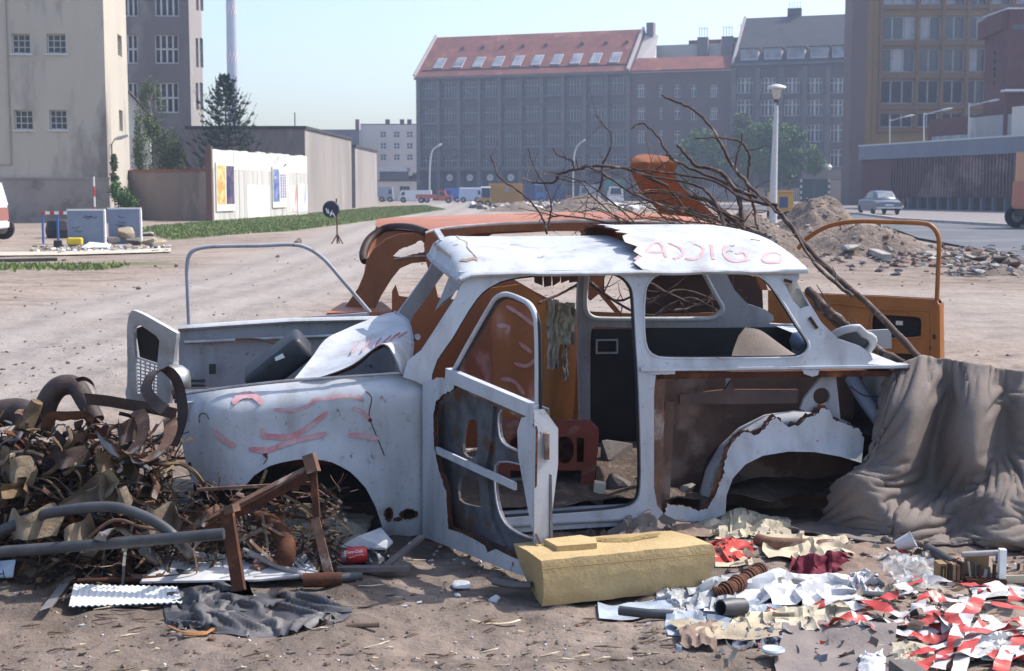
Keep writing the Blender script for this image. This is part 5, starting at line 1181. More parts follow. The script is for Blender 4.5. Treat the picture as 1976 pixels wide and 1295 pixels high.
mb = panel_mb(so2, [dh2, qh2, patch], sfn, .035, .05); part('body_side', mb, M_white, wc, smooth=45)
def ring(pts2, fn, r, name, m, lift=0.0, flat=None):
    mb = MB(); mb.tube([fn(p[0], p[1], lift) for p in pts2], r, 6, close=True, flat=flat); return part(name, mb, m, wc, smooth=70)
ring(qh2, sfn, .0065, 'window_surround', M_white, .003); ring(dh2, sfn, .011, 'door_seal', M_black, .03); ring(qh2, sfn, .007, 'window_rubber', M_black, .033)
mb = panel_mb(poly_px([(1509, 543), (1542, 545), (1569, 592), (1541, 601), (1524, 582)]), [], lambda u, w, k: sfn(u, w, .03+k), .01, .04); part('pillar_patch', mb, mat('dirty_cream_putty', (.50, .47, .40), (.3, .27, .22), sc=14, rough=.9), wc)
for x, y in ((1512, 540), (1561, 612)):
    mb = MB(); c = sfn(*S(x, y), -.008); mb.bar(c, c+V(.035, 0, -.01 if y < 600 else -.05), .012, .014); part('hinge', mb, M_rust, wc)
# --- far body side
WD = 1.40
def far_fn(u, w, k): return W(u, w, WD-vt(w)-k)
mb = panel_mb(so2, [smooth2(poly_px(dh), 2), smooth2(poly_px(qh), 2)], far_fn, .04, .07); part('far_body_side', mb, M_whitein, wc, smooth=45)
mb = MB(); mb.tube([far_fn(p[0], p[1], .045) for p in qh2], .014, 6, close=True); part('far_window_surround', mb, M_white, wc, smooth=70)
uB, uR = S(1240, 700).x, S(1750, 700).x
mb = MB(); mb.box8([W(uB+.06, .02, WD-.03), W(uR, .02, WD-.03), W(uR, .02, WD), W(uB+.06, .02, WD), W(uB+.06, .70, WD-.05), W(uR, .70, WD-.05), W(uR, .70, WD-.01), W(uB+.06, .70, WD-.01)]); part('far_quarter_panel', mb, M_black, wc)
# ash tray plate and dark trim on the far side
a = CPuw(1150, 655, WD-.07); b = CPuw(1192, 682, WD-.07); mb = MB()
for (x0, x1, z0, z1) in ((a[0], b[0], a[1]-.008, a[1]), (a[0], b[0], b[1], b[1]+.008), (a[0], a[0]+.008, b[1]+.009, a[1]-.009), (b[0]-.008, b[0], b[1]+.009, a[1]-.009)):
    mb.box8([W(x0, z0, WD-.08), W(x1, z0, WD-.08), W(x1, z0, WD-.06), W(x0, z0, WD-.06), W(x0, z1, WD-.08), W(x1, z1, WD-.08), W(x1, z1, WD-.06), W(x0, z1, WD-.06)])
part('ash_tray_frame', mb, M_whitein, wc)
# floor and sills
M_dirtfl = mat('littered_floor_dirt', (.13, .095, .075), (.08, .06, .05), sc=6, rough=.95, bump=.8, bsc=30, c3=(.24, .19, .15), sc3=8, th3=(.55, .7), bdist=.03)
mb = MB(); rows = []
for i in range(30):
    u = uf1+(uR-.1-uf1)*i/29; rows.append([W(u, .075+.045*fbm(u*4, j*.4, 2, 3)+.02, .08+1.26*j/16) for j in range(17)])
mb.grid(rows); part('floor', mb, M_dirtfl, wc, smooth=180)
for i, (y0, y1, v, m) in enumerate(((979, 991, .10, M_whitein), (991, 1003, .05, M_white), (1003, 1014, .0, M_whitein))):
    a = CPuw(940, y0+14, v); b = CPuw(1232, y0-3, v); mb = MB(); mb.tube([W(a[0]-.2, a[1]-.005, v), W(a[0], a[1], v), W((a[0]+b[0])/2, (a[1]+b[1])/2+.003, v), W(b[0], b[1], v)], .013, 8); part('sill_tube', mb, m, wc, smooth=60)
# --- rear quarter: torn open under the belt
q = lambda x, y, v: CP(x, y, v)
def slab(pts, v, th, m, name, rim=None, holes=(), step=.05, jg=None, lab=None, fnx=None):
    o2 = [Vector(CPuw(x, y, v)) for x, y in pts]; h2 = [[Vector(CPuw(x, y, v)) for x, y in h] for h in holes]
    if jg: o2 = jag(o2, jg, .012, 5)
    f = fnx or (lambda u, w, k: W(u, w, v+k)); mb = panel_mb(o2, h2, f, th, step, rim_slot=1 if rim else 0); return part(name, mb, [m, rim] if rim else m, wc, smooth=40, label=lab)
slab([(1272, 716), (1700, 716), (1700, 800), (1640, 1010), (1280, 1010)], .375, .02, M_trim, 'inner_trim_board')
slab([(1262, 718), (1284, 718), (1282, 800), (1276, 990), (1262, 985)], .03, .03, M_rustlt, 'rusty_post_edge', rim=M_rust, jg=.003)
slab([(1284, 774), (1302, 776), (1296, 880), (1292, 985), (1274, 985), (1278, 860)], .10, .03, M_trim, 'inner_post', rim=M_rust)
slab([(1312, 762), (1400, 752), (1410, 735), (1418, 752), (1540, 752), (1540, 778), (1410, 780), (1312, 778)], .16, .02, mat('grey_brown_rail', (.14, .10, .095), (.09, .065, .06), sc=5, rough=.8), 'inner_rail', rim=M_rust)
mb = MB(); mb.bar(q(1404, 716, .2), q(1405, 752, .2), .012, .02); part('strut', mb, M_whitein, wc)
slab([(1545, 790), (1552, 770), (1590, 722), (1612, 716), (1617, 760), (1622, 812), (1600, 802), (1570, 798)], .07, .02, M_whitein, 'wheel_house_bracket', holes=[[(1586+17*math.cos(a*math.pi/7), 765+17*math.sin(a*math.pi/7)) for a in range(14)]])
# inner arch band and outer torn skin
ib = [(1350, 1000), (1350, 950), (1362, 905), (1388, 860), (1425, 825), (1475, 800), (1530, 792), (1590, 795), (1640, 815)]
ob = [(1385, 1000), (1382, 950), (1398, 905), (1425, 868), (1462, 842), (1500, 830), (1550, 826), (1600, 830), (1640, 845)]
mb = MB(); rows = [[q(a[0], a[1], .22), q(a[0]+2, a[1]+3, .14), q((a[0]+b[0])/2, (a[1]+b[1])/2, .10), q(b[0], b[1], .10), q(b[0]+4, b[1]+8, .16)] for a, b in zip(ib, ob)]
rows2 = []
for i in range(len(rows)-1):
    for t_ in range(4): rows2.append([rows[i][j].lerp(rows[i+1][j], t_/4) for j in range(5)])
rows2.append(rows[-1]); mb.grid(rows2); part('inner_wheel_arch', mb, M_whitein, wc, smooth=60)
ra = [(1398, 990), (1400, 955), (1412, 922), (1436, 895), (1470, 878), (1520, 870), (1570, 871), (1620, 880), (1660, 892)]
tq = [(1672, 850), (1664, 832), (1645, 824), (1630, 818), (1612, 812), (1604, 792), (1592, 790), (1578, 804), (1562, 808), (1548, 822), (1530, 826), (1518, 822), (1502, 807), (1488, 818), (1478, 832), (1462, 842), (1440, 836), (1424, 848), (1408, 872), (1400, 900), (1392, 930), (1380, 960), (1368, 985), (1352, 990), (1335, 982), (1310, 980), (1290, 976), (1284, 1003), (1320, 1010), (1375, 1008)]
ra2 = [Vector(CPuw(x, y, .0)) for x, y in ra]; tq2 = jag([Vector(CPuw(x, y, 0)) for x, y in tq], .006, .011, 8, close=False)
def rearfn(u, w, k):
    d = min(math.hypot(u-p.x, w-p.y) for p in ra2); return W(u, w, .0-.045*math.exp(-(d/.06)**2)+.03+k)
mb = panel_mb(ra2+tq2, [], rearfn, .014, .035, rim_slot=1, back_slot=1); part('torn_rear_arch', mb, [M_white, M_rust], wc, smooth=50)
# rust film peeking behind the torn edge
tj = jag([Vector(CPuw(x, y, 0)) for x, y in tq[:-6]], .004, .012, 8, close=False); rj = random.Random(3); mb = MB(); mb.grid([[rearfn(p[0]-.004, p[1]-.004, .0165), rearfn(p[0]-rj.uniform(.004, .016), p[1]+rj.uniform(.004, .018), .0175)] for p in tj]); part('rust_layer', mb, M_rust, wc)
mb = MB(); mb.grid([[W(p.x, p.y, .015), W(p.x, p.y+.02, .25), W(p.x, p.y, .45)] for p in ra2]); part('rear_arch_liner', mb, M_black, wc, smooth=60)
mb = MB(); a = [W(S(1395, 900).x, 0, .44), W(S(1665, 900).x, 0, .44)]; mb.box8([W(ra2[0].x, .0, .42), W(ra2[-1].x+.1, .0, .42), W(ra2[-1].x+.1, .0, .46), W(ra2[0].x, .0, .46), W(ra2[0].x, .36, .42), W(ra2[-1].x+.1, .36, .42), W(ra2[-1].x+.1, .36, .46), W(ra2[0].x, .36, .46)]); part('wheel_well_wall', mb, M_black, wc)
# scraps of white skin left under the belt
slab([(1246, 714), (1304, 714), (1303, 722), (1282, 723), (1262, 724), (1247, 720)], -.004, .006, M_white, 'skin_scrap', jg=.003, step=.03)
slab([(1548, 713), (1582, 713), (1578, 724), (1566, 727), (1552, 722)], -.004, .006, M_white, 'skin_scrap', jg=.003, step=.03)
mb = MB(); a = CPuw(1236, 713, 0); b = CPuw(1756, 706, 0); mb.box8([W(a[0], a[1]-.006, -.012), W(b[0], b[1]-.006, -.012), W(b[0], b[1]-.006, .06), W(a[0], a[1]-.006, .06), W(a[0], a[1]+.005, -.010), W(b[0], b[1]+.005, -.010), W(b[0], b[1]+.005, .06), W(a[0], a[1]+.005, .06)]); part('belt_rail', mb, M_white, wc)
mb = MB(); a = CPuw(1265, 722, 0.05); b = CPuw(1750, 716, 0.05); mb.box8([W(a[0], a[1]-.02, .03), W(b[0], b[1]-.02, .03), W(b[0], b[1]-.02, .09), W(a[0], a[1]-.02, .09), W(a[0], a[1]+.005, .03), W(b[0], b[1]+.005, .03), W(b[0], b[1]+.005, .09), W(a[0], a[1]+.005, .09)]); part('belt_underside', mb, M_rust, wc)
mb = MB(); mb.tube([q(1642, 728, .25), q(1668, 770, .18), q(1705, 822, .10)], .035, 10); part('grey_tube', mb, mat('blue_grey_tube', (.20, .23, .31), None, rough=.5), wc, smooth=60)
mb = MB(); mb.tube(cr([q(1640, 745, .1), q(1670, 764, .08), q(1710, 762, .08), q(1745, 745, .08)], 5), .004, 5); part('cable', mb, M_dark, wc)
slab([(1625, 720), (1735, 718), (1735, 900), (1650, 900), (1640, 830)], .55, .02, M_black, 'rear_inner_panel')
mb = MB(); ut = uR-.06; mb.box8([W(ut, .03, .04), W(ut+.02, .03, .04), W(ut+.02, .03, WD-.04), W(ut, .03, WD-.04), W(ut, .69, .04), W(ut+.02, .69, .04), W(ut+.02, .69, WD-.04), W(ut, .69, WD-.04)]); part('tail_sun_block', mb, M_whitein, wc)  # plate added across the open tail to keep sun out of the cabin
mb = MB(); x0, x1 = ra2[2].x, ra2[-1].x+.12; xa = ra2[5].x; mb.box8([W(xa, .37, .1), W(x1, .37, .1), W(x1, .37, .36), W(xa+.05, .37, .36), W(xa, .385, .1), W(x1, .385, .1), W(x1, .385, .36), W(xa+.05, .385, .36)]); mb.box8([W(x0, .01, .39), W(x1, .01, .39), W(x1, .01, .41), W(x0, .01, .41), W(x0, .369, .39), W(x1, .369, .39), W(x1, .369, .41), W(x0, .369, .41)]); mb.box8([W(x1, .01, .05), W(x1+.01, .01, .05), W(x1+.01, .01, .41), W(x1, .01, .41), W(x1, .5, .05), W(x1+.01, .5, .05), W(x1+.01, .5, .41), W(x1, .5, .41)]); part('wheel_well', mb, M_black, wc)
# tail: rounded corner with oval opening
uo = [Vector(CPuw(1640+42*math.cos(a*math.pi/10), 660+30*math.sin(a*math.pi/10)+(8 if math.cos(a*math.pi/10) > 0 else -3), .35)) for a in range(20)]
mb = MB(); mb.tube([W(p.x, p.y, .35+.1*math.sin(i*math.pi/10)) for i, p in enumerate(uo)], .022, 8, close=True, flat=(1, .7)); part('tail_window_ring', mb, M_white, wc, smooth=70)
mb = MB(); mb.add([W(p.x, p.y, .36+.1*math.sin(i*math.pi/10)) for i, p in enumerate(uo)], [tuple(range(20))]); part('dark_glass', mb, mat('dusty_dark_glass', (.07, .08, .10), (.12, .13, .15), sc=6, rough=.4), wc)
mb = MB(); rows = [[W(CPuw(x, y, 0)[0]+.0, CPuw(x, y, 0)[1]-.005, v) for v in (.05, .3, .7, 1.1, 1.35)] for x, y in ((1690, 706), (1720, 705), (1752, 706))]; mb.grid(rows); part('tail_deck', mb, M_white, wc)
# --- roof
ug, uh = S(888, 524).x, S(1546, 523).x; WG = S(1200, 524).y
def roof_pt(s, t, crown, dent=0.0, lift=0.0):
    """s along 0..1, t across 0..1 (near to far)"""
    bul = math.sin(math.pi*t); v0, v1 = .085-.02, WD-.085+.02; v = v0+(v1-v0)*t
    u = ug-.05*bul**.6-.005+(uh+.02+.05*bul**.6-(ug-.05*bul**.6-.005))*s
    sh = (1-abs(2*t-1)**2.8); e = 1
    fr = min(1, (s/.07)) if s < .07 else 1; fr = math.sqrt(max(0, 1-(1-fr)**2))*.75+.25
    re = 1 if s < .80 else math.sqrt(max(0, 1-((s-.80)/.203)**2.2)); 
    w = WG+.0+crown*sh*fr*re - .03*(1-fr) + (-.012 if False else 0)
    w -= dent*math.exp(-((s-.28)/.2)**2)*math.exp(-((t-.35)/.25)**2)
    w += .004*noise.noise(V(s*9, t*6, 4))
    return W(u, w+lift, v)
def s_of_px(px): return (S(px, 523).x-ug)/(uh-ug)
st = s_of_px(1205)
mb = MB(); rows = []; ns = 44
for i in range(ns+1):
    s = (st+.06)*i/ns; rows.append([roof_pt(s, j/24, min(.105, .105), .028) for j in range(25)])
mb.grid(rows); rows = [[p-V(0, 0, .012) for p in r_][::-1] for r_ in rows]; mb.grid(rows); part('dented_front_roof', mb, M_white, wc, smooth=50)
mb = MB(); rows = []; tear = [st+.012+.012*(-1)**j*(1 if j % 3 else .3)+.02*noise.noise(V(j*.6, 1, 2)) + .03*(1-j/30) for j in range(31)]
for i in range(60):
    f = i/59; rows.append([roof_pt(tear[j]+(1-tear[j])*f, j/30, .155, 0, .004+.005*max(0, 1-f*9)) for j in range(31)])
mb.grid(rows); mb.m = 1; mb.grid([[p-V(0, 0, .009) for p in r_][::-1] for r_ in rows]); mb.grid([[p-V(0, 0, .009) for p in rows[0]], rows[0]]); mb.m = 0
rr_ = part('torn_rear_roof', mb, [M_white, M_rust], wc, smooth=50)
mb = MB(); pts = [roof_pt(0, j/16, .105, 0, -.012)+V(0, 0, 0) for j in range(17)]; mb.tube(pts, .012, 6); part('windscreen_header', mb, M_whitein, wc, smooth=60)
for t_, nm in ((0, 'gutter'), (1, 'far_gutter')):
    mb = MB(); mb.tube([roof_pt(k/30, t_, .1, 0, -.004) for k in range(31)], .012, 6); part(nm, mb, M_white, wc, smooth=60)
# header box under the front of the roof and sun visor remains
mb = MB(); rows = [[W(ug+.02+.03*k, WG-.02-.03*k, v) for v in (.1, .4, .7, 1.0, 1.3)] for k in range(3)]; mb.grid(rows); part('header_panel', mb, M_whitein, wc, smooth=60)
mb = MB(); mb.grid([[q(868, 530, .3), q(890, 545, .15), q(886, 556, .15)], [q(850, 575, .35), q(868, 580, .3), q(872, 570, .2)], [q(838, 602, .4), q(842, 596, .38), q(846, 590, .36)]]); part('hanging_visor', mb, M_whitein, wc)
mb = MB(); mb.bar(q(842, 444, .95), q(856, 466, .8), .03, .012); part('bent_metal_strip', mb, M_whitein, wc)
for k in range(5):   # torn lining hanging from the roof inside
    x = 1030+k*17; mb = MB(); mb.grid([[q(x, 520, .7), q(x+18, 520, .7)], [q(x+rnd(0, 3), 548+rnd(-6, 8), .72), q(x+17, 546+rnd(-6, 8), .7)]]); part('torn_lining', mb, M_trim, wc)
def roof_line(pts, wd, crown=.105, m=None, nm='crack'):
    pts = cr([V(a, b, 0) for a, b in pts], 6); mb = MB(); rows = []
    for i, p in enumerate(pts):
        t_ = (pts[min(i+1, len(pts)-1)]-pts[max(i-1, 0)]); t_ = Vector((t_.x*2, t_.y*1.2)).normalized(); n_ = Vector((-t_.y, t_.x)); w_ = wd*(1+.9*noise.noise(V(i*.9, pts[0].x*9, 1)))
        rows.append([roof_pt(p.x+n_.x*w_*k/2, p.y+n_.y*w_*k/1.2, crown, .028 if crown < .12 else 0, .003 if crown < .12 else .0065) for k in (-.5, .5)])
    mb.grid(rows); part(nm, mb, m or M_rust, wc, smooth=60)
M_brnl = mat('rusty_tan_edge', (.26, .17, .11), (.40, .32, .24), sc=20)
roof_line([(.075, .10), (.07, .25), (.085, .4), (.075, .55), (.085, .75), (.08, .92)], .007, m=M_brnl)
roof_line([(.03, .12), (.045, .10), (.06, .11), (.075, .10)], .025, m=M_brnl, nm='peeled_edge')
roof_line([(.015, .2), (.012, .5), (.015, .8)], .012, m=M_brnl, nm='worn_edge')
for k in range(14): a, b = rnd(.05, .95), rnd(.05, .5); roof_line([(a, b), (a+rnd(.004, .02), b+rnd(-.02, .02)), (a+rnd(.01, .03), b+rnd(-.02, .02))], rnd(.003, .007), .105 if a < st-.03 else .155, M_brnl if k % 2 else M_dark, 'scratch') if abs(a-st) > .05 else None
# pink letters on the roof: A C I G O, sprayed
def rfn(u, w, k): return None
def roof_stroke(pts, wd):
    """pts in px on the roof near slope -> (s,t) found by search"""
    out = []
    for (x, y) in pts:
        best = None
        for i in range(60):
            t_ = .02+.5*i/60
            p0 = roof_pt(s_of_px(x), t_, .155, 0, .006)
            # project
            d = p0-CAMP; c, s_ = math.cos(TH), math.sin(TH); zf = d.y*c-d.z*s_; yy = CY-F*((d.y*s_+d.z*c)/zf); xx = CX+F*d.x/zf
            e = abs(yy-y)
            if best is None or e < best[0]: best = (e, t_, xx)
        s1 = s_of_px(x-(best[2]-x)); out.append((s1, best[1]))
    fn = lambda a, b, k: roof_pt(a, b, .155, 0, .0095)
    pts = cr([V(a, b*.35, 0) for a, b in out], 6); mb = MB(); rows = []
    for i, p in enumerate(pts):
        t_ = (pts[min(i+1, len(pts)-1)]-pts[max(i-1, 0)]); t_ = Vector((t_.x*1.5, t_.y*3)).normalized() if t_.length > 1e-6 else Vector((1, 0)); n_ = Vector((-t_.y, t_.x)); w_ = wd*(1+.3*noise.noise(V(i*.6, 3, 1)))
        rows.append([roof_pt(p.x+n_.x*w_*k/1.5, p.y/.35+n_.y*w_*k/1.05, .155, 0, .0062) for k in (-.5, 0, .5)])
    mb.grid(rows); part('pink_letter_stroke', mb, mat('faded_pink_paint', (.60, .27, .29), (.62, .42, .43), sc=20, rough=.7), rr_)
for s_ in ([(1225, 500), (1240, 490), (1262, 468)], [(1262, 468), (1275, 470), (1285, 495)], [(1240, 488), (1280, 486)], [(1290, 468), (1312, 478), (1318, 490), (1300, 500)], [(1322, 500), (1345, 498), (1358, 480), (1340, 470)], [(1372, 472), (1376, 500)], [(1400, 476), (1398, 492), (1412, 502), (1440, 500), (1436, 488), (1420, 490)], [(1480, 490), (1472, 500), (1484, 508), (1505, 506), (1508, 494), (1495, 486), (1480, 490)]):
    roof_stroke(s_, .013)
# --- crumpled bonnet
rw = [[(562, 738, .12), (600, 692, .42), (628, 655, .65), (665, 636, .85), (700, 621, 1.0), (745, 605, 1.2), (768, 602, 1.2)],
      [(565, 739, .11), (612, 706, .33), (650, 680, .5), (690, 658, .65), (735, 635, .8), (775, 615, 1.0), (790, 622, .95)],
      [(568, 739, .10), (622, 722, .16), (668, 700, .24), (712, 680, .3), (750, 660, .4), (785, 640, .6), (797, 645, .6)],
      [(572, 739, .09), (630, 723, .08), (680, 702, .1), (728, 667, .12), (755, 662, .15), (790, 662, .35), (798, 664, .4)],
      [(574, 740, .10), (632, 724, .09), (684, 703, .11), (738, 664, .1), (766, 690, .04), (786, 700, .15), (797, 680, .3)],
      [(575, 741, .12), (633, 726, .11), (686, 706, .13), (741, 667, .12), (775, 722, .02), (782, 715, .1), (792, 700, .2)]]
rows = [[q(*p) for p in r_] for r_ in rw]; rows = [cr(r_, 5) for r_ in rows]; rows = list(map(list, zip(*[cr(list(c_), 5) for c_ in zip(*rows)])))
mb = MB(); mb.grid(rows); mb.m = 1; mb.grid([[p+V(.0, .012, -.008) for p in r_][::-1] for r_ in rows]); bn = part('crumpled_bonnet', mb, [M_white, M_rust], wc, smooth=50)
mb = MB(); mb.tube([rows[i][-1] if False else r_[-1] for i, r_ in enumerate(rows)]if False else [p+V(0, -.004, .002) for p in [c_[-3] for c_ in rows]], .006, 6); part('bonnet_edge', mb, M_whitein, bn)
fl_ = lambda a, b: [rows[0][0]]
for k in range(6):
    mb = MB(); i = 3+k*2; r0 = rows[i] if False else None
    a = rows[8+k*1][12+k*2] if len(rows) > 16+k and len(rows[0]) > 22 else rows[2][4]; b = rows[6+k][15+k*2] if len(rows[0]) > 26 else rows[2][5]
    a = a+V(0, -.012, .006); b = b+V(0, -.012, .006); mb.grid([[a, a+V(0, .0, .012)], [a.lerp(b, .5)+V(0, -.002, 0), a.lerp(b, .5)+V(0, 0, .014)], [b, b+V(0, 0, .01)]]); part('pink_smear', mb, M_pink, bn)
mb = MB(); mb.tube([q(797, 655, .55), q(806, 650, .5)], .016, 8); part('bonnet_catch', mb, M_chrome, bn, smooth=60)
# --- black box and headlight bowl, front panel, far fender
ctr = q(537, 700, .62); mb = MB(); rot = Matrix.Rotation(R(-38), 3, 'Y') @ Matrix.Rotation(R(14), 3, 'X')
mb.box((0, 0, 0), (.33, .2, .13), rot); me = mk('black_tank', MB().add([carP.pt(0, 0)*0+v for v in mb.v], mb.f), mat('black_plastic', (.025, .027, .035), (.05, .052, .06), sc=5, rough=.45)); 
o = bpy.data.objects.new('black_tank', me); COL.objects.link(o); o.parent = wc; o.matrix_local = ROOT[wc] @ Matrix.Translation(ctr); ROOT[o] = Matrix.Translation(-ctr)
b_ = o.modifiers.new('bevel', 'BEVEL'); b_.width = .03; b_.segments = 4
for p_ in me.polygons: p_.use_smooth = True
mb = MB(); mb.grid([[q(530, 690, .50), q(545, 682, .50)], [q(532, 697, .5), q(550, 690, .50)]]); part('torn_label', mb, M_stripe_w, wc)
mb = MB(); c = q(338, 735, .35); mb.lathe([(.0, .07), (.04, .065), (.065, .04), (.08, 0), (.083, -.015), (.07, -.015)], 20, c, (1, .15, .1)); part('headlight_bowl', mb, M_chrome, wc, smooth=50)
uff = CPuw(345, 640, 1.36)[0]
mb = MB(); wt = .745
def farf(u, w, k): return W(u, w, 1.37-k)
mb.box8([W(uff, .25, 1.37), W(uf1, .25, 1.37), W(uf1, .25, 1.40), W(uff, .25, 1.40), W(uff, wt, 1.34), W(uf1, wt+.03, 1.34), W(uf1, wt+.03, 1.37), W(uff, wt, 1.37)]); part('far_inner_wing', mb, M_whitein, wc)
mb = MB(); mb.tube([W(uff, wt, 1.34), W((uff+uf1)/2, wt+.03, 1.34), W(uf1, wt+.035, 1.34)], .022, 8, flat=(1.6, .7)); part('far_fender_top', mb, M_white, wc, smooth=60)
mb = MB(); mb.tube([W(uff+.03, wt-.07, 1.31), W(uf1, wt-.04, 1.31)], .012, 6); part('wing_bead', mb, M_chrome, wc, smooth=60)
for (x, y, w_, h_) in ((410, 712, .03, .05), (372, 735, .12, .012), (372, 745, .12, .012), (372, 755, .12, .012)): mb = MB(); mb.box(q(x, y, 1.30), (w_, .03, h_)); part('bay_fitting', mb, M_dark, wc)
mb = MB(); mb.tube(cr([q(455, 655, 1.0), q(500, 655, .9), q(545, 668, .8)], 5), .006, 5); part('dangling_strap', mb, M_trim, wc)
gp = Pl((P(290, 700, 6.35).x, 6.35), R(-16)); gat = lambda x, y: Vector(gp.at(x, y, .12*(700-y)/100))
def gfn(u, w, k): z0 = gp.at(290, 700)[1]; return gp.pt(u, w, .12*(w-z0)/.23*1.0-k)
g2 = lambda pts: [Vector(gp.at(x, y)) for x, y in pts]
mb = panel_mb(smooth2(g2([(222, 775), (232, 745), (248, 690), (266, 625), (280, 598), (292, 596), (318, 612), (352, 636), (357, 642), (348, 665), (326, 725), (304, 785), (262, 785)]), 2), [g2([(264, 690), (270, 655), (278, 628), (290, 622), (316, 645), (320, 655), (302, 705), (284, 768), (246, 764), (256, 722)])], lambda u, w, k: gfn(u, w, k), .03, .04)
fp = part('grille_panel', mb, M_white, wc, smooth=40)
mb = MB()
Ag, Bg, Cg, Dg = [gfn(*gp.at(*p), .012) for p in ((262, 690), (304, 706), (282, 772), (242, 766))]
for i in range(6): f = i/5; part('grille_bar', MB().bar(Ag.lerp(Bg, f), Dg.lerp(Cg, f), .006, .006), M_white, fp)
for i in range(11): f = i/10; part('grille_slat', MB().bar(Ag.lerp(Dg, f), Bg.lerp(Cg, f), .005, .008), M_white, fp)
mb = MB(); mb.add([gfn(*gp.at(*p), .028) for p in ((266, 690), (274, 632), (292, 626), (318, 650), (302, 704))], [(0, 1, 2, 3, 4)]); part('opening_shade', mb, M_black, fp)  # black sheet put in for the shade inside the upper grille opening
# --- near door, swung open towards the viewer
H0 = W(S(824, 900).x, 0, -.004); dv = V(.50, -.86, 0).normalized(); dP = Pl((H0.x, H0.y), math.atan2(dv.y, dv.x))
dn = dP.N if dP.N.x < 0 else -dP.N     # outer skin side, towards the left
off = 1 if dP.N.x < 0 else -1
def dfn(u, w, k): return dP.pt(u, w, -off*k)
d2 = lambda pts: [Vector(dP.at(x, y)) for x, y in pts]
wd = thing('open_front_door', 'open white front door with torn lower skin and a window tinted with pink reflections, swung towards the viewer', 'car door', H0-V(0, 0, H0.z), 0)
skin = d2([(824, 745), (834, 733), (862, 728), (886, 742), (884, 750), (862, 762), (849, 775), (845, 800), (846, 860), (855, 905), (870, 950), (872, 1000), (874, 1020), (900, 1028), (925, 1040), (945, 1052), (950, 1065), (966, 1058), (985, 1068), (1000, 1075), (1048, 1092), (1052, 1121), (985, 1098), (900, 1064), (824, 1034)])
mb = panel_mb(jag(skin, .005, .012, 4, only=lambda p: p.x > .05 and p.y > .12), [], lambda u, w, k: dfn(u, w, k-.022), .012, .04, rim_slot=1); part('torn_outer_skin', mb, [M_white, M_rust], wd, smooth=45)
tj = jag(skin[4:21], .004, .012, 6, close=False); mb = MB(); mb.grid([[dfn(p[0]-.006, p[1], -.0085), dfn(p[0]+rj.uniform(.006, .022), p[1]+rj.uniform(-.002, .02), -.0075)] for p in tj]); part('rust_layer', mb, M_rust, wd)
M_dkpr = mat('dark_grey_primer', (.13, .135, .155), (.05, .048, .05), sc=7, rough=.6, c3=(.10, .05, .03), sc3=5)
inner = d2([(830, 745), (868, 722), (1040, 790), (1044, 900), (1048, 1105), (940, 1078), (832, 1030)])
h1 = smooth2(d2([(885, 818), (905, 815), (905, 880), (880, 875)]), 3); h2 = smooth2(d2([(956, 790), (1012, 815), (1015, 873), (965, 862), (950, 835)]), 3)
h3 = smooth2(d2([(876, 920), (912, 935), (918, 975), (900, 978), (872, 965)]), 3); h4 = smooth2(d2([(950, 893), (1012, 912), (1017, 1010), (1021, 1042), (972, 1022), (950, 988), (942, 930)]), 3)
mb = panel_mb(inner, [h1, h2, h3, h4], lambda u, w, k: dfn(u, w, k+.035), .012, .05); part('inner_frame', mb, M_dkpr, wd, smooth=45)
for hh in (h2, h4): mb = MB(); mb.tube([dfn(p.x, p.y, .03) for p in hh], .004, 5, close=True); part('opening_lip', mb, M_whitein, wd, smooth=70)
for (a, b, w_, h_, m) in (((848, 868), (1000, 938), .012, .03, M_white), ((870, 722), (1040, 794), .03, .055, M_white), ((872, 738), (1036, 815), .02, .03, M_rustlt)):
    pa, pb = dP.at(*a), dP.at(*b); mb = MB(); k = -.012 if m is not M_rustlt else .012; mb.bar(dfn(*pa, k), dfn(*pb, k), w_, h_); part('belt_rail' if h_ > .04 else 'cross_bar', mb, m, wd, smooth=30)
mb = panel_mb(d2([(912, 765), (944, 778), (940, 850), (930, 900), (940, 1000), (965, 1055), (938, 1045), (918, 960), (914, 870)]), [], lambda u, w, k: dfn(u, w, k+.018), .02, .05); part('guide_channel', mb, M_dkpr, wd)
# shut face: end cap of the door
ue_, _ = dP.at(1044, 900)
mb = MB(); zs = [dP.at(1044, y)[1] for y in (790, 830, 900, 1000, 1115)]; wdts = [.03, .075, .075, .055, .035]; rows = [[dP.pt(ue_, z, off*.03), dP.pt(ue_+.002, z, off*.03-off*w_*1.4)] for z, w_ in zip(zs, wdts)]
mb.grid(rows); mb.grid([[a+dv*-.01 for a in r_][::-1] for r_ in rows]); part('shut_face', mb, M_white, wd)
mb = MB(); mb.box(dP.pt(ue_+.008, dP.at(1044, 860)[1], off*-.02), (.02, .05, .1)); part('lock', mb, M_rustlt, wd)
mb = panel_mb(d2([(1018, 805), (1040, 800), (1046, 830), (1042, 1045), (1052, 1048), (1036, 1010), (1012, 880), (1010, 830)]), [], lambda u, w, k: dfn(u, w, k-.028), .01, .05, rim_slot=1); part('rear_edge', mb, [M_white, M_rust], wd)
wf = d2([(874, 720), (900, 672), (925, 628), (945, 594), (958, 575), (976, 568), (1000, 575), (1022, 588), (1033, 610), (1036, 640), (1037, 700), (1037, 795)])
mb = MB(); mb.tube([dfn(p.x, p.y, 0) for p in cr([V(p.x, p.y, 0) for p in wf], 5)], .0105, 8, flat=(1.15, 1)); part('window_frame', mb, M_white, wd, smooth=60)
mb = MB(); mb.tube([dfn(p.x+.012, p.y-.012, .006) for p in cr([V(p.x, p.y, 0) for p in wf], 5)], .008, 6); part('window_rubber', mb, M_black, wd, smooth=60)
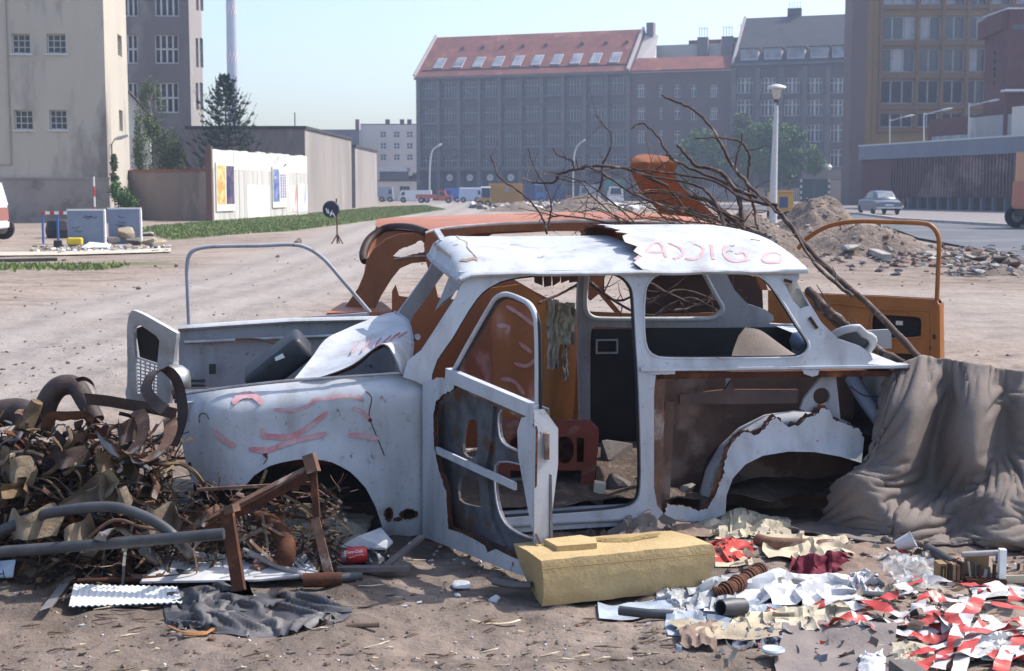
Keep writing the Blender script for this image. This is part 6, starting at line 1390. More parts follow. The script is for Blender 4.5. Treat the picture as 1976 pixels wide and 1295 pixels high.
M_pinkrefl = bpy.data.materials.new('pink_reflection_glass'); M_pinkrefl.use_nodes = True; bb = M_pinkrefl.node_tree.nodes['Principled BSDF']; Nn = M_pinkrefl.node_tree.nodes; Ll = M_pinkrefl.node_tree.links
tcn = Nn.new('ShaderNodeTexCoord'); nn_ = Nn.new('ShaderNodeTexNoise'); nn_.inputs['Scale'].default_value = 5; nn_.inputs['Detail'].default_value = 3; Ll.new(tcn.outputs['Object'], nn_.inputs['Vector']); mr = Nn.new('ShaderNodeMapRange'); mr.inputs['From Min'].default_value = .5; mr.inputs['From Max'].default_value = .75; mr.inputs['To Min'].default_value = .05; mr.inputs['To Max'].default_value = .55; Ll.new(nn_.outputs['Fac'], mr.inputs['Value']); Ll.new(mr.outputs[0], bb.inputs['Alpha'])
bb.inputs['Base Color'].default_value = (.45, .22, .24, 1); bb.inputs['Roughness'].default_value = .25  # pink reflections put into the pane as noisy colour
gl = [dP.pt(p.x, p.y, 0) for p in wf]; mb = MB(); mb.add([dfn(p.x, p.y, 0) for p in wf], [tuple(range(len(wf)))]); part('window_glass', mb, M_pinkrefl, wd)
# --- far front door, folded forward
hz0 = CP(716, 606, 1.44); fPl = Pl((hz0.x, hz0.y), R(9+2)); fd = thing('far_front_door', 'far side front door of the white car folded forward, only its thin window hoop and belt showing', 'car door', (hz0.x, hz0.y, 0))
f2 = lambda pts: [Vector(fPl.at(x, y)) for x, y in pts]
fr_ = f2([(365, 632), (362, 560), (361, 512), (368, 488), (390, 478), (430, 475), (500, 474), (560, 472), (592, 478), (625, 500), (660, 540), (690, 575), (714, 603)])
mb = MB(); mb.tube([fPl.pt(p.x, p.y) for p in cr([V(p.x, p.y, 0) for p in fr_], 6)], .0105, 8); part('window_hoop', mb, M_whitein, fd, smooth=60)
pan = f2([(345, 630), (500, 622), (712, 604), (712, 800), (520, 830), (345, 820)])
mb = panel_mb(pan, [], lambda u, w, k: fPl.pt(u, w, -k), .03, .1); part('door_panel', mb, M_white, fd)
a, b = fPl.at(345, 641), fPl.at(708, 612); mb = MB(); mb.bar(fPl.pt(*a, .02), fPl.pt(*b, .02), .04, .055); part('belt_rail', mb, M_whitein, fd)
a, b = fPl.at(345, 630), fPl.at(708, 605); mb = MB(); mb.bar(fPl.pt(*a, .03), fPl.pt(*b, .03), .012, .012); part('window_rubber', mb, M_black, fd)

# ================================================================= orange car
oA = (P(700, 500, 8.1).x, 8.1); oB = (P(1480, 500, 8.6).x, 8.6); oP = plane_pts(oA, oB)
def OP(px, py, v): u, z = oP.at(px, py, -v); return oP.pt(u, z, -v)
def o2(pts, v=0.0): return [Vector(oP.at(x, y, -v)) for x, y in pts]
oc = thing('wrecked_orange_car', 'stripped wrecked orange car standing behind the white one, its rounded roof end at the left', 'wrecked car', (oP.pt(1.2, 0, -.7).x, oP.pt(1.2, 0, -.7).y, 0), oP.a)
gut = [(821, 450), (851, 442), (921, 435), (1000, 430.5), (1100, 427), (1200, 427), (1280, 430), (1340, 436), (1400, 446), (1450, 462)]
top = [(735, 441), (758, 432), (805, 424), (897, 418), (999, 415), (1100, 410), (1200, 410), (1290, 415), (1360, 424), (1440, 446)]
g_ = cr([OP(x, y, .08) for x, y in gut], 4); t_ = cr([OP(x, y, .75) for x, y in top], 4); n = min(len(g_), len(t_)); rows = []
for i in range(n):
    a, b = g_[i], t_[i]; far = b+(b-a)*(.10+.65*min(1, i/9)); far.z = a.z+.02; mid1 = a.lerp(b, .25); mid1.z = a.z+(b.z-a.z)*.62+.004; mid2 = a.lerp(b, .6); mid2.z = a.z+(b.z-a.z)*.94+.002
    rows.append(cr([a, a.lerp(b, .06)+V(0, 0, (b.z-a.z)*.25), mid1, mid2, b, b.lerp(far, .5)+V(0, 0, (b.z-a.z)*.2), far], 3))
mb = MB(); mb.grid(rows); part('roof', mb, M_orroof, oc, smooth=180)
mb = MB(); mb.tube(g_, .011, 6); part('gutter', mb, mat('bare_gutter_metal', (.55, .50, .48), (.38, .32, .3), sc=8, rough=.5), oc, smooth=60)
mb = MB(); mb.grid([[p-V(0, 0, .03) for p in r_][::-1] for r_ in rows]); part('roof_lining', mb, M_trim, oc, smooth=180)
# rounded roof end
rim = [(823, 450, .08), (800, 442, .3), (775, 439, .5), (747, 441, .62), (728, 450, .62), (713, 463, .58), (704, 480, .5), (701, 496, .42), (705, 505, .38)]
rimp = cr([OP(*p) for p in rim], 4)
mb = MB(); mb.tube(rimp, .021, 8, flat=(1, 1.3)); part('roof_end_rim', mb, mat('dark_brown_rim', (.05, .022, .018), (.03, .016, .014), sc=7, rough=.6), oc, smooth=60)
inn = [(818, 462, .12), (795, 458, .3), (770, 462, .42), (752, 470, .48), (738, 482, .48), (728, 496, .44), (722, 510, .40), (718, 520, .36), (715, 528, .34)]
innp = cr([OP(*p) for p in inn], 4); mb = MB(); mb.grid([[a, a.lerp(b, .5)+V(0, .02, .0), b] for a, b in zip(rimp, innp)]); mb.grid([[t_[min(i, 8)]*0+a, a+V(.02, 0, .004)] for i, a in enumerate(rimp)]); part('roof_end_shell', mb, M_orange, oc, smooth=60)
# cap between rim and roof top
cap = MB(); rt = [t_[0].lerp(g_[0], k/8) for k in range(9)]
tt = [g_[0].lerp(rimp[0], 1)]+[]; cap.grid([[rimp[int(i*(len(rimp)-1)*.5/8)] , rimp[int(i*(len(rimp)-1)*.5/8)].lerp(rows[2][min(i*2, len(rows[2])-1)], .5)+V(0, 0, .006), rows[2][min(i*2, len(rows[2])-1)]] for i in range(9)]); part('roof_end_cap', cap, M_orroof, oc, smooth=180)
def slant(u, w, k): # v grows to the left end
    x = (u-oP.at(821, 450)[0])/(oP.at(700, 500)[0]-oP.at(821, 450)[0]); v = .10+.28*max(0, min(1.2, x)); return oP.pt(u, w, -v-k)
def osl(pts):
    out = []
    for x, y in pts:
        v = .2
        for i in range(5): u, z = oP.at(x, y, -v); xx = (u-oP.at(821, 450)[0])/(oP.at(700, 500)[0]-oP.at(821, 450)[0]); v = .10+.28*max(0, min(1.2, xx))
        out.append(Vector((u, z)))
    return out
pil = osl([(821, 455), (800, 449), (770, 452), (745, 462), (722, 480), (708, 503), (703, 530), (692, 556), (672, 585), (650, 612), (690, 618), (722, 600), (736, 570), (756, 538), (772, 518), (795, 508), (830, 505), (835, 470)])
mb = panel_mb(pil, [jag(osl([(758, 494), (770, 482), (792, 474), (812, 464), (820, 470), (820, 486), (795, 492), (775, 497)]), .004, .01, 4)], slant, .03, .04, rim_slot=0); part('rear_pillar', mb, M_orange, oc, smooth=50)
mb = MB(); mb.tube([slant(*p, -.012) for p in osl([(760, 500), (790, 495), (822, 494)])], .006, 6); part('bright_strip', mb, M_chrome, oc)
# side rail with door opening shapes
rail = o2([(821, 452), (851, 444), (921, 437), (1000, 433), (1100, 430), (1280, 432), (1400, 447), (1455, 470), (1482, 560), (1470, 560), (1440, 490), (1380, 456), (1300, 446), (1230, 444), (1190, 448), (1170, 470), (1165, 560), (1140, 580), (1128, 560), (1140, 470), (1120, 446), (1000, 446), (920, 450), (870, 462), (840, 500), (828, 520), (822, 500)], .05)
mb = panel_mb(rail, [], lambda u, w, k: oP.pt(u, w, -.05-k), .04, .06); part('side_rail', mb, M_orange, oc, smooth=45)
rail2 = o2([(905, 440), (1150, 430), (1400, 440), (1440, 470), (1440, 480), (1380, 452), (1150, 442), (950, 452), (900, 480), (890, 560), (875, 560), (885, 470)], 1.35)
mb = panel_mb(rail2, [], lambda u, w, k: oP.pt(u, w, -1.35-k), .03, .08); part('far_side_rail', mb, M_orange, oc, smooth=45)
# lower body side (seen through the white car)
body = o2([(630, 607), (756, 606), (757, 562), (764, 550), (770, 571), (812, 577), (818, 542), (836, 530), (845, 574), (900, 581), (925, 562), (940, 542), (990, 538), (1050, 573), (1120, 600), (1250, 606), (1480, 600), (1480, 840), (1000, 900), (630, 860)], .08)
mb = panel_mb(body, [], lambda u, w, k: oP.pt(u, w, -.08-k-.03*math.cos(w*5)), .02, .08); part('body_side', mb, M_orange, oc, smooth=60)
mb = MB(); a, b = oP.at(630, 607, -.08), oP.at(760, 604, -.08); mb.box8([oP.pt(a[0], a[1]-.01, -.08), oP.pt(b[0], b[1]-.01, -.08), oP.pt(b[0], b[1]-.01, -.7), oP.pt(a[0]+.15, a[1]-.01, -.7), oP.pt(a[0], a[1]+.01, -.08), oP.pt(b[0], b[1]+.01, -.08), oP.pt(b[0], b[1]+.02, -.7), oP.pt(a[0]+.15, a[1]+.02, -.7)]); part('boot_deck', mb, M_orroof, oc)
mb = MB(); pf = oP.pt; mb.box8([pf(.2, .05, -1.35), pf(2.3, .05, -1.35), pf(2.3, .05, -1.39), pf(.2, .05, -1.39), pf(.2, .62, -1.35), pf(2.3, .62, -1.35), pf(2.3, .62, -1.39), pf(.2, .62, -1.39)]); part('far_body_side', mb, M_orange, oc)
mb = panel_mb(o2([(1232, 515), (1300, 508), (1400, 512), (1470, 540), (1475, 640), (1232, 640)], .7), [], lambda u, w, k: oP.pt(u, w, -.7-k), .02, .1); part('interior_shade_sheet', mb, mat('interior_shade_brown', (.05, .026, .02), (.03, .018, .015), sc=5, rough=.8), oc)  # dark sheet added to stand for the shaded interior behind the windows
mb = MB(); mb.bar(OP(1138, 540, .9), OP(1205, 618, .9), .03, .03); part('diagonal_tube', mb, M_orroof, oc)
mb = MB(); mb.bar(OP(980, 540, .3), OP(1055, 578, .3), .05, .02); part('bent_lid_edge', mb, M_orroof, oc)
# tall trim panel with pink scrawl behind the door window
lp = Pl((P(940, 600, 7.95).x, 7.95), R(12)); l2 = lambda pts: [Vector(lp.at(x, y)) for x, y in pts]
t = thing('loose_orange_panel', 'loose orange panel with pink scrawls standing behind the open white door', 'car panel', lp.pt(.1, .05))
mb = panel_mb(jag(l2([(948, 556), (1000, 548), (1052, 580), (1052, 640), (1050, 800), (985, 860), (955, 850), (952, 700)]), .003, .02), [], lambda u, w, k: lp.pt(u, w, .02*math.sin(u*9)-k), .015, .06); part('sheet', mb, M_orangel, t, smooth=60)
for s_ in ([(975, 590), (1000, 605), (1030, 628)], [(958, 628), (980, 630), (975, 645)], [(1000, 660), (1025, 680)], [(990, 700), (1015, 705), (1035, 690)], [(965, 730), (990, 735), (1010, 760)]):
    part('pink_scrawl', stroke_mb(l2(s_), .022, lambda u, w, k: lp.pt(u, w, .02*math.sin(u*9)-k)), M_pink, t)
# --- orange door open at the right
dA = (P(1482, 600, 8.55).x, 8.55); dB = (P(1812, 600, 8.0).x, 8.0); qP = plane_pts(dA, dB)
t = thing('orange_front_door', 'open orange car door with an empty window hoop and a dark oblong opening, at the right', 'car door', qP.pt(0, 0))
q2 = lambda pts: [Vector(qP.at(x, y)) for x, y in pts]
hoop = cr([V(*p, 0) for p in q2([(1540, 480), (1560, 458), (1600, 436), (1650, 427.5), (1720, 428.5), (1780, 431), (1799, 438), (1810, 455), (1812, 480), (1810, 530), (1808, 580)])], 6)
mb = MB(); mb.tube([qP.pt(p.x, p.y) for p in hoop], .0135, 8); part('window_hoop', mb, M_orangel, t, smooth=60)
outl = q2([(1482, 560), (1566, 567), (1700, 572), (1806, 578), (1813, 590), (1814, 640), (1815, 760), (1812, 840), (1482, 840)])
hole1 = smooth2(q2([(1682, 612), (1690, 605), (1735, 607), (1772, 610), (1780, 618), (1780, 640), (1775, 651), (1730, 654), (1688, 652), (1681, 640)]), 3)
hole2 = q2([(1700, 680), (1770, 684), (1775, 760), (1690, 760)])
def qfn(u, w, k):
    c = qP.at(1618, 625); d = max(abs(u-c[0])/.13, abs(w-c[1])/.055); return qP.pt(u, w, .012*max(0, min(1, (1.25-d)*5))-k)
mb = panel_mb(outl, [hole1, hole2], qfn, .02, .03); part('inner_panel', mb, M_orangel, t, smooth=50)
mb = MB(); mb.tube([qP.pt(p.x, p.y, .0) for p in hole1], .009, 6, close=True); part('opening_lip', mb, M_orangel, t, smooth=70)
mb = MB(); rr2 = smooth2(q2([(1575, 598), (1700, 597), (1788, 600), (1797, 612), (1797, 700), (1790, 760), (1570, 760)]), 3); mb.tube([qP.pt(p[0], p[1], .0) for p in rr2], .008, 6, close=True); part('pressed_rib', mb, M_orangel, t, smooth=70)
mb = panel_mb(outl, [], lambda u, w, k: qP.pt(u, w, -.07-k), .012, .12); part('outer_skin', mb, M_black, t)  # orange skin coloured black so the door openings read as shaded
mb = MB(); e = [qP.at(1813, y) for y in (585, 640, 700, 760, 840)]; mb.grid([[qP.pt(a_[0], a_[1], .0), qP.pt(a_[0]+.015, a_[1], -.035), qP.pt(a_[0], a_[1], -.075)] for a_ in e]); part('shut_face', mb, M_orangel, t, smooth=60)
for x, y in ((1803, 650), (1797, 672)): mb = MB(); u, z = qP.at(x, y); mb.pbox(qP, u-.008, u+.008, z-.012, z+.012, .001, .006); part('bolt_hole', mb, M_black, t)
mb = MB(); u, z = qP.at(1729, 625); mb.pbox(qP, u-.02, u+.02, z-.012, z+.012, -.066, -.06); part('torn_label', mb, M_stripe_w, t)
# --- brown body panel standing up
uP = Pl((P(1260, 400, 9.2).x, 9.2), R(-6)); u2 = lambda pts: [Vector(uP.at(x, y)) for x, y in pts]
pts = smooth2(u2([(1216, 322), (1226, 300), (1262, 298), (1307, 309), (1302, 332), (1312, 358), (1350, 388), (1400, 436), (1420, 470), (1330, 470), (1265, 402), (1232, 362)]), 2)
zt = uP.at(1260, 300)[1]
mb = panel_mb(pts, [], lambda u, w, k: uP.pt(u, w, .05*math.cos((zt-w)*7)-.10*max(0, (w-zt+.06)/.06)**2-k), .045, .035)
solo('orange_body_panel', mb, M_orange, 'curved orange-brown body panel sticking up among the branches above the roofs', 'car panel', smooth=50)
# ------------------------------------------------------------------ branches
M_twig = mat('dry_branch_bark', (.115, .075, .06), (.06, .04, .035), sc=14, rough=.9, bump=.6, bsc=70, c3=(.22, .17, .14), sc3=9, bdist=.004)
def branch(pts, r0, r1, lab, grp='dry branches on the wrecks', twigs=4, seed=0, name='dry_branch', m=None):
    rr = random.Random(seed); w = [P(*p) for p in pts]; c = cr(w, 5); N = len(c)
    rs = [(r0+(r1-r0)*i/(N-1))*(1+.18*noise.noise(V(i*1.3, seed, 0))) for i in range(N)]
    c = [p+V(noise.noise(V(i*.8, seed, 1)), noise.noise(V(i*.8, seed, 2)), noise.noise(V(i*.8, seed, 3)))*.010 for i, p in enumerate(c)]
    mb = MB(); mb.tube(c, rs, 7)
    for k in range(twigs):
        i = rr.randrange(2, N-2); d = (c[i+1]-c[i]).normalized(); s = Vector((rr.gauss(0, 1), rr.gauss(0, .6), rr.gauss(.3, 1))).normalized(); s = (s+d*.9*rr.choice((-1, 1, 1))).normalized(); L_ = rr.uniform(.06, .28); a = c[i]
        b = a+s*L_*.5; e = b+(s+Vector((rr.uniform(-.4, .4), 0, rr.uniform(-.3, .5)))).normalized()*L_*.5; q_ = min(rs[i]*.5, .006); mb.tube([a, b, e], [q_, q_*.7, q_*.35], 5)
    return solo(name, mb, m or M_twig, lab, 'branch', grp, smooth=70)
branch([(1775, 692, 6.9), (1690, 602, 7.3), (1600, 520, 7.7), (1550, 468, 8.0), (1500, 405, 8.3), (1465, 376, 8.5), (1420, 330, 8.7), (1395, 285, 8.8), (1370, 243, 8.9), (1335, 210, 9.0), (1300, 195, 9.0), (1277, 184, 9.0)], .018, .006, 'longest arching branch reaching from the grey tarpaulin up to the highest tip', seed=1, twigs=3)
branch([(1645, 572, 7.4), (1590, 527, 7.6), (1553, 482, 7.9), (1525, 432, 8.1), (1480, 392, 8.3), (1440, 352, 8.5)], .011, .006, 'branch running closely alongside the longest arching branch', seed=2)
branch([(1560, 560, 7.9), (1600, 600, 7.7), (1650, 640, 7.5), (1700, 678, 7.3), (1745, 702, 7.1)], .026, .02, 'thick dark branch lying low in front of the orange door', seed=3, twigs=3)
branch([(1575, 585, 7.8), (1630, 640, 7.6), (1690, 690, 7.3)], .018, .015, 'thinner branch under the thick dark one by the orange door', seed=31, twigs=2)
branch([(1435, 450, 8.5), (1432, 420, 8.5), (1426, 385, 8.6), (1410, 355, 8.6), (1395, 336, 8.6), (1370, 325, 8.7), (1343, 320, 8.7), (1325, 300, 8.7), (1307, 280, 8.7)], .016, .009, 'branch with a pale broken tip rising right of the upright orange panel', seed=4, twigs=3)
branch([(1475, 455, 8.4), (1440, 440, 8.5), (1400, 412, 8.5), (1370, 388, 8.6), (1330, 380, 8.6), (1280, 372, 8.6), (1225, 372, 8.6)], .022, .006, 'stout dark branch crossing the foot of the upright orange panel', seed=5, twigs=5)
branch([(1462, 380, 8.6), (1430, 370, 8.6), (1395, 352, 8.6), (1352, 333, 8.6), (1298, 308, 8.6), (1285, 290, 8.6), (1262, 255, 8.6), (1238, 238, 8.6), (1218, 248, 8.6)], .012, .004, 'thin crooked branch with a forked tip above the upright orange panel', seed=6)
branch([(1463, 446, 8.6), (1455, 400, 8.7), (1445, 368, 8.7), (1444, 330, 8.7), (1446, 300, 8.7), (1430, 275, 8.7), (1400, 267, 8.7), (1370, 266, 8.7), (1340, 268, 8.7)], .011, .004, 'hooked branch bending over to the left beside the lamp post', seed=7)
branch([(1418, 328, 8.5), (1422, 300, 8.5), (1430, 275, 8.5), (1432, 258, 8.5)], .006, .004, 'short upright twig crossing the hooked branch', seed=8, twigs=1)
branch([(1400, 442, 8.3), (1385, 402, 8.3), (1370, 376, 8.4), (1340, 356, 8.4), (1290, 346, 8.4), (1240, 337, 8.4)], .012, .005, 'branch arching left across the face of the upright orange panel', seed=9)
branch([(1500, 396, 8.3), (1440, 385, 8.4), (1380, 350, 8.5), (1330, 340, 8.5), (1262, 330, 8.5), (1200, 325, 8.5), (1160, 322, 8.5)], .010, .004, 'long nearly level branch passing in front of the lamp foot', seed=10)
branch([(1056, 452, 8.2), (1043, 413, 8.2), (1008, 374, 8.2), (965, 344, 8.3), (954, 320, 8.3), (941, 284, 8.3)], .007, .003, 'leftmost twig standing up before the red-roofed warehouse', seed=11)
branch([(1054, 445, 8.3), (1062, 417, 8.3), (1062, 382, 8.3), (1050, 355, 8.4), (1031, 324, 8.4), (1019, 286, 8.4)], .006, .003, 'second upright twig from the left before the warehouse', seed=12)
branch([(1155, 371, 8.5), (1162, 347, 8.5), (1162, 320, 8.5), (1178, 286, 8.5), (1178, 257, 8.5), (1162, 239, 8.5), (1148, 220, 8.5)], .007, .003, 'twig with the highest tip left of the upright orange panel', seed=13)
branch([(1107, 326, 8.4), (1104, 309, 8.4), (1079, 301, 8.4), (1066, 286, 8.4)], .006, .004, 'short crooked twig between the upright twigs', seed=14, twigs=1)
branch([(1290, 360, 8.5), (1216, 328, 8.5), (1158, 320, 8.4), (1116, 326, 8.4), (1079, 336, 8.4), (1070, 351, 8.4), (1035, 353, 8.4), (1008, 344, 8.4)], .011, .005, 'dark level twig with a kink before the warehouse ground floor', seed=15, twigs=8)
branch([(1300, 408, 8.5), (1260, 390, 8.4), (1216, 371, 8.4), (1178, 344, 8.4), (1147, 328, 8.4), (1130, 318, 8.4)], .009, .004, 'branch sloping down right towards the upright panel', seed=16, twigs=5)
rr = random.Random(21)
for k in range(34):
    x0 = rr.uniform(1190, 1470); y0 = rr.uniform(425, 448); Y0 = rr.uniform(8.1, 8.6); a = rr.uniform(-.05, .95); L_ = rr.uniform(90, 280); x1 = max(1000, x0-L_*math.cos(a)); y1 = y0-L_*math.sin(a)*.6; xm, ym = (x0+x1)/2+rr.uniform(-20, 20), (y0+y1)/2+rr.uniform(-25, 14)
    branch([(x0, y0, Y0), (xm, ym, Y0+.1), ((xm+x1)/2+rr.uniform(-8, 8), (ym+y1)/2+rr.uniform(-10, 8), Y0+.1), (x1, y1, Y0)], rr.uniform(.003, .007), .002, 'dry twig in the tangle heaped on the orange roof', 'twigs tangled on the orange roof', twigs=5, seed=100+k, name='dry_twig')
for k, (p0, p1, p2) in enumerate((((1250, 585), (1320, 560), (1425, 600)), ((1130, 540), (1190, 580), (1240, 560)), ((1250, 545), (1350, 590), (1440, 575)), ((1300, 600), (1370, 585), (1430, 560)), ((1040, 585), (1085, 565), (1120, 545)), ((1260, 610), (1330, 575), (1400, 612)), ((1140, 545), (1220, 600), (1330, 618)))):
    branch([(*p0, 8.0), (*p1, 8.1), (*p2, 8.0)], .009, .006, 'dry branch seen through the side windows of the white car', 'branches between the two wrecks', twigs=6, seed=200+k)

# ------------------------------------------------------------------ things inside the white car
M_crate = mat('dull_red_plastic', (.20, .042, .028), (.12, .03, .022), sc=6, rough=.55, c3=(.22, .12, .09), sc3=5)
cP = Pl((CP(1060, 900, .45).x, CP(1060, 900, .45).y), R(6)); c2 = lambda pts: [Vector(cP.at(x, y)) for x, y in pts]
t = thing('bottle_crate', 'dull red plastic bottle crate standing on its side inside the white car', 'crate', cP.pt(0, .12))
hl = [[(x+18*math.cos(a*math.pi/6), 868+27*math.sin(a*math.pi/6)) for a in range(12)] for x in (1000, 1045, 1090)]
hl = hl+[[(1113, 845), (1127, 845), (1127, 892), (1113, 892)], [(985, 908), (1122, 908), (1120, 950), (1108, 962), (1000, 958), (985, 945)]]
mb = panel_mb(c2([(963, 828), (985, 812), (1130, 812), (1156, 832), (1154, 870), (1140, 978), (1112, 974), (1108, 970), (962, 968)]), [c2(h) for h in hl], lambda u, w, k: cP.pt(u, w, -k), .015, .04); part('crate_front', mb, M_crate, t)
o_ = c2([(963, 828), (1156, 832), (1148, 974), (962, 968)]); dpt = -.27
for i in range(4):
    a, b = o_[i], o_[(i+1) % 4]; mb = MB(); mb.box8([cP.pt(a.x, a.y, -.016), cP.pt(b.x, b.y, -.016), cP.pt(b.x, b.y, dpt), cP.pt(a.x, a.y, dpt), cP.pt(a.x, a.y+.012, -.016), cP.pt(b.x, b.y+.012, -.016), cP.pt(b.x, b.y+.012, dpt), cP.pt(a.x, a.y+.012, dpt)]); part('crate_side', mb, M_crate, t)
mb = MB(); mb.add([cP.pt(p.x, p.y, dpt) for p in o_], [(0, 1, 2, 3)]); part('crate_bottom', mb, M_crate, t)
mb = MB(); mb.tube([cP.pt(*cP.at(990, 935), -.1), cP.pt(*cP.at(1070, 932), -.12)], .012, 6); part('inner_bar', mb, M_whitein, t)
def car_rock(px, py, v, sz, m, lab, seed, **k): rock(CP(px, py, v), sz, m, lab, None, seed, **k)
car_rock(1190, 875, .95, (.12, .12, .10), M_darkst, 'large grey block on the floor behind the crate', 3, rot=(0, 0, .3))
car_rock(1197, 937, .45, (.095, .10, .055), M_darkst, 'rounded grey stone on the car floor by the pillar', 5)
car_rock(1328, 945, .25, (.055, .05, .035), M_rubble, 'small pale stone lying behind the torn rear panel', 6)
mb = MB(); c = CP(1155, 950, .4); mb.box(c, (.055, .06, .10), Matrix.Rotation(.15, 3, 'Y')); solo('pale_block', mb, mat('pale_chipped_block', (.62, .58, .48), (.5, .46, .38), sc=12), 'small pale block standing right of the red crate', 'block')
t = thing('stripped_seat', 'orange seat shell with peeling grey foam cover inside the wrecks', 'seat', CP(1075, 800, 1.15)-V(0, 0, CP(1075, 800, 1.15).z-.15))
rows = [[CP(x+dx, y, v) for dx, v in ((-28, 1.2), (-8, 1.12), (14, 1.1), (34, 1.18))] for x, y in ((1078, 600), (1080, 650), (1078, 700), (1076, 745), (1074, 780), (1072, 800), (1070, 812))]
mb = MB(); mb.grid(rows); mb.grid([[p+V(0, .03, 0) for p in r_][::-1] for r_ in rows]); part('shell', mb, M_orangel, t, smooth=70)
M_foamc = mat('greyish_peeling_foam', (.55, .52, .44), (.36, .33, .28), sc=9, rough=.95, bump=.8, bsc=30)
for (x0, x1, y0, y1, sd) in ((1056, 1078, 578, 712, 1), (1078, 1110, 584, 665, 2), (1086, 1096, 660, 735, 3)):
    rows = []
    for i in range(14):
        f = i/13; y = y0+(y1-y0)*f; rows.append([CP(x0+(x1-x0)*j/6+5*noise.noise(V(f*4, sd, 0)), y+4*noise.noise(V(j*.8, sd, f*2)), 1.02+.05*noise.noise(V(j*.9, f*5, sd))) for j in range(7)])
    mb = MB(); mb.grid(rows); part('peeling_cover', mb, M_foamc, t, smooth=50)
t = thing('grey_felt_sheet', 'grey-brown felt sheet heaped in the rear of the white car under the side window', 'felt sheet', CP(1480, 690, .6)-V(0, 0, .1))
rows = [[CP(x, y, .5+.05*k) for x, y in p] for k, p in enumerate(([(1410, 695), (1440, 700), (1480, 700), (1520, 700), (1545, 698)], [(1415, 675), (1450, 672), (1485, 678), (1520, 686), (1545, 692)], [(1425, 648), (1455, 645), (1480, 652), (1510, 670), (1540, 686)], [(1438, 632), (1455, 634), (1472, 640), (1500, 660), (1530, 682)]))]
M_tarp = mat('dusty_grey_felt', (.215, .178, .158), (.15, .123, .11), sc=3.2, rough=.95, bump=.5, bsc=45, c3=(.27, .24, .215), sc3=2.6, th3=(.56, .72), bdist=.006, detail=9)
rows = [cr(r_, 4) for r_ in rows]; mb = MB(); mb.grid(rows); mb.grid([[p+V(0, .02, -.01) for p in r_][::-1] for r_ in rows]); part('felt', mb, M_tarp, t, smooth=60)
mb = MB(); mb.lathe([(0, -.05), (.035, -.04), (.05, 0), (.035, .04), (0, .05)], 14, CP(1541, 658, .9)); solo('blue_grey_ball', mb, mat('blue_grey_rubber', (.13, .16, .24), None, rough=.5), 'blue-grey rounded cap inside the rear of the white car', 'cap', smooth=60)
mb = MB(); c = P(1688, 655, 7.4); mb.box(c, (.17, .02, .10), Matrix.Rotation(-.05, 3, 'Y')); solo('grey_plate', mb, mat('pale_grey_plate', (.42, .42, .42), None), 'small grey plate in front of the lower edge of the orange door', 'plate')

# ------------------------------------------------------------------ tarpaulin
def pbd(X, T0, lh, lv, gz, its, att, att2, subs, pin):
    """settle a sheet of cloth or paper: stretch-limited grid falling on the ground"""
    Pv = X.copy(); nr, nc = X.shape[:2]
    def fix(A, B, L, k=.5):
        d = B-A; n_ = np.linalg.norm(d, axis=2, keepdims=True)+1e-9; c_ = d*(k*(n_-L)/n_); A += c_; B -= c_
    for it in range(its):
        vel = (X-Pv)*.96; Pv = X.copy(); X = X+vel; X[..., 2] -= .0006; X += (T0-X)*(att if it < its*.76 else att2)
        for sub in range(subs):
            for o_ in (0, 1):
                m = (nc-o_)//2; fix(X[:, o_:o_+2*m:2], X[:, o_+1:o_+2*m:2], lh[o_:o_+2*m:2][None, :, None])
                m = (nr-o_)//2; fix(X[o_:o_+2*m:2], X[o_+1:o_+2*m:2], lv[o_:o_+2*m:2][:, None, None])
            for o_ in (0, 1):
                m = (nr-o_)//2; L1 = np.sqrt(lv[o_:o_+2*m:2][:, None, None]**2+lh[None, :, None]**2); A, B = X[o_:o_+2*m:2], X[o_+1:o_+2*m:2]
                for q_ in (0, 1): fix(A[:, :-1][:, q_::2], B[:, 1:][:, q_::2], L1[:, q_::2], .3); fix(A[:, 1:][:, q_::2], B[:, :-1][:, q_::2], L1[:, q_::2], .3)
            X[..., 2] = np.maximum(X[..., 2], gz)
            if pin: X[0] = T0[0]
    return X
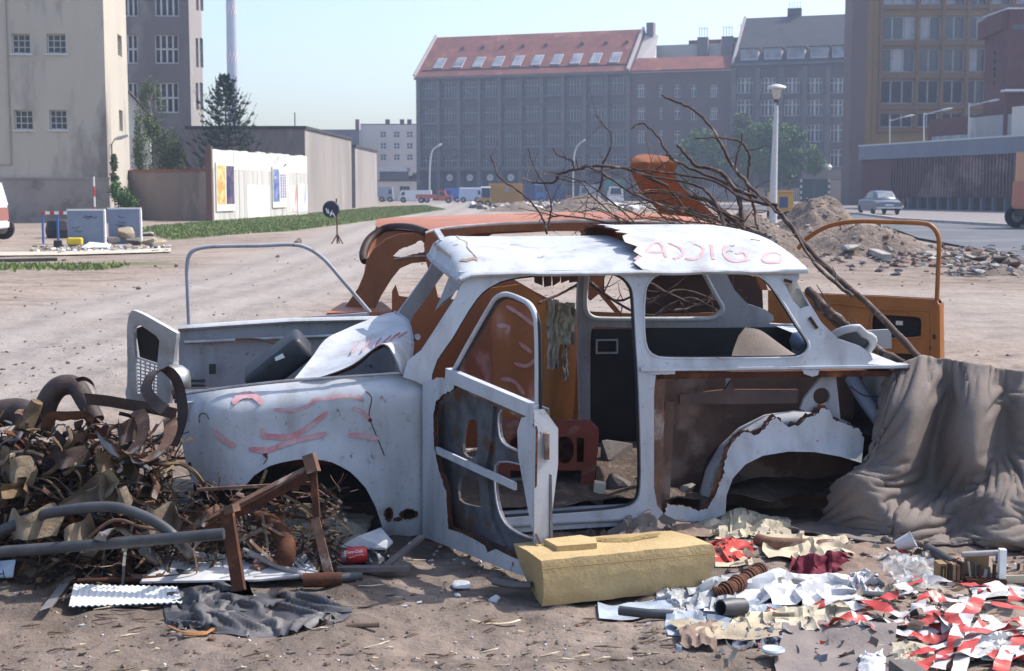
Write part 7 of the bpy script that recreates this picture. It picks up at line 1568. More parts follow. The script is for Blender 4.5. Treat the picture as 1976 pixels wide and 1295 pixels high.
def tarp():
    C = [ # rows top->bottom: (px,py,Y)
     [(1700, 745, 6.35), (1725, 712, 6.35), (1775, 690, 6.35), (1830, 694, 6.35), (1885, 704, 6.3), (1940, 712, 6.3), (2010, 720, 6.3), (2110, 735, 6.3)],
     [(1690, 800, 6.15), (1722, 770, 6.05), (1775, 750, 6.0), (1825, 752, 6.2), (1880, 760, 5.98), (1935, 765, 6.12), (2000, 775, 6.0), (2110, 780, 6.1)],
     [(1675, 860, 6.0), (1705, 840, 5.95), (1755, 830, 5.85), (1800, 845, 6.1), (1868, 850, 5.82), (1930, 848, 6.02), (2000, 850, 5.85), (2110, 850, 5.95)],
     [(1640, 900, 5.95), (1680, 893, 5.85), (1730, 900, 5.80), (1795, 925, 6.02), (1860, 925, 5.86), (1940, 900, 5.8), (2000, 905, 5.72), (2110, 905, 5.8)],
     [(1605, 925, 5.85), (1650, 900, 5.68), (1700, 930, 5.62), (1770, 955, 5.72), (1850, 955, 5.68), (1930, 935, 5.55), (2000, 955, 5.52), (2110, 960, 5.6)],
     [(1590, 975, 5.75), (1640, 965, 5.58), (1700, 980, 5.50), (1765, 985, 5.42), (1840, 1010, 5.60), (1925, 985, 5.38), (2000, 1000, 5.42), (2110, 1010, 5.4)],
     [(1560, 1010, 5.80), (1625, 1010, 5.58), (1695, 1020, 5.44), (1750, 1015, 5.36), (1830, 1035, 5.42), (1910, 1025, 5.30), (2000, 1030, 5.30), (2110, 1035, 5.3)],
     [(1515, 1030, 5.86), (1600, 1043, 5.62), (1680, 1052, 5.52), (1745, 1054, 5.50), (1830, 1054, 5.48), (1910, 1050, 5.48), (2000, 1048, 5.46), (2110, 1050, 5.4)]]
    rows = [[P(x, y, 6.0+(sum(q[2] for q in r_)/8-5.38)*.55+(Y-sum(q[2] for q in r_)/8)*1.35) for x, y, Y in r_] for r_ in C[:-1]]+[[G(x, y, .006) for x, y, Y in C[-1]]]
    rows = [cr(r_, 16) for r_ in rows]; cols = [cr(list(c_), 14) for c_ in zip(*rows)]; G_ = list(map(list, zip(*cols)))
    X = np.array([[list(p) for p in r_] for r_ in G_])[::1, ::1]
    for i in range(X.shape[0]):
        for j in range(X.shape[1]):
            u, v = j*.0675, i*.077; X[i, j, 1] -= .035*noise.noise(V(u*.55, v*.3, 3))+.012*noise.noise(V(u*1.6, v*.7, 9)); X[i, j, 2] += .01*noise.noise(V(u*2, v*2, 5))
    T0 = X.copy(); gz = np.array([[gh(p[0], p[1])+.006 for p in r_] for r_ in X])
    lh = np.linalg.norm(X[:, 1:]-X[:, :-1], axis=2).mean(0)*1.035; lv = np.linalg.norm(X[1:]-X[:-1], axis=2).mean(1)*1.06
    X = pbd(X, T0, lh, lv, gz, 150, .035, .016, 4, True)
    for _ in range(1): X[1:-1, 1:-1] = X[1:-1, 1:-1]*.5+.125*(X[2:, 1:-1]+X[:-2, 1:-1]+X[1:-1, 2:]+X[1:-1, :-2])
    G_ = [[Vector(p) for p in r_] for r_ in X]
    mb = MB(); mb.grid(G_); return solo('tarpaulin', mb, M_tarp, 'large dusty grey-brown tarpaulin draped in folds over the rear of the white car', 'tarpaulin', smooth=180)
tp = tarp(); so_ = tp.modifiers.new('thickness', 'SOLIDIFY'); so_.thickness = .008; so_.offset = -1

# ------------------------------------------------------------------ foam block
M_foam = mat('yellow_foam', (.50, .365, .185), (.40, .285, .14), sc=5, rough=.95, bump=.8, bsc=55, c3=(.27, .18, .09), sc3=3.5, th3=(.55, .75), bdist=.008)
A, B, C_, D2 = [Vector((G(x, y, .168).x, G(x, y, .168).y, .168)) for x, y in ((1045, 1082), (1374, 1050), (1296, 1023), (990, 1049))]
t = thing('foam_block', 'big yellow foam block lying in front of the open white door', 'foam block', ((A.x+B.x)/2, (A.y+D2.y)/2, 0))
def prof(f):  # cross-section at fraction f along the length; front edge first
    a, d = A.lerp(B, f), D2.lerp(C_, f); n_ = (a-d).normalized(); e = .02*max(0, (f-.93)/.07)**2; sl = .0
    u_ = (B-A).normalized(); uz = .07*max(0, (.04-f)/.04)
    pts = [d+V(0, 0, 0), d.lerp(a, .5)+V(0, 0, .003), a+V(0, 0, 0), a+n_*.004+V(0, 0, -.02), a+n_*.010+V(0, 0, -.07), a+n_*.010+V(0, 0, -.13), a+n_*.0+V(0, 0, -.172), a-n_*.12+V(0, 0, -.18), d+V(0, 0, -.18), d+V(0, 0, -.09)]
    for p in pts:
        h = max(0, (A.z-p.z)/.17); p += u_*(.065*h**1.2*(1-f)**3)*(.06+.94*min(1, (p-V(a.x, a.y, p.z)).length/(a-d).length)) - u_*(.05*h**2*f**6) + u_*(.02*(1-(2*h-1)**2)*f**12)
        p += V(noise.noise(p*14), noise.noise(p*14+V(5, 0, 0)), noise.noise(p*14+V(0, 5, 0)))*.0035
    return pts
rows = []
for i in range(41):
    pr = prof(i/40); q_ = []
    for a, b in zip(pr, pr[1:]+pr[:1]): q_ += [a.lerp(b, k/4) for k in range(4)]
    rows.append(q_)
mb = MB(); mb.grid(rows, True); n = len(rows[0]); mb.add(rows[0], [tuple(range(n))[::-1]]); mb.add(rows[-1], [tuple(range(n))]); part('block', mb, M_foam, t, smooth=42)
mb = MB(); mb.tube([A.lerp(B, f)+(A-D2).normalized()*.0135+V(0, 0, -.028-.004*f) for f in [i/12 for i in range(13)]], .0022, 4); part('glue_seam', mb, mat('dark_seam', (.22, .15, .07)), t)
pq = [G(x, y, .175) for x, y in ((1050, 1048), (1075, 1062), (1152, 1056), (1150, 1046), (1120, 1040))]
mb = MB(); mb.add([p+V(0, 0, -.012) for p in pq]+[p+V(0, 0, .016) for p in pq], [tuple(range(5)), tuple(range(9, 4, -1))]+[(i, (i+1) % 5, 5+(i+1) % 5, 5+i) for i in range(5)]); part('offcut', mb, M_foam, t)
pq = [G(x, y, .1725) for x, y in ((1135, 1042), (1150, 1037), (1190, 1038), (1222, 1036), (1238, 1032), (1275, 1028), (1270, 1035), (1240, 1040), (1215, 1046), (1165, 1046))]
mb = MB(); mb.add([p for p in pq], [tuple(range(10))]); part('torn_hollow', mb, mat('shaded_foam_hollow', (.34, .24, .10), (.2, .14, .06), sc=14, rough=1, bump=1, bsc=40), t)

# ------------------------------------------------------------------ sheets, papers, cloth
def crumple(px0, px1, py0, py1, name, m, lab, cat, seed, h=.03, folds=1.0, n=20, z=.008, tilt=0, edge=.12, group=None, mb_out=None, zoff=0.0, hill=0.0, print_=False, disc=False, flatk=False):
    """a crumpled sheet whose footprint on the ground covers the picture box"""
    a, b, c, d = G(px0, py1), G(px1, py1), G(px1, py0), G(px0, py0); rr = random.Random(seed); rows = []
    cor = [rr.uniform(-edge, edge) for i in range(8)]
    for i in range(n+1):
        f = i/n; row = []
        for j in range(n+1):
            g = j/n; p = (a.lerp(b, g)).lerp(d.lerp(c, g), f)
            p = p+(b-a)*(cor[0]*f*(1-g)+cor[1]*f*g+.10*noise.noise(V(f*3, seed, 1))*(1 if g in (0, 1) else .4))+(d-a)*(cor[2]*g*(1-f)+cor[3]*g*f+.10*noise.noise(V(g*3, seed, 2))*(1 if f in (0, 1) else .4))
            r1 = noise.noise(V(g*1.6*folds+seed, f*1.3*folds, 1)); r2 = 1-2*abs(noise.noise(V(g*2.1*folds+f*1.3, f*1.7*folds-g+seed, 4))); r3 = noise.noise(V(g*6*folds, f*5*folds+seed, 7)); ed = max(0, (abs(g-.5)-.3)/.2)**2*noise.noise(V(f*2, seed*3, g*3))
            p.z = max(gh(p.x, p.y)+z+zoff+h*(.35*r1+.45*max(0, r2-.45)/.55+.16*r3+.8*ed)*1.0+hill*math.sin(math.pi*f)*math.sin(math.pi*g), gh(p.x, p.y)+.003+zoff)
            row.append(p)
        rows.append(row)
    X = np.array([[list(p) for p in r_] for r_ in rows]); gz = np.array([[gh(p[0], p[1])+.003+zoff for p in r_] for r_ in X]); st_ = 1.05+min(.25, h*2.6)
    if disc:
        c_ = X.mean((0, 1)); t_ = np.linspace(-1, 1, n+1); A_, B_ = np.meshgrid(t_, t_); ax_ = (X[0, -1]-X[0, 0])/2; ay_ = (X[-1, 0]-X[0, 0])/2; U_ = A_*np.sqrt(1-B_**2/2); V_ = B_*np.sqrt(1-A_**2/2)
        zz_ = X[..., 2].copy(); X = c_+U_[..., None]*ax_+V_[..., None]*ay_; X[..., 2] = zz_
    if flatk: X = X
    lh = np.linalg.norm(X[:, 1:]-X[:, :-1], axis=2).mean(0)*st_; lv = np.linalg.norm(X[1:]-X[:-1], axis=2).mean(1)*st_
    if not name.endswith(('board', 'card')): X = pbd(X, X.copy(), lh, lv, gz, 36, .03, .01, 3, False)
    rows = [[Vector(p) for p in r_] for r_ in X]
    mb = MB(); mb.grid(rows)
    if print_: return mb, rows
    return solo(name, mb, m, lab, cat, group, smooth=28)
def newsm(name, base):
    m = bpy.data.materials.new(name); m.use_nodes = True; N = m.node_tree.nodes; L = m.node_tree.links; b = N['Principled BSDF']; b.inputs['Roughness'].default_value = .9
    tc = N.new('ShaderNodeTexCoord'); br = N.new('ShaderNodeTexBrick'); mp = N.new('ShaderNodeMapping'); mp.inputs['Rotation'].default_value = (0, 0, .5); L.new(tc.outputs['Object'], mp.inputs[0]); L.new(mp.outputs[0], br.inputs['Vector'])
    br.inputs['Scale'].default_value = 26; br.inputs['Mortar Size'].default_value = .03; br.inputs['Color1'].default_value = (*[x*.5 for x in base], 1); br.inputs['Color2'].default_value = (*[x*.5 for x in base], 1); br.inputs['Mortar'].default_value = (*base, 1); br.inputs['Row Height'].default_value = .12; br.inputs['Brick Width'].default_value = 1.3
    n = N.new('ShaderNodeTexNoise'); n.inputs['Scale'].default_value = 6; L.new(tc.outputs['Object'], n.inputs['Vector']); mr = N.new('ShaderNodeMapRange'); mr.inputs['From Min'].default_value = .42; mr.inputs['From Max'].default_value = .5; L.new(n.outputs['Fac'], mr.inputs['Value'])
    x = N.new('ShaderNodeMix'); x.data_type = 'RGBA'; L.new(mr.outputs[0], x.inputs['Factor']); x.inputs['A'].default_value = (*base, 1); L.new(br.outputs['Color'], x.inputs['B']); L.new(x.outputs['Result'], b.inputs['Base Color']); return m
M_news = newsm('yellowed_newsprint', (.50, .44, .33)); M_news2 = newsm('white_newsprint', (.50, .50, .50))
M_news3 = newsm('bluish_magazine_page', (.36, .41, .48))
M_wplast = mat('white_plastic_sheet', (.60, .60, .60), (.42, .42, .44), sc=6, rough=.45)
M_card = mat('brown_cardboard', (.25, .18, .14), (.18, .13, .105), sc=6, rough=.95, bump=.4, bsc=30)
M_cardl = mat('pale_cardboard', (.55, .47, .34), (.45, .38, .28), sc=6, rough=.95, bump=.3, bsc=30)
M_burg = mat('burgundy_cloth', (.17, .022, .04), (.12, .018, .03), sc=7, rough=.9, bump=.5, bsc=80, bdist=.003)
M_greyc = mat('grey_cloth', (.14, .14, .16), (.2, .2, .22), sc=9, rough=.95)
M_redc = mat('red_card', (.48, .06, .05), (.4, .06, .05), sc=6, rough=.6)
M_rubber = mat('dull_rubber', (.045, .045, .052), (.09, .088, .095), sc=3, rough=.55, c3=(.22, .19, .17), sc3=3.4, th3=(.55, .72), spec=.4)
M_hose = mat('grey_black_hose', (.035, .036, .042), (.07, .07, .075), sc=10, rough=.5, spec=.5)
M_alu = mat('dull_aluminium', (.34, .31, .30), (.24, .22, .21), sc=12, rough=.5, metal=.3)
M_rag = mat('beige_rag', (.30, .24, .17), (.13, .10, .075), sc=9, rough=.95, bump=.5, bsc=40)
M_leaf = mat('tan_dry_fibre', (.20, .14, .08), (.09, .06, .038), sc=12, rough=.95)
for k, (x0, x1, y0, y1, m, lab, nm, h, hi) in enumerate((
    (1345, 1420, 1000, 1045, M_news, 'yellowed crumpled newspaper at the left of the pile under the torn rear arch', 'newspaper', .03, .05),
    (1395, 1470, 985, 1040, M_news, 'crumpled newspaper in the middle of the pile under the torn rear arch', 'newspaper', .04, .06),
    (1445, 1520, 1000, 1040, M_news, 'crumpled newspaper at the right of the pile beside the tarpaulin', 'newspaper', .035, .04),
    (1290, 1390, 1010, 1042, M_card, 'flattened brown cardboard left of the newspaper pile', 'cardboard', .02, .02),
    (1480, 1640, 1042, 1088, M_cardl, 'pale yellowish paper sheet lying in front of the tarpaulin', 'paper_sheet', .02, .02),
    (1630, 1750, 1056, 1096, M_card, 'brown cardboard sheet right of the pale yellowish paper', 'cardboard', .02, .015),
    (1590, 1740, 1092, 1140, M_card, 'torn brown cardboard under the burgundy cloth', 'cardboard', .02, .02),
    (1270, 1330, 1140, 1185, M_news2, 'crumpled white page right of the foam block', 'newspaper', .04, .03),
    (1160, 1290, 1160, 1186, M_news3, 'flat bluish magazine page along the foot of the foam block', 'magazine_page', .012, .0),
    (1330, 1410, 1130, 1180, M_news2, 'crumpled white and black page beside the rusty spring tube', 'newspaper', .05, .04),
    (1290, 1380, 1170, 1232, M_news3, 'bluish magazine page with a sharp left corner', 'magazine_page', .03, .02),
    (1370, 1500, 1165, 1225, M_news3, 'bluish crumpled page left of the cream paper', 'magazine_page', .03, .03),
    (1400, 1530, 1180, 1225, M_cardl, 'cream curled paper with a shaded edge', 'paper_sheet', .045, .03),
    (1500, 1640, 1175, 1222, M_news, 'pale yellowish page between cream paper and barrier tape', 'newspaper', .03, .02),
    (1400, 1640, 1120, 1178, M_wplast, 'long bright white plastic sheet in the middle of the litter', 'plastic_sheet', .035, .02),
    (1640, 1690, 1112, 1150, M_wplast, 'small upright scrap of white paper left of the tape', 'paper_scrap', .09, .03),
    (1310, 1380, 1215, 1250, M_card, 'brown cardboard scrap in front of the bluish pages', 'cardboard', .03, .01),
    (1490, 1725, 1215, 1330, mat('grey_felt_board', (.24, .20, .185), (.19, .16, .15), sc=5, rough=.95, bump=.3, bsc=60), 'flat grey-brown felt board lying at the front right', 'felt_board', .006, .0),
    (1310, 1500, 1215, 1240, M_sandst, 'thin buckled beige board behind the grey rag', 'board', .008, .0),
    (1655, 1710, 1270, 1300, M_wplast, 'bright white card at the bottom edge below the felt board', 'card', .02, .0),
    (580, 700, 985, 1060, M_news, 'yellowed newspaper lying in the front wheel arch', 'newspaper', .05, .06),
    (545, 600, 975, 1030, M_news, 'crumpled newspaper left in the front wheel arch', 'newspaper', .06, .06),
    (1880, 1990, 1130, 1160, M_news2, 'grubby white page among the tape at the right edge', 'newspaper', .02, .01),
    (1700, 1800, 1255, 1300, M_news, 'yellowed page under the tape at the bottom', 'newspaper', .03, .0),
    (1850, 1990, 1230, 1290, M_news2, 'printed white page under the tape at the bottom right', 'newspaper', .03, .01),
    (100, 170, 1010, 1050, M_rag, 'beige rag in the heap above the flat strip', 'rag', .06, .05),
    (255, 335, 1015, 1050, M_rag, 'beige crumpled rag under the hose loop', 'rag', .06, .06))):
    crumple(x0, x1, y0, y1, nm, m, lab, nm.replace('_', ' '), k+3, h, 1.2, zoff=.004*(k % 5), hill=hi)
# burgundy cloth
mb, rows = crumple(1525, 1640, 1084, 1130, 'x', M_burg, '', '', 77, .06, 1.6, n=26, hill=.07, edge=.05, print_=True); solo('burgundy_cloth', mb, M_burg, 'crumpled burgundy cloth heaped on the brown cardboard', 'cloth', smooth=60)
mb, rows = crumple(1420, 1520, 1212, 1250, 'x', M_greyc, '', '', 78, .06, 2.6, n=26, hill=.02, edge=.3, print_=True); solo('grey_rag', mb, M_greyc, 'dark grey twisted rag on the soil in front of the cream paper', 'rag', smooth=60)
M_clear = bpy.data.materials.new('clear_crumpled_film'); M_clear.use_nodes = True; b = M_clear.node_tree.nodes['Principled BSDF']; b.inputs['Base Color'].default_value = (.8, .8, .8, 1); b.inputs['Roughness'].default_value = .12; b.inputs['Alpha'].default_value = .28; b.inputs['Specular IOR Level'].default_value = .9
mb, rows = crumple(1690, 1810, 1078, 1135, 'x', M_clear, '', '', 79, .07, 2.2, n=26, hill=.04, print_=True); solo('clear_film', mb, M_clear, 'crumpled clear plastic film right of the burgundy cloth', 'plastic film', smooth=20)
for k, (x0, x1, y0, y1) in enumerate(((1380, 1450, 1058, 1086),)):
    mb, rows = crumple(x0, x1, y0, y1, 'x', M_redc, '', '', 80, .03, 1.4, n=12, hill=.02, edge=.3, print_=True); solo('red_carton', mb, M_redc, 'torn red and white carton right of the foam block', 'carton', smooth=20)
mb, rows = crumple(1385, 1445, 1066, 1094, 'x', M_wplast, '', '', 81, .02, 1.4, n=10, hill=.01, print_=True); solo('white_carton_flap', mb, M_cardl, 'pale flap lying under the torn red carton', 'carton', smooth=20)
for k, (px, py, s, lab) in enumerate(((890, 1130, 46, 'white polystyrene scrap on the bare soil left of the foam block'), (882, 1150, 20, 'small flat white flake in front of the polystyrene scrap'), (1300, 1030, 14, 'tiny white cube behind the foam block'), (955, 1153, 30, 'thin white sliver left of the foam block'))):
    p = G(px, py); s2 = s*p.y/F; rock((p.x, p.y, gh(p.x, p.y)+s2*.12), (s2*.62, s2*.5, s2*.2 if k != 2 else s2*.5), M_wplast, lab, None, seed=k+70, name='white_scrap', cat='scrap')
# folded wheel-shaped rubber sheet on the ground
mb, R2 = crumple(318, 684, 1146, 1226, 'x', M_rubber, '', '', 5, .055, .7, n=44, edge=.0, print_=True, disc=True); mb.m = 1; mb.grid([[p+V(0, 0, -.010) for p in r_][::-1] for r_ in R2]); o = solo('rubber_sheet', mb, [M_rubber, mat('brown_rubber_underside', (.16, .08, .045), None, rough=.8)], 'wavy round black rubber sheet lying flat at the front left', 'rubber sheet', smooth=180)
mb, R3 = crumple(316, 480, 1132, 1212, 'x', M_rubber, '', '', 15, .05, .6, n=26, edge=.05, hill=.03, print_=True, disc=True); mb.grid([[p-V(0, 0, .008) for p in r_][::-1] for r_ in R3]); solo('rubber_flap', mb, M_rubber, 'folded black rubber flap at the left side of the round rubber sheet', 'rubber flap', smooth=180)
mb = MB(); mb.tube(cr([G(325, 1208, .01), G(360, 1222, .012), G(395, 1222, .012), G(412, 1212, .012)], 5), [.006]*5+[.016]*6+[.008]*5, 6, flat=(1, .5)); solo('wood_splinter', mb, mat('orange_wood_splinter', (.35, .17, .07), (.25, .12, .05), sc=20, stretch=(1, 6, 6)), 'orange-brown wood splinter sticking out from under the rubber flap', 'splinter')

# ------------------------------------------------------------------ barrier tape
M_tr = mat('tape_red', (.52, .05, .035), (.42, .06, .045), sc=8, rough=.38, spec=.5); M_tw = mat('tape_white', (.60, .57, .57), (.48, .44, .43), sc=8, rough=.38, spec=.5)
def tape(pts, w, seed, lab, phase=0, per=.15):
    rr = random.Random(seed); c = cr(pts, 8); N = len(c); rows = []; L_ = 0; cum = [0]
    for i in range(N):
        t_ = (c[min(i+1, N-1)]-c[max(i-1, 0)]).normalized(); side = t_.cross(V(0, 0, 1)).normalized(); tw = 1.5*noise.noise(V(i*.16, seed, 0)); up = side.cross(t_)
        d = side*math.cos(tw)+up*math.sin(tw); ww = w*(1-.35*abs(noise.noise(V(i*.2, seed, 5)))); p = c[i]; rows.append([p+d*ww*k+V(0, 0, .006*noise.noise(V(i*.5, k*3, seed))) for k in (-.5, -.17, .17, .5)])
        if i: cum.append(cum[-1]+(c[i]-c[i-1]).length)
    mn = [gh(p.x, p.y)+.004 for r_ in rows for p in r_]
    for r_ in rows:
        for p in r_: p.z = max(p.z, gh(p.x, p.y)+.004)
    mb = MB()
    for i in range(N-1):
        mb.m = int((cum[i]+phase)/per+.35*0) % 2; mb.grid([rows[i], rows[i+1]])
    return solo('barrier_tape', mb, [M_tr, M_tw], lab, 'barrier tape', 'red and white barrier tape on the ground', smooth=85)
TP = [
 ([(1590, 1205, .03), (1640, 1192, .05), (1700, 1195, .04), (1760, 1205, .05), (1800, 1190, .08), (1790, 1170, .1)], 'tape strip curling at the far left end of the red and white tangle'),
 ([(1565, 1172, .02), (1610, 1160, .06), (1650, 1170, .03), (1700, 1172, .04)], 'short tape strip beside the white plastic sheet'),
 ([(1640, 1148, .05), (1690, 1165, .06), (1740, 1185, .05), (1770, 1170, .09), (1790, 1150, .1), (1850, 1160, .07), (1920, 1165, .07), (2000, 1180, .06)], 'broad tape strip running level to the right edge'),
 ([(1740, 1130, .05), (1790, 1120, .05), (1850, 1125, .1), (1900, 1130, .1), (1950, 1135, .06), (1960, 1160, .03)], 'upper tape strip crossing in front of the wooden box'),
 ([(1870, 1230, .03), (1860, 1200, .06), (1880, 1170, .1), (1890, 1150, .1), (1900, 1140, .06)], 'tape strip standing up across the broad strip'),
 ([(1780, 1225, .02), (1830, 1200, .05), (1880, 1185, .07), (1920, 1200, .05), (1960, 1230, .03), (2010, 1240, .02)], 'tape strip sagging through the middle of the tangle'),
 ([(1750, 1265, .02), (1800, 1250, .05), (1850, 1240, .05), (1900, 1225, .05), (1980, 1215, .04)], 'long tape strip rising towards the right below the sagging one'),
 ([(1850, 1300, .02), (1860, 1260, .05), (1880, 1230, .06), (1900, 1200, .05)], 'twisted tape strip coming up from the bottom edge'),
 ([(1760, 1300, .02), (1790, 1275, .04), (1840, 1262, .06), (1900, 1260, .04), (1960, 1268, .04), (2020, 1262, .03)], 'lowest tape strip along the bottom right corner'),
 ([(1930, 1295, .02), (1940, 1265, .05), (1960, 1240, .05), (1990, 1225, .04)], 'tape strip bending up at the bottom right corner'),
 ([(1700, 1215, .02), (1750, 1222, .03), (1800, 1232, .03), (1830, 1215, .05), (1820, 1190, .05)], 'pale tape loop left of the tangle centre'),
 ([(1670, 1165, .03), (1720, 1150, .05), (1750, 1140, .08), (1735, 1125, .1)], 'tape scrap rising to the left of the wooden box'),
 ([(1800, 1185, .06), (1850, 1210, .09), (1900, 1215, .08), (1950, 1200, .06), (2000, 1205, .04)], 'tape strip woven over the tangle centre'),
 ([(1810, 1290, .03), (1830, 1250, .07), (1850, 1215, .09), (1835, 1185, .08), (1870, 1165, .08)], 'narrow tape strip looping through the tangle centre')]
for k, (pts, lab) in enumerate(TP): tape([G(x, y, z*.7+.01) for x, y, z in pts], .05, k+1, lab, phase=k*.11)

# ------------------------------------------------------------------ tubes, boxes and small goods on the right
def tubet(name, pts, r, m, lab, cat, n=10, flat=None, grp=None, sm=60):
    mb = MB(); c = cr(pts, 6) if len(pts) > 2 else pts; N = len(c)
    rs = r if not isinstance(r, (list, tuple)) else [r[0]+(r[1]-r[0])*i/(N-1) for i in range(N)]
    mb.tube(c, rs, n, flat=flat); return solo(name, mb, m, lab, cat, grp, smooth=sm)
tubet('pale_pipe', [G(1455, 1098, .03), G(1490, 1112, .03), G(1560, 1128, .025), G(1640, 1136, .02)], [.024, .014], M_alu, 'pale tapering pipe running right from the rusty spring tube', 'pipe')
tubet('black_tube', [G(1195, 1178, .02), G(1250, 1184, .02), G(1300, 1186, .02)], .017, M_hose, 'short black tube in front of the foam block', 'tube')
tubet('rusty_pipe_end', [G(1462, 1042, .03), G(1500, 1050, .03), G(1620, 1054, .03)], .028, M_rustlt, 'pipe with a rusty end under the hem of the tarpaulin', 'pipe')
tubet('dark_tube', [G(1790, 1058, .03), G(1840, 1088, .03)], .022, M_hose, 'short dark tube in front of the tarpaulin hem', 'tube')
tubet('grey_lath', [G(1650, 1145, .03), G(1745, 1150, .03)], .02, M_hose, 'short grey rounded slat beside the clear film', 'slat', flat=(1, .5))
mb = MB()
pts = [G(1380, 1150, .03), G(1400, 1140, .045), G(1425, 1125, .05), G(1455, 1108, .055), G(1470, 1100, .05)]; pts = cr(pts, 7)
for i in range(0, len(pts)-1): mb.tube([pts[i], pts[i].lerp(pts[i+1], .78)], .030+.005*math.sin(i*1.1), 12)
solo('rusty_spring_tube', mb, M_rust, 'ribbed rusty tube lying at the right end of the foam block', 'tube', smooth=40)
c = G(1345, 1172, .05); mb = MB(); mb.lathe([(.0, -.06), (.030, -.06), (.034, 0), (.031, .05), (.026, .05), (.028, 0)], 16, c+V(.12, .0, .0), (-.8, -.55, .1)); solo('black_cup', mb, M_hose, 'black open cup between foam block and spring tube', 'cup', smooth=50)
c = G(1735, 1068, .0); t = thing('foam_cup', 'white polystyrene cup lying in front of the tarpaulin', 'cup', c); mb = MB(); mb.lathe([(0, 0), (.026, 0), (.034, .075), (.036, .075), (.031, .07), (.024, .006)], 16, c+V(-.01, 0, .03), (.8, -.2, .45)); part('cup_wall', mb, M_wplast, t, smooth=50)
mb = MB(); mb.box(c+V(-.035, -.03, .015), (.05, .06, .012), Matrix.Rotation(.3, 3, 'Y')); part('broken_flap', mb, M_wplast, t)
# wooden boxes with dials
M_wood = mat('yellow_brown_wood', (.30, .20, .10), (.2, .13, .07), sc=8, rough=.7, stretch=(1, 5, 5)); M_wdk = mat('dark_stained_wood', (.07, .04, .028), (.04, .025, .02), sc=8)
bp = Pl((G(1812, 1126).x, G(1812, 1126).y), R(4)); t = thing('small_wooden_box', 'small wooden box with a framed yellow face beside the clear film', 'box', bp.pt(.05, 0))
z1 = bp.at(1830, 1088)[1]; u1 = bp.sx(1851)
mb = MB(); mb.pbox(bp, 0, u1, .01, z1, -.06, 0); part('case', mb, M_wood, t)
for a, b, c_, d in ((.006, u1-.006, z1-.012, z1-.006), (.006, u1-.006, .016, .022), (.006, .012, .023, z1-.013), (u1-.012, u1-.006, .023, z1-.013)): mb = MB(); mb.pbox(bp, a, b, c_, d, .001, .006); part('frame_strip', mb, M_wdk, t)
mb = MB(); mb.pbox(bp, .018, u1-.018, .026, z1-.02, .001, .004); part('face', mb, mat('ochre_dial', (.45, .28, .08), (.3, .18, .06), sc=40), t)
for k in range(4): mb = MB(); u = u1+.006+.017*k; mb.pbox(bp, u, u+.013, .01, z1-.004*(k % 3), -.05, -.002); part('side_block', mb, [M_wdk, M_wood, M_rustlt][k % 3], t)
bp2 = Pl((G(1866, 1128).x, G(1866, 1128).y), R(-3)); t = thing('broken_appliance', 'broken appliance chassis with tubes and a white upright strip right of the wooden box', 'chassis', bp2.pt(.08, 0))
mb = MB(); mb.pbox(bp2, 0, .15, .0, .02, -.1, 0); part('base', mb, M_rust, t)
mb = MB(); mb.pbox(bp2, .01, .10, .021, .10, -.09, -.07); part('back_plate', mb, M_wood, t)
mb = MB(); mb.tube([bp2.pt(-.01, .105, -.05), bp2.pt(.14, .115, -.05)], .012, 8); part('top_tube', mb, M_alu, t, smooth=60)
mb = MB(); mb.pbox(bp2, .125, .15, .021, .135, -.04, -.01); part('white_strip', mb, M_stripe_w, t)
for k in range(6): mb = MB(); u = .02+.018*k; mb.tube([bp2.pt(u, .021, -.03), bp2.pt(u+rnd(-.01, .01), rnd(.05, .09), -.03)], rnd(.004, .009), 6); part('component', mb, [M_alu, M_hose, M_wdk][k % 3], t)
bp3 = Pl((G(1925, 1124).x, G(1925, 1124).y), R(2)); t = thing('circuit_board', 'circuit board crowded with small parts at the right edge', 'circuit board', bp3.pt(.1, 0))
mb = MB(); mb.add([bp3.pt(0, .03, 0), bp3.pt(.3, .05, 0), bp3.pt(.3, .085, -.12), bp3.pt(.02, .065, -.12), bp3.pt(0, .022, 0), bp3.pt(.3, .042, 0), bp3.pt(.3, .077, -.12), bp3.pt(.02, .057, -.12)], [(0, 1, 2, 3), (7, 6, 5, 4), (0, 4, 5, 1), (1, 5, 6, 2), (2, 6, 7, 3), (3, 7, 4, 0)]); part('board', mb, M_card, t)
for k in range(26): mb = MB(); f, g = rnd(.05, .95), rnd(.1, .9); c = bp3.pt(.3*f, .036+.02*f+.034*g, -.12*g); mb.box(c+V(0, 0, .008), (rnd(.006, .02), rnd(.005, .012), rnd(.008, .026))); part('component', mb, [M_alu, mat('blue_component', (.06, .12, .35)), M_wdk, M_stripe_w, M_hose][k % 5], t)
mb = MB(); mb.pbox(bp3, -.01, .3, .0, .03, .0, .01); part('edge_rail', mb, M_cardl, t)
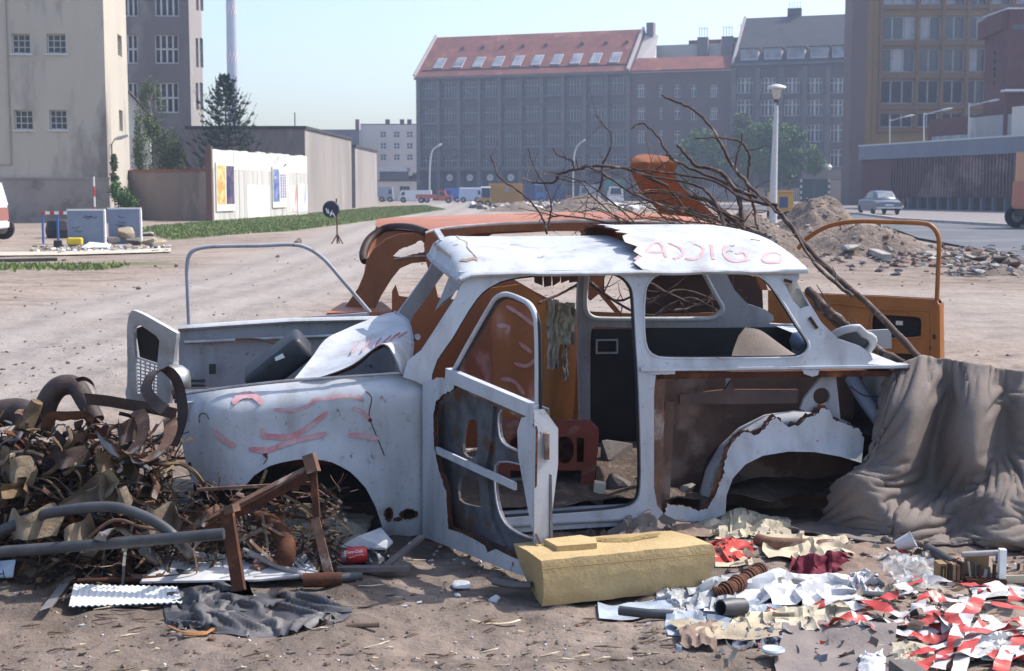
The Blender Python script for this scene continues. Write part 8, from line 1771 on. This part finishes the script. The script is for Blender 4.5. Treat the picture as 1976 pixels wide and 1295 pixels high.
# pocket knife like tool, glass dish, dark brick
c = G(1665, 1222, .012); t = thing('folding_tool', 'small brown-handled metal tool lying in front of the tape', 'tool', c); mb = MB(); mb.tube([c+V(-.04, 0, 0), c+V(.035, -.005, 0)], .008, 8, flat=(1, .6)); part('handle', mb, mat('brown_handle', (.20, .08, .05)), t, smooth=60)
mb = MB(); mb.tube([c+V(-.05, .0, 0), c+V(-.052, -.008, 0), c+V(0, -.017, 0), c+V(.05, -.02, 0)], .0035, 6); part('metal_bow', mb, M_chrome, t)
c = G(1492, 1262, .008); mb = MB(); mb.lathe([(0, .004), (.03, .004), (.038, .014), (.034, .02), (.02, .012), (0, .012)], 18, c); solo('glass_dish', mb, mat('pale_glass', (.55, .60, .60), None, rough=.15, spec=.8), 'pale glass dish shard on the soil left of the felt board', 'glass dish', smooth=50)
mb = MB(); a, b = G(1735, 1290, .03), G(1790, 1330, .03); mb.bar(a, b, .07, .06); solo('dark_brick', mb, M_darkst, 'dark brick cut by the bottom edge under the tape', 'brick')
mb = MB(); mb.tube(cr([G(905, 1195, .005), G(940, 1203, .01), G(980, 1202, .01), G(1003, 1196, .006)], 5), .006, 5, flat=(1, .4)); solo('curved_lath', mb, M_cardl, 'thin curved pale lath on the sand in front of the foam block', 'lath')
mb = MB(); mb.tube(cr([G(955, 1122, .03), G(985, 1128, .03), G(1025, 1130, .03)], 4), .022, 8, flat=(1, .7)); solo('dark_log', mb, M_darkst, 'short dark stick of wood under the left end of the foam block', 'stick', smooth=60)
mb = MB(); mb.tube([G(670, 1208, .02), G(732, 1206, .02)], .012, 7, flat=(1, .7)); solo('brown_stick', mb, M_twig, 'short brown stick right of the round rubber sheet', 'stick')

# ------------------------------------------------------------------ scrap heap on the left
hx = P(150, 900, 6.0).x
M_litter = mat('dark_heap_litter', (.07, .05, .04), (.035, .026, .022), sc=12, rough=.95, bump=1, bsc=30, c3=(.20, .14, .10), sc3=10, th3=(.56, .66), bdist=.03)
mound('dark matted litter forming the core of the scrap heap at the left', hx-.25, 6.0, 1.15, .62, .46, 3, m=M_litter, name='scrap_heap', pw=1.1)
mound('low spill of dark litter between scrap heap and front wheel arch', P(470, 1000, 5.7).x, 5.75, .62, .35, .16, 5, m=M_litter, name='litter_spill')
def HP(x, y, Y): return P(x, y, G(x, y, .02).y if y > 1085 else (Y+.2 if Y < 5.45 else Y))
def T(name, pts, r, m, lab, cat='scrap', **k): return tubet(name, [HP(*p) for p in pts], r, m, lab, cat, **k)
def strap(name, pts, w, m, lab, cat='strap', th=.1, ax=None):
    mb = MB(); c = cr([HP(*p) for p in pts], 6); rows = []; N = len(c); ax = Vector(ax or (.15, -.75, .5)).normalized()
    for i in range(N):
        t_ = (c[min(i+1, N-1)]-c[max(i-1, 0)]).normalized(); s = (ax-t_*ax.dot(t_)).normalized(); rows.append([c[i]-s*w/2, c[i], c[i]+s*w/2])
    mb.grid(rows); n = [(rows[min(i+1, N-1)][1]-rows[max(i-1, 0)][1]).cross(r_[2]-r_[0]).normalized()*.005 for i, r_ in enumerate(rows)]
    mb.grid([[p-n[i] for p in r_][::-1] for i, r_ in enumerate(rows)]); return solo(name, mb, m, lab, cat, smooth=50)
M_lea = mat('dark_brown_leather', (.045, .03, .028), (.08, .055, .05), sc=8, rough=.6, bump=.4, bsc=30)
T('bent_exhaust', [(82, 840, 6.0), (88, 785, 6.0), (112, 748, 6.0), (145, 745, 6.0), (165, 775, 5.95), (186, 812, 5.9)], [.052, .036], M_lea, 'dark bent exhaust pipe arching on top of the scrap heap', 'exhaust pipe', n=12)
T('dark_muffler', [(-10, 800, 6.1), (40, 795, 6.1), (70, 815, 6.0)], .06, M_lea, 'dark rounded muffler at the left edge of the heap', 'muffler', n=12)
T('crumpled_fender_strip', [(40, 880, 5.9), (60, 830, 5.9), (50, 800, 5.9), (35, 795, 5.9)], [.03, .045], M_rustlt, 'curled tan metal strip at the left of the heap top', 'metal strip', flat=(1, .25))
T('tan_bough', [(-20, 890, 5.8), (30, 850, 5.85), (60, 800, 5.9), (72, 775, 5.9)], [.045, .025], M_leaf, 'thick frayed tan bough leaning at the left edge of the heap', 'bough')
strap('rusty_band', [(92, 828, 5.8), (100, 808, 5.75), (130, 803, 5.7), (165, 806, 5.75), (172, 826, 5.8)], .07, M_rustlt, 'short rusty metal band under the arching exhaust pipe', 'metal band')
strap('rusty_hoop', [(262, 790, 5.75), (276, 815, 5.65), (270, 850, 5.6), (245, 870, 5.6), (222, 868, 5.6)], .06, M_rustlt, 'left one of two rusty curved hoops beside the white fender', 'metal hoop', ax=(.8, -.5, .2))
strap('rusty_hoop', [(326, 800, 5.75), (328, 835, 5.6), (310, 868, 5.5), (280, 885, 5.5), (258, 886, 5.5)], .06, M_rustlt, 'right one of two rusty curved hoops touching the white fender', 'metal hoop', ax=(.8, -.5, .2))
strap('black_strap_loop', [(335, 860, 5.7), (352, 810, 5.75), (350, 765, 5.8), (338, 728, 5.8), (315, 712, 5.8), (292, 722, 5.75), (282, 752, 5.7), (300, 778, 5.65), (318, 790, 5.6)], .05, M_lea, 'big black strap loop standing in front of the grille panel', 'strap', ax=(.9, -.4, .2))
strap('thin_black_hook', [(148, 735, 5.9), (163, 732, 5.9), (178, 742, 5.9), (186, 765, 5.9)], .03, M_lea, 'thin black hooked strap on the top of the heap', 'strap')
strap('black_belt', [(165, 770, 5.85), (210, 775, 5.8), (250, 782, 5.75), (300, 790, 5.7), (340, 800, 5.7)], .05, M_lea, 'wide black belt lying across the heap below the grille panel', 'belt', ax=(0, -.3, .9))
strap('pale_reflector', [(190, 845, 5.6), (205, 862, 5.55), (222, 872, 5.5)], .07, mat('pale_blue_reflector', (.5, .56, .65), None, rough=.2), 'small shiny pale reflector dish in the heap', 'reflector')
T('rubber_hose', [(-40, 1045, 5.15), (60, 1000, 5.15), (140, 983, 5.1), (210, 978, 5.1), (262, 990, 5.08), (312, 1015, 5.05), (352, 1052, 5.05), (376, 1088, 5.05), (374, 1106, 5.0), (352, 1110, 5.0), (318, 1094, 5.05), (278, 1062, 5.1)], .021, M_hose, 'long black rubber hose bending in a wide loop over the front of the heap', 'hose', n=12)
T('black_steel_pipe', [(-40, 1068, 5.05), (200, 1050, 5.02), (432, 1030, 5.0)], .022, M_hose, 'straight black steel pipe lying level across the front of the heap', 'pipe')
T('thin_rusty_rod', [(150, 1122, 5.1), (300, 1116, 5.1), (440, 1106, 5.1)], .011, M_rust, 'thin rusty rod low in front of the heap', 'rod')
T('curved_thin_strip', [(160, 1048, 5.1), (205, 1010, 5.12), (235, 1004, 5.12), (270, 1016, 5.1), (312, 1022, 5.1), (318, 1014, 5.1)], .006, M_rustlt, 'thin curling strip above the flat aluminium strip', 'metal strip', flat=(1, 1))
strap('aluminium_strip', [(88, 1178, 4.98), (150, 1095, 5.0), (195, 1040, 5.0), (212, 1024, 5.02), (232, 1022, 5.05), (252, 1036, 5.08)], .045, M_alu, 'flat grey aluminium strip bent over the black pipe down to the soil', 'metal strip', ax=(.8, -.6, .25))
def barP(name, a, b, w, h, m, lab, cat, up=(0, 0, 1)): mb = MB(); mb.bar(HP(*a), HP(*b), w, h, up); return solo(name, mb, m, lab, cat)
t = thing('rusty_post', 'rusty upright post with a splayed foot in front of the scrap heap', 'post', HP(465, 1142, 5.05)-V(0, 0, .02))
mb = MB(); mb.bar(HP(438, 985, 5.1), HP(462, 1140, 5.05), .045, .04, (0, 1, 0)); part('shaft', mb, M_rust, t)
mb = MB(); mb.box8([HP(x, y, Y) for x, y, Y in ((430, 1142, 5.0), (490, 1150, 5.0), (485, 1140, 5.1), (440, 1138, 5.1), (440, 1100, 5.02), (470, 1105, 5.02), (468, 1100, 5.08), (442, 1098, 5.08))]); part('foot', mb, M_rust, t)
mb = MB(); mb.bar(HP(438, 985, 5.08), HP(456, 979, 5.05), .035, .03); part('cap', mb, M_rustlt, t)
t = thing('angle_iron_frame', 'rusty angle iron frame leaning across the front wheel arch', 'metal frame', HP(600, 1000, 5.35)-V(0, 0, HP(600, 1000, 5.35).z))
mb = MB(); mb.bar(HP(350, 1028, 5.35), HP(592, 905, 5.35), .035, .012, (0, -.3, 1)); part('upper_flange', mb, M_rustlt, t)
mb = MB(); mb.bar(HP(356, 1044, 5.33), HP(594, 918, 5.33), .012, .035, (0, -.3, 1)); part('lower_flange', mb, M_rust, t)
mb = MB(); mb.bar(HP(596, 878, 5.36), HP(606, 912, 5.34), .045, .05, (0, 1, .2)); part('end_block', mb, M_rustlt, t)
mb = MB(); mb.bar(HP(604, 905, 5.36), HP(612, 1000, 5.34), .025, .03, (0, 1, 0)); part('upright', mb, M_rust, t)
mb = MB(); mb.bar(HP(608, 1000, 5.33), HP(636, 1112, 5.28), .035, .012, (0, 1, 0)); part('lower_leg', mb, M_rustlt, t)
mb = MB(); mb.bar(HP(380, 945, 5.6), HP(605, 932, 5.38), .012, .012); part('cross_rod', mb, M_rustlt, t)
T('exhaust_elbow', [(495, 998, 5.4), (528, 1012, 5.35), (550, 1042, 5.3), (550, 1075, 5.25), (535, 1095, 5.2)], [.03, .042], M_rust, 'rusty exhaust elbow curving down in front of the wheel arch', 'exhaust elbow', n=12)
T('rusty_can', [(490, 1108, 5.15), (535, 1095, 5.18)], .035, M_rustlt, 'short rusty can under the exhaust elbow', 'can', n=12)
T('grey_pipe', [(470, 1062, 5.3), (520, 1085, 5.25), (585, 1112, 5.2)], .013, M_alu, 'thin grey pipe sloping beneath the exhaust elbow', 'pipe')
T('dark_roll', [(585, 1120, 5.15), (660, 1118, 5.15)], .028, M_rust, 'dark brown roll lying right of the grey flat bar', 'roll')
T('dark_blue_tube', [(655, 1116, 5.16), (698, 1112, 5.18)], .02, M_hose, 'short blue-black tube at the end of the dark roll', 'tube')
barP('grey_flat_bar', (490, 1116, 5.12), (610, 1108, 5.15), .03, .02, M_alu, 'grey flat bar on the soil under the rusty can', 'bar')
barP('dark_plank_piece', (650, 1098, 5.25), (790, 1096, 5.3), .04, .018, M_darkst, 'thin dark plank in front of the drinks can', 'plank')
barP('leaning_lath', (815, 1035, 5.8), (745, 1092, 5.4), .03, .012, M_darkst, 'dark lath leaning at the foot of the door hinge', 'lath')
def flatpanel(name, pts, m, lab, cat, th=.008, grp=None):
    mb = MB(); w = [G(*p) for p in pts]; n = len(w); mb.add(w+[p-V(0, 0, th) for p in w], [tuple(range(n)), tuple(range(2*n-1, n-1, -1))]+[(i, n+i, n+(i+1) % n, (i+1) % n) for i in range(n)]); return solo(name, mb, m, lab, cat, grp)
flatpanel('white_board', [(270, 1122, .02), (340, 1050, .07), (470, 1030, .09), (560, 1030, .07), (615, 1105, .03), (500, 1118, .025)], M_wplast, 'broad white panel lying under the scrap in front of the wheel arch', 'panel')
flatpanel('white_offcut', [(655, 1055, .04), (690, 1035, .08), (735, 1018, .09), (758, 1045, .06), (745, 1058, .04)], M_wplast, 'small white panel offcut behind the drinks can', 'panel')
flatpanel('pale_blue_panel', [(-30, 1085, .05), (30, 1080, .08), (25, 1110, .03), (-30, 1115, .02)], mat('pale_blue_paint', (.42, .48, .58)), 'pale blue panel at the left edge below the black pipe', 'panel')
rows = []
for i in range(6):
    f = i/5; a, b = G(133+10*f, 1176-38*f), G(352-12*(1-f)*0-10*f, 1168-25*f+0); rows.append([(a.lerp(b, j/60))+V(0, 0, .012+.003*math.sin(j*1.9)+.01*f) for j in range(61)])
mb = MB(); mb.grid(rows); mb.grid([[p-V(0, 0, .004) for p in r_][::-1] for r_ in rows]); solo('corrugated_sheet', mb, M_stripe_w, 'white corrugated plastic sheet with a ragged edge on the soil in front of the heap', 'corrugated sheet', smooth=60)
# rags and flaps on the heap
def flap(px, py, Y, w, h, m, lab, seed, name='rag', cat='rag', tw=.3):
    c = P(px, py, Y); rr = random.Random(seed); rows = []; a0 = rr.uniform(-.4, .4)
    for i in range(9):
        f = i/8-.5; rows.append([c+V((j/12-.5)*w*(1-.5*abs(f))*math.cos(a0), -.06*math.sin(j*.5+seed)-abs(f)*.05, (j/12-.5)*w*math.sin(a0)+f*h+.35*h*noise.noise(V(j*.16, f*.8, seed))) for j in range(13)])
    mb = MB(); mb.grid(rows); mb.grid([[p+V(0, .006, -.003) for p in r_][::-1] for r_ in rows]); return solo(name, mb, m, lab, cat, smooth=50)
for k, (x, y, Y, w, h, m, lab) in enumerate(((232, 895, 5.6, .18, .10, M_leaf, 'tan ribbed fabric flap beside the rusty hoops'), (180, 945, 5.5, .26, .08, M_rag, 'long beige rag across the middle of the heap'), (225, 955, 5.45, .14, .10, M_rag, 'pale beige rag hanging over the middle of the heap'), (30, 905, 5.6, .16, .12, M_rag, 'beige rag at the left edge halfway up the heap'), (60, 1010, 5.35, .22, .12, M_rag, 'beige hanging rag under the hose at the left'), (150, 1030, 5.3, .12, .14, M_rag, 'pale rag piece behind the black pipe'), (320, 1000, 5.4, .14, .12, M_rag, 'grey-beige rag under the angle iron'), (40, 945, 5.5, .12, .07, M_leaf, 'tan fabric scrap in the left of the heap'), (290, 935, 5.6, .10, .08, M_rustlt, 'curled brown sheet beside the fender foot'), (390, 990, 5.6, .16, .07, M_rustlt, 'curled light brown sheet under the angle iron frame'), (130, 880, 5.6, .16, .06, M_lea, 'dark leather flap in the middle of the heap'), (250, 830, 5.7, .12, .09, M_lea, 'dark leather flap right of the exhaust pipe'))):
    flap(x, y, Y, w, h, m, lab, k+1)
rr = random.Random(71)
for k in range(26):
    x, y = rr.uniform(-20, 330), rr.uniform(800, 1040); Y = 5.82-(y-800)*.0016; a_ = rr.uniform(0, 6.3); R_ = rr.uniform(22, 60); sp = rr.uniform(1.2, 3.6); pts = [(x+R_*math.cos(a_+sp*i/5), min(1080, y+R_*.7*math.sin(a_+sp*i/5)), Y-rr.uniform(0, .03)) for i in range(6)]
    strap('curled_band', pts, rr.uniform(.018, .045), [M_rust, M_lea, M_rustlt, M_lea, M_hose, M_rust][k % 6], 'curled thin band or strap in the tangle of the scrap heap', 'metal band', ax=(rr.uniform(-.6, .8), -.5, rr.uniform(-.3, .6)))['group'] = 'curled bands in the scrap heap'
rr = random.Random(33)
for k in range(60):   # fibres and wires
    x = rr.uniform(-20, 290); y = rr.uniform(845, 1060); Y = 5.85-(y-840)*.0024; n_ = 4; pts = [(x, y, Y)]; a = rr.uniform(-.7, .7); L_ = rr.uniform(30, 90)
    for i in range(n_): a += rr.uniform(-.8, .8); x += L_*.4*math.cos(a); y += L_*.4*math.sin(a); pts.append((x, min(1100, max(820, y)), Y-rr.uniform(.0, .12)))
    T('frayed_strand', pts, rr.choice((.003, .005, .009)), [M_leaf, M_rag, M_hose, M_leaf, M_lea, M_rustlt][k % 6], 'frayed strand sticking out of the scrap heap', 'strand', grp='frayed strands in the scrap heap', n=5)
pts = []
def heap_fill(n, x0, x1, y0, y1, Yf, smin, smax):
    out = []
    for i in range(n): x, y = rr.uniform(x0, x1), rr.uniform(y0, y1); out.append((P(x, y, Yf(y)+rr.uniform(-.05, .1)), rr.uniform(smin, smax)))
    return out
def strips(name, lab, pts, mats, seed, cat='scraps', ln=(3, 10), wd=(.05, .3)):
    mb = MB(); rr = random.Random(seed)
    for p, sz in pts:
        d = Vector((rr.gauss(0, 1), rr.gauss(0, .7), rr.gauss(0, .45))).normalized(); s = d.cross(Vector((rr.gauss(0, 1), rr.gauss(0, 1), rr.gauss(0, 1)))).normalized(); L_ = sz*rr.uniform(*ln); w = sz*rr.uniform(*wd); rows = []; q = p-d*L_/2; k = rr.uniform(-1.2, 1.2); n = d.cross(s)
        for i in range(6): rows.append([q-s*w, q+s*w]); d = (d+n*k*.4+Vector((rr.gauss(0, .12), rr.gauss(0, .12), rr.gauss(0, .12)))).normalized(); q = q+d*L_/5
        mb.m = rr.randrange(len(mats)); mb.grid(rows)
    return solo(name, mb, mats, lab, cat, kind='stuff')
yf = lambda y: 5.85-(y-840)*.0016 if y < 1085 else 99
def hf(n, x0, x1, y0, y1, smin, smax):
    out = []
    for i in range(n):
        x, y = rr.uniform(x0, x1), rr.uniform(y0, y1); Y = min(yf(y), G(x, y).y-.03); out.append((P(x, y, Y+rr.uniform(-.04, .08)), rr.uniform(smin, smax)))
    return out
strips('scrap_strips', 'countless thin strips and wires matted in the scrap heap at the left', hf(1500, -60, 335, 835, 1125, .008, .034)+hf(500, 280, 660, 935, 1115, .008, .028), [M_litter, M_rust, M_lea, M_rustlt, M_rag, M_leaf, M_lea, M_rubber, M_litter, M_leaf, M_rust], 8)
rubble_field('scrap_bits', 'dark crumbs and chips filling the scrap heap at the left', hf(500, -60, 335, 850, 1125, .010, .028)+hf(220, 280, 660, 950, 1115, .008, .024), [M_litter, M_rust, M_lea, M_litter, M_earth, M_leaf], 18, 'scraps')
strips('paper_scraps', 'small scraps of paper and foil strewn between the sheets on the right', [(lambda p: (V(p.x, p.y, gh(p.x, p.y)+.012), rr.uniform(.010, .03)))(G(rr.gauss(1640, 150), rr.uniform(1060, 1280))) for _ in range(230)], [M_wplast, M_news2, M_news, M_cardl, M_card, M_tr, M_greyc, M_news3, M_hose], 19, ln=(1, 3), wd=(.3, .8))
# drinks can
cc = G(680, 1090, .0); ax = V(.96, .22, .03).normalized(); c0 = G(654, 1091)+V(0, 0, .037); t = thing('drinks_can', 'dented red and white drinks can lying beside the front wheel arch', 'drinks can', c0-V(0, 0, .035))
M_canr = mat('can_red', (.52, .03, .03), None, rough=.35, spec=.5)
mb = MB(); mb.lathe([(0, .003), (.024, .001), (.029, .008), (.033, .016), (.033, .104), (.028, .113), (.025, .112), (0, .109)], 28, c0, ax); part('can_body', mb, M_canr, t, smooth=50)
mb = MB(); mb.lathe([(.0334, .02), (.0334, .026)], 28, c0, ax); part('silver_rim', mb, M_chrome, t, smooth=50); mb = MB(); mb.lathe([(.029, .007), (.0336, .016), (.0336, .0195)], 28, c0, ax); part('silver_base', mb, M_chrome, t, smooth=50); mb = MB(); mb.lathe([(0, .1135), (.024, .1135), (.028, .1132)], 28, c0, ax); part('silver_end', mb, M_chrome, t, smooth=50)
fc = bpy.data.curves.new('t', 'FONT'); fc.body = 'Coca-Cola'; fc.size = .030; fc.shear = .4; fc.offset = .0006; fo_ = bpy.data.objects.new('t', fc); COL.objects.link(fo_); dg = bpy.context.evaluated_depsgraph_get(); me = bpy.data.meshes.new_from_object(fo_.evaluated_get(dg)); bpy.data.objects.remove(fo_)
q3 = ax.to_track_quat('Z', 'Y').to_matrix(); vup = V(0, -.75, .66); vup = (vup-ax*vup.dot(ax)).normalized(); vs_ = ax.cross(vup)
mb = MB(); xs = [v.co.x for v in me.vertices]; s_ = .072/(max(xs)-min(xs)); vv = []
for v in me.vertices: al = 0.014+v.co.x*s_+.008*0; th_ = -(v.co.y*s_-.008)/.0334; vv.append(c0+ax*(al+.006)+(vup*math.cos(th_)+vs_*math.sin(th_))*.0341)
mb.add(vv, [tuple(p.vertices) for p in me.polygons]); part('white_lettering', mb, M_stripe_w, t)
mb = MB(); pts = [c0+ax*(.02+.078*i/12)+(vup*math.cos(.62+.12*math.sin(i*.5))+vs_*math.sin(.62+.12*math.sin(i*.5)))*.0339 for i in range(13)]; mb.tube(pts, .003, 5, flat=(1, .2)); part('white_wave', mb, M_stripe_w, t)
# dark bag behind can
crumple(700, 752, 1058, 1092, 'dark_bag', M_hose, 'crumpled dark bag right of the drinks can', 'bag', 91, .05, 1.5, hill=.06)
crumple(1180, 1290, 985, 1040, 'muddy_rag', M_tarp, 'muddy crumpled rag at the foot of the middle door pillar', 'rag', 92, .05, 1.8, hill=.07)
crumple(1110, 1200, 1005, 1035, 'dark_rag', M_lea, 'dark rag under the sill behind the foam block', 'rag', 93, .03, 1.6, hill=.02)
# loose bits on the foreground soil
rr = random.Random(55); pts = []
for i in range(1500):
    x = rr.uniform(-40, 2020); y = 1060+(rr.random()**.8)*250; p = G(x, y); pts.append(((p.x, p.y, gh(p.x, p.y)+.001), rr.uniform(.003, .010) if rr.random() < .92 else rr.uniform(.010, .02)))
for i in range(500):
    x = rr.uniform(820, 1700); y = rr.uniform(1015, 1080); p = G(x, y); pts.append(((p.x, p.y, gh(p.x, p.y)+.002), rr.uniform(.004, .016)))
rubble_field('loose_grit', 'grit, chips and pebbles strewn over the foreground soil', pts, [M_darkst, M_earth, M_earth, M_rubble, M_rustlt, M_earth, M_darkst, M_wplast, M_earth, M_earth], 9, 'grit')
mb = MB()
for i in range(230):
    x = rr.uniform(-20, 1990); y = rr.uniform(1120, 1300) if rr.random() < .8 else rr.uniform(1050, 1120); p = G(x, y); a = rr.uniform(-.5, .5); L_ = rr.uniform(.02, .11); z = gh(p.x, p.y)+.004; mb.m = rr.randrange(3)
    mb.tube([p+V(0, 0, z), p+V(L_*.5*math.cos(a), L_*.5*math.sin(a), z+rr.uniform(0, .008)), p+V(L_*math.cos(a+.3), L_*math.sin(a+.3), z+.001)], [.002, .0035, .0015], 4)
solo('loose_twigs', mb, [M_twig, M_leaf, M_cardl], 'small twigs and straws strewn over the foreground soil', 'twigs', kind='stuff')
pts = []
for i in range(260):
    x = rr.gauss(1640, 130); y = rr.uniform(1095, 1260); p = G(x, y); pts.append(((p.x, p.y, gh(p.x, p.y)+.008), rr.uniform(.006, .025)))
rubble_field('litter_crumbs', 'small litter crumbs between papers and tape on the right', pts, [M_wplast, M_news2, M_card, M_hose, M_cardl, M_tr, M_greyc], 10, 'litter')
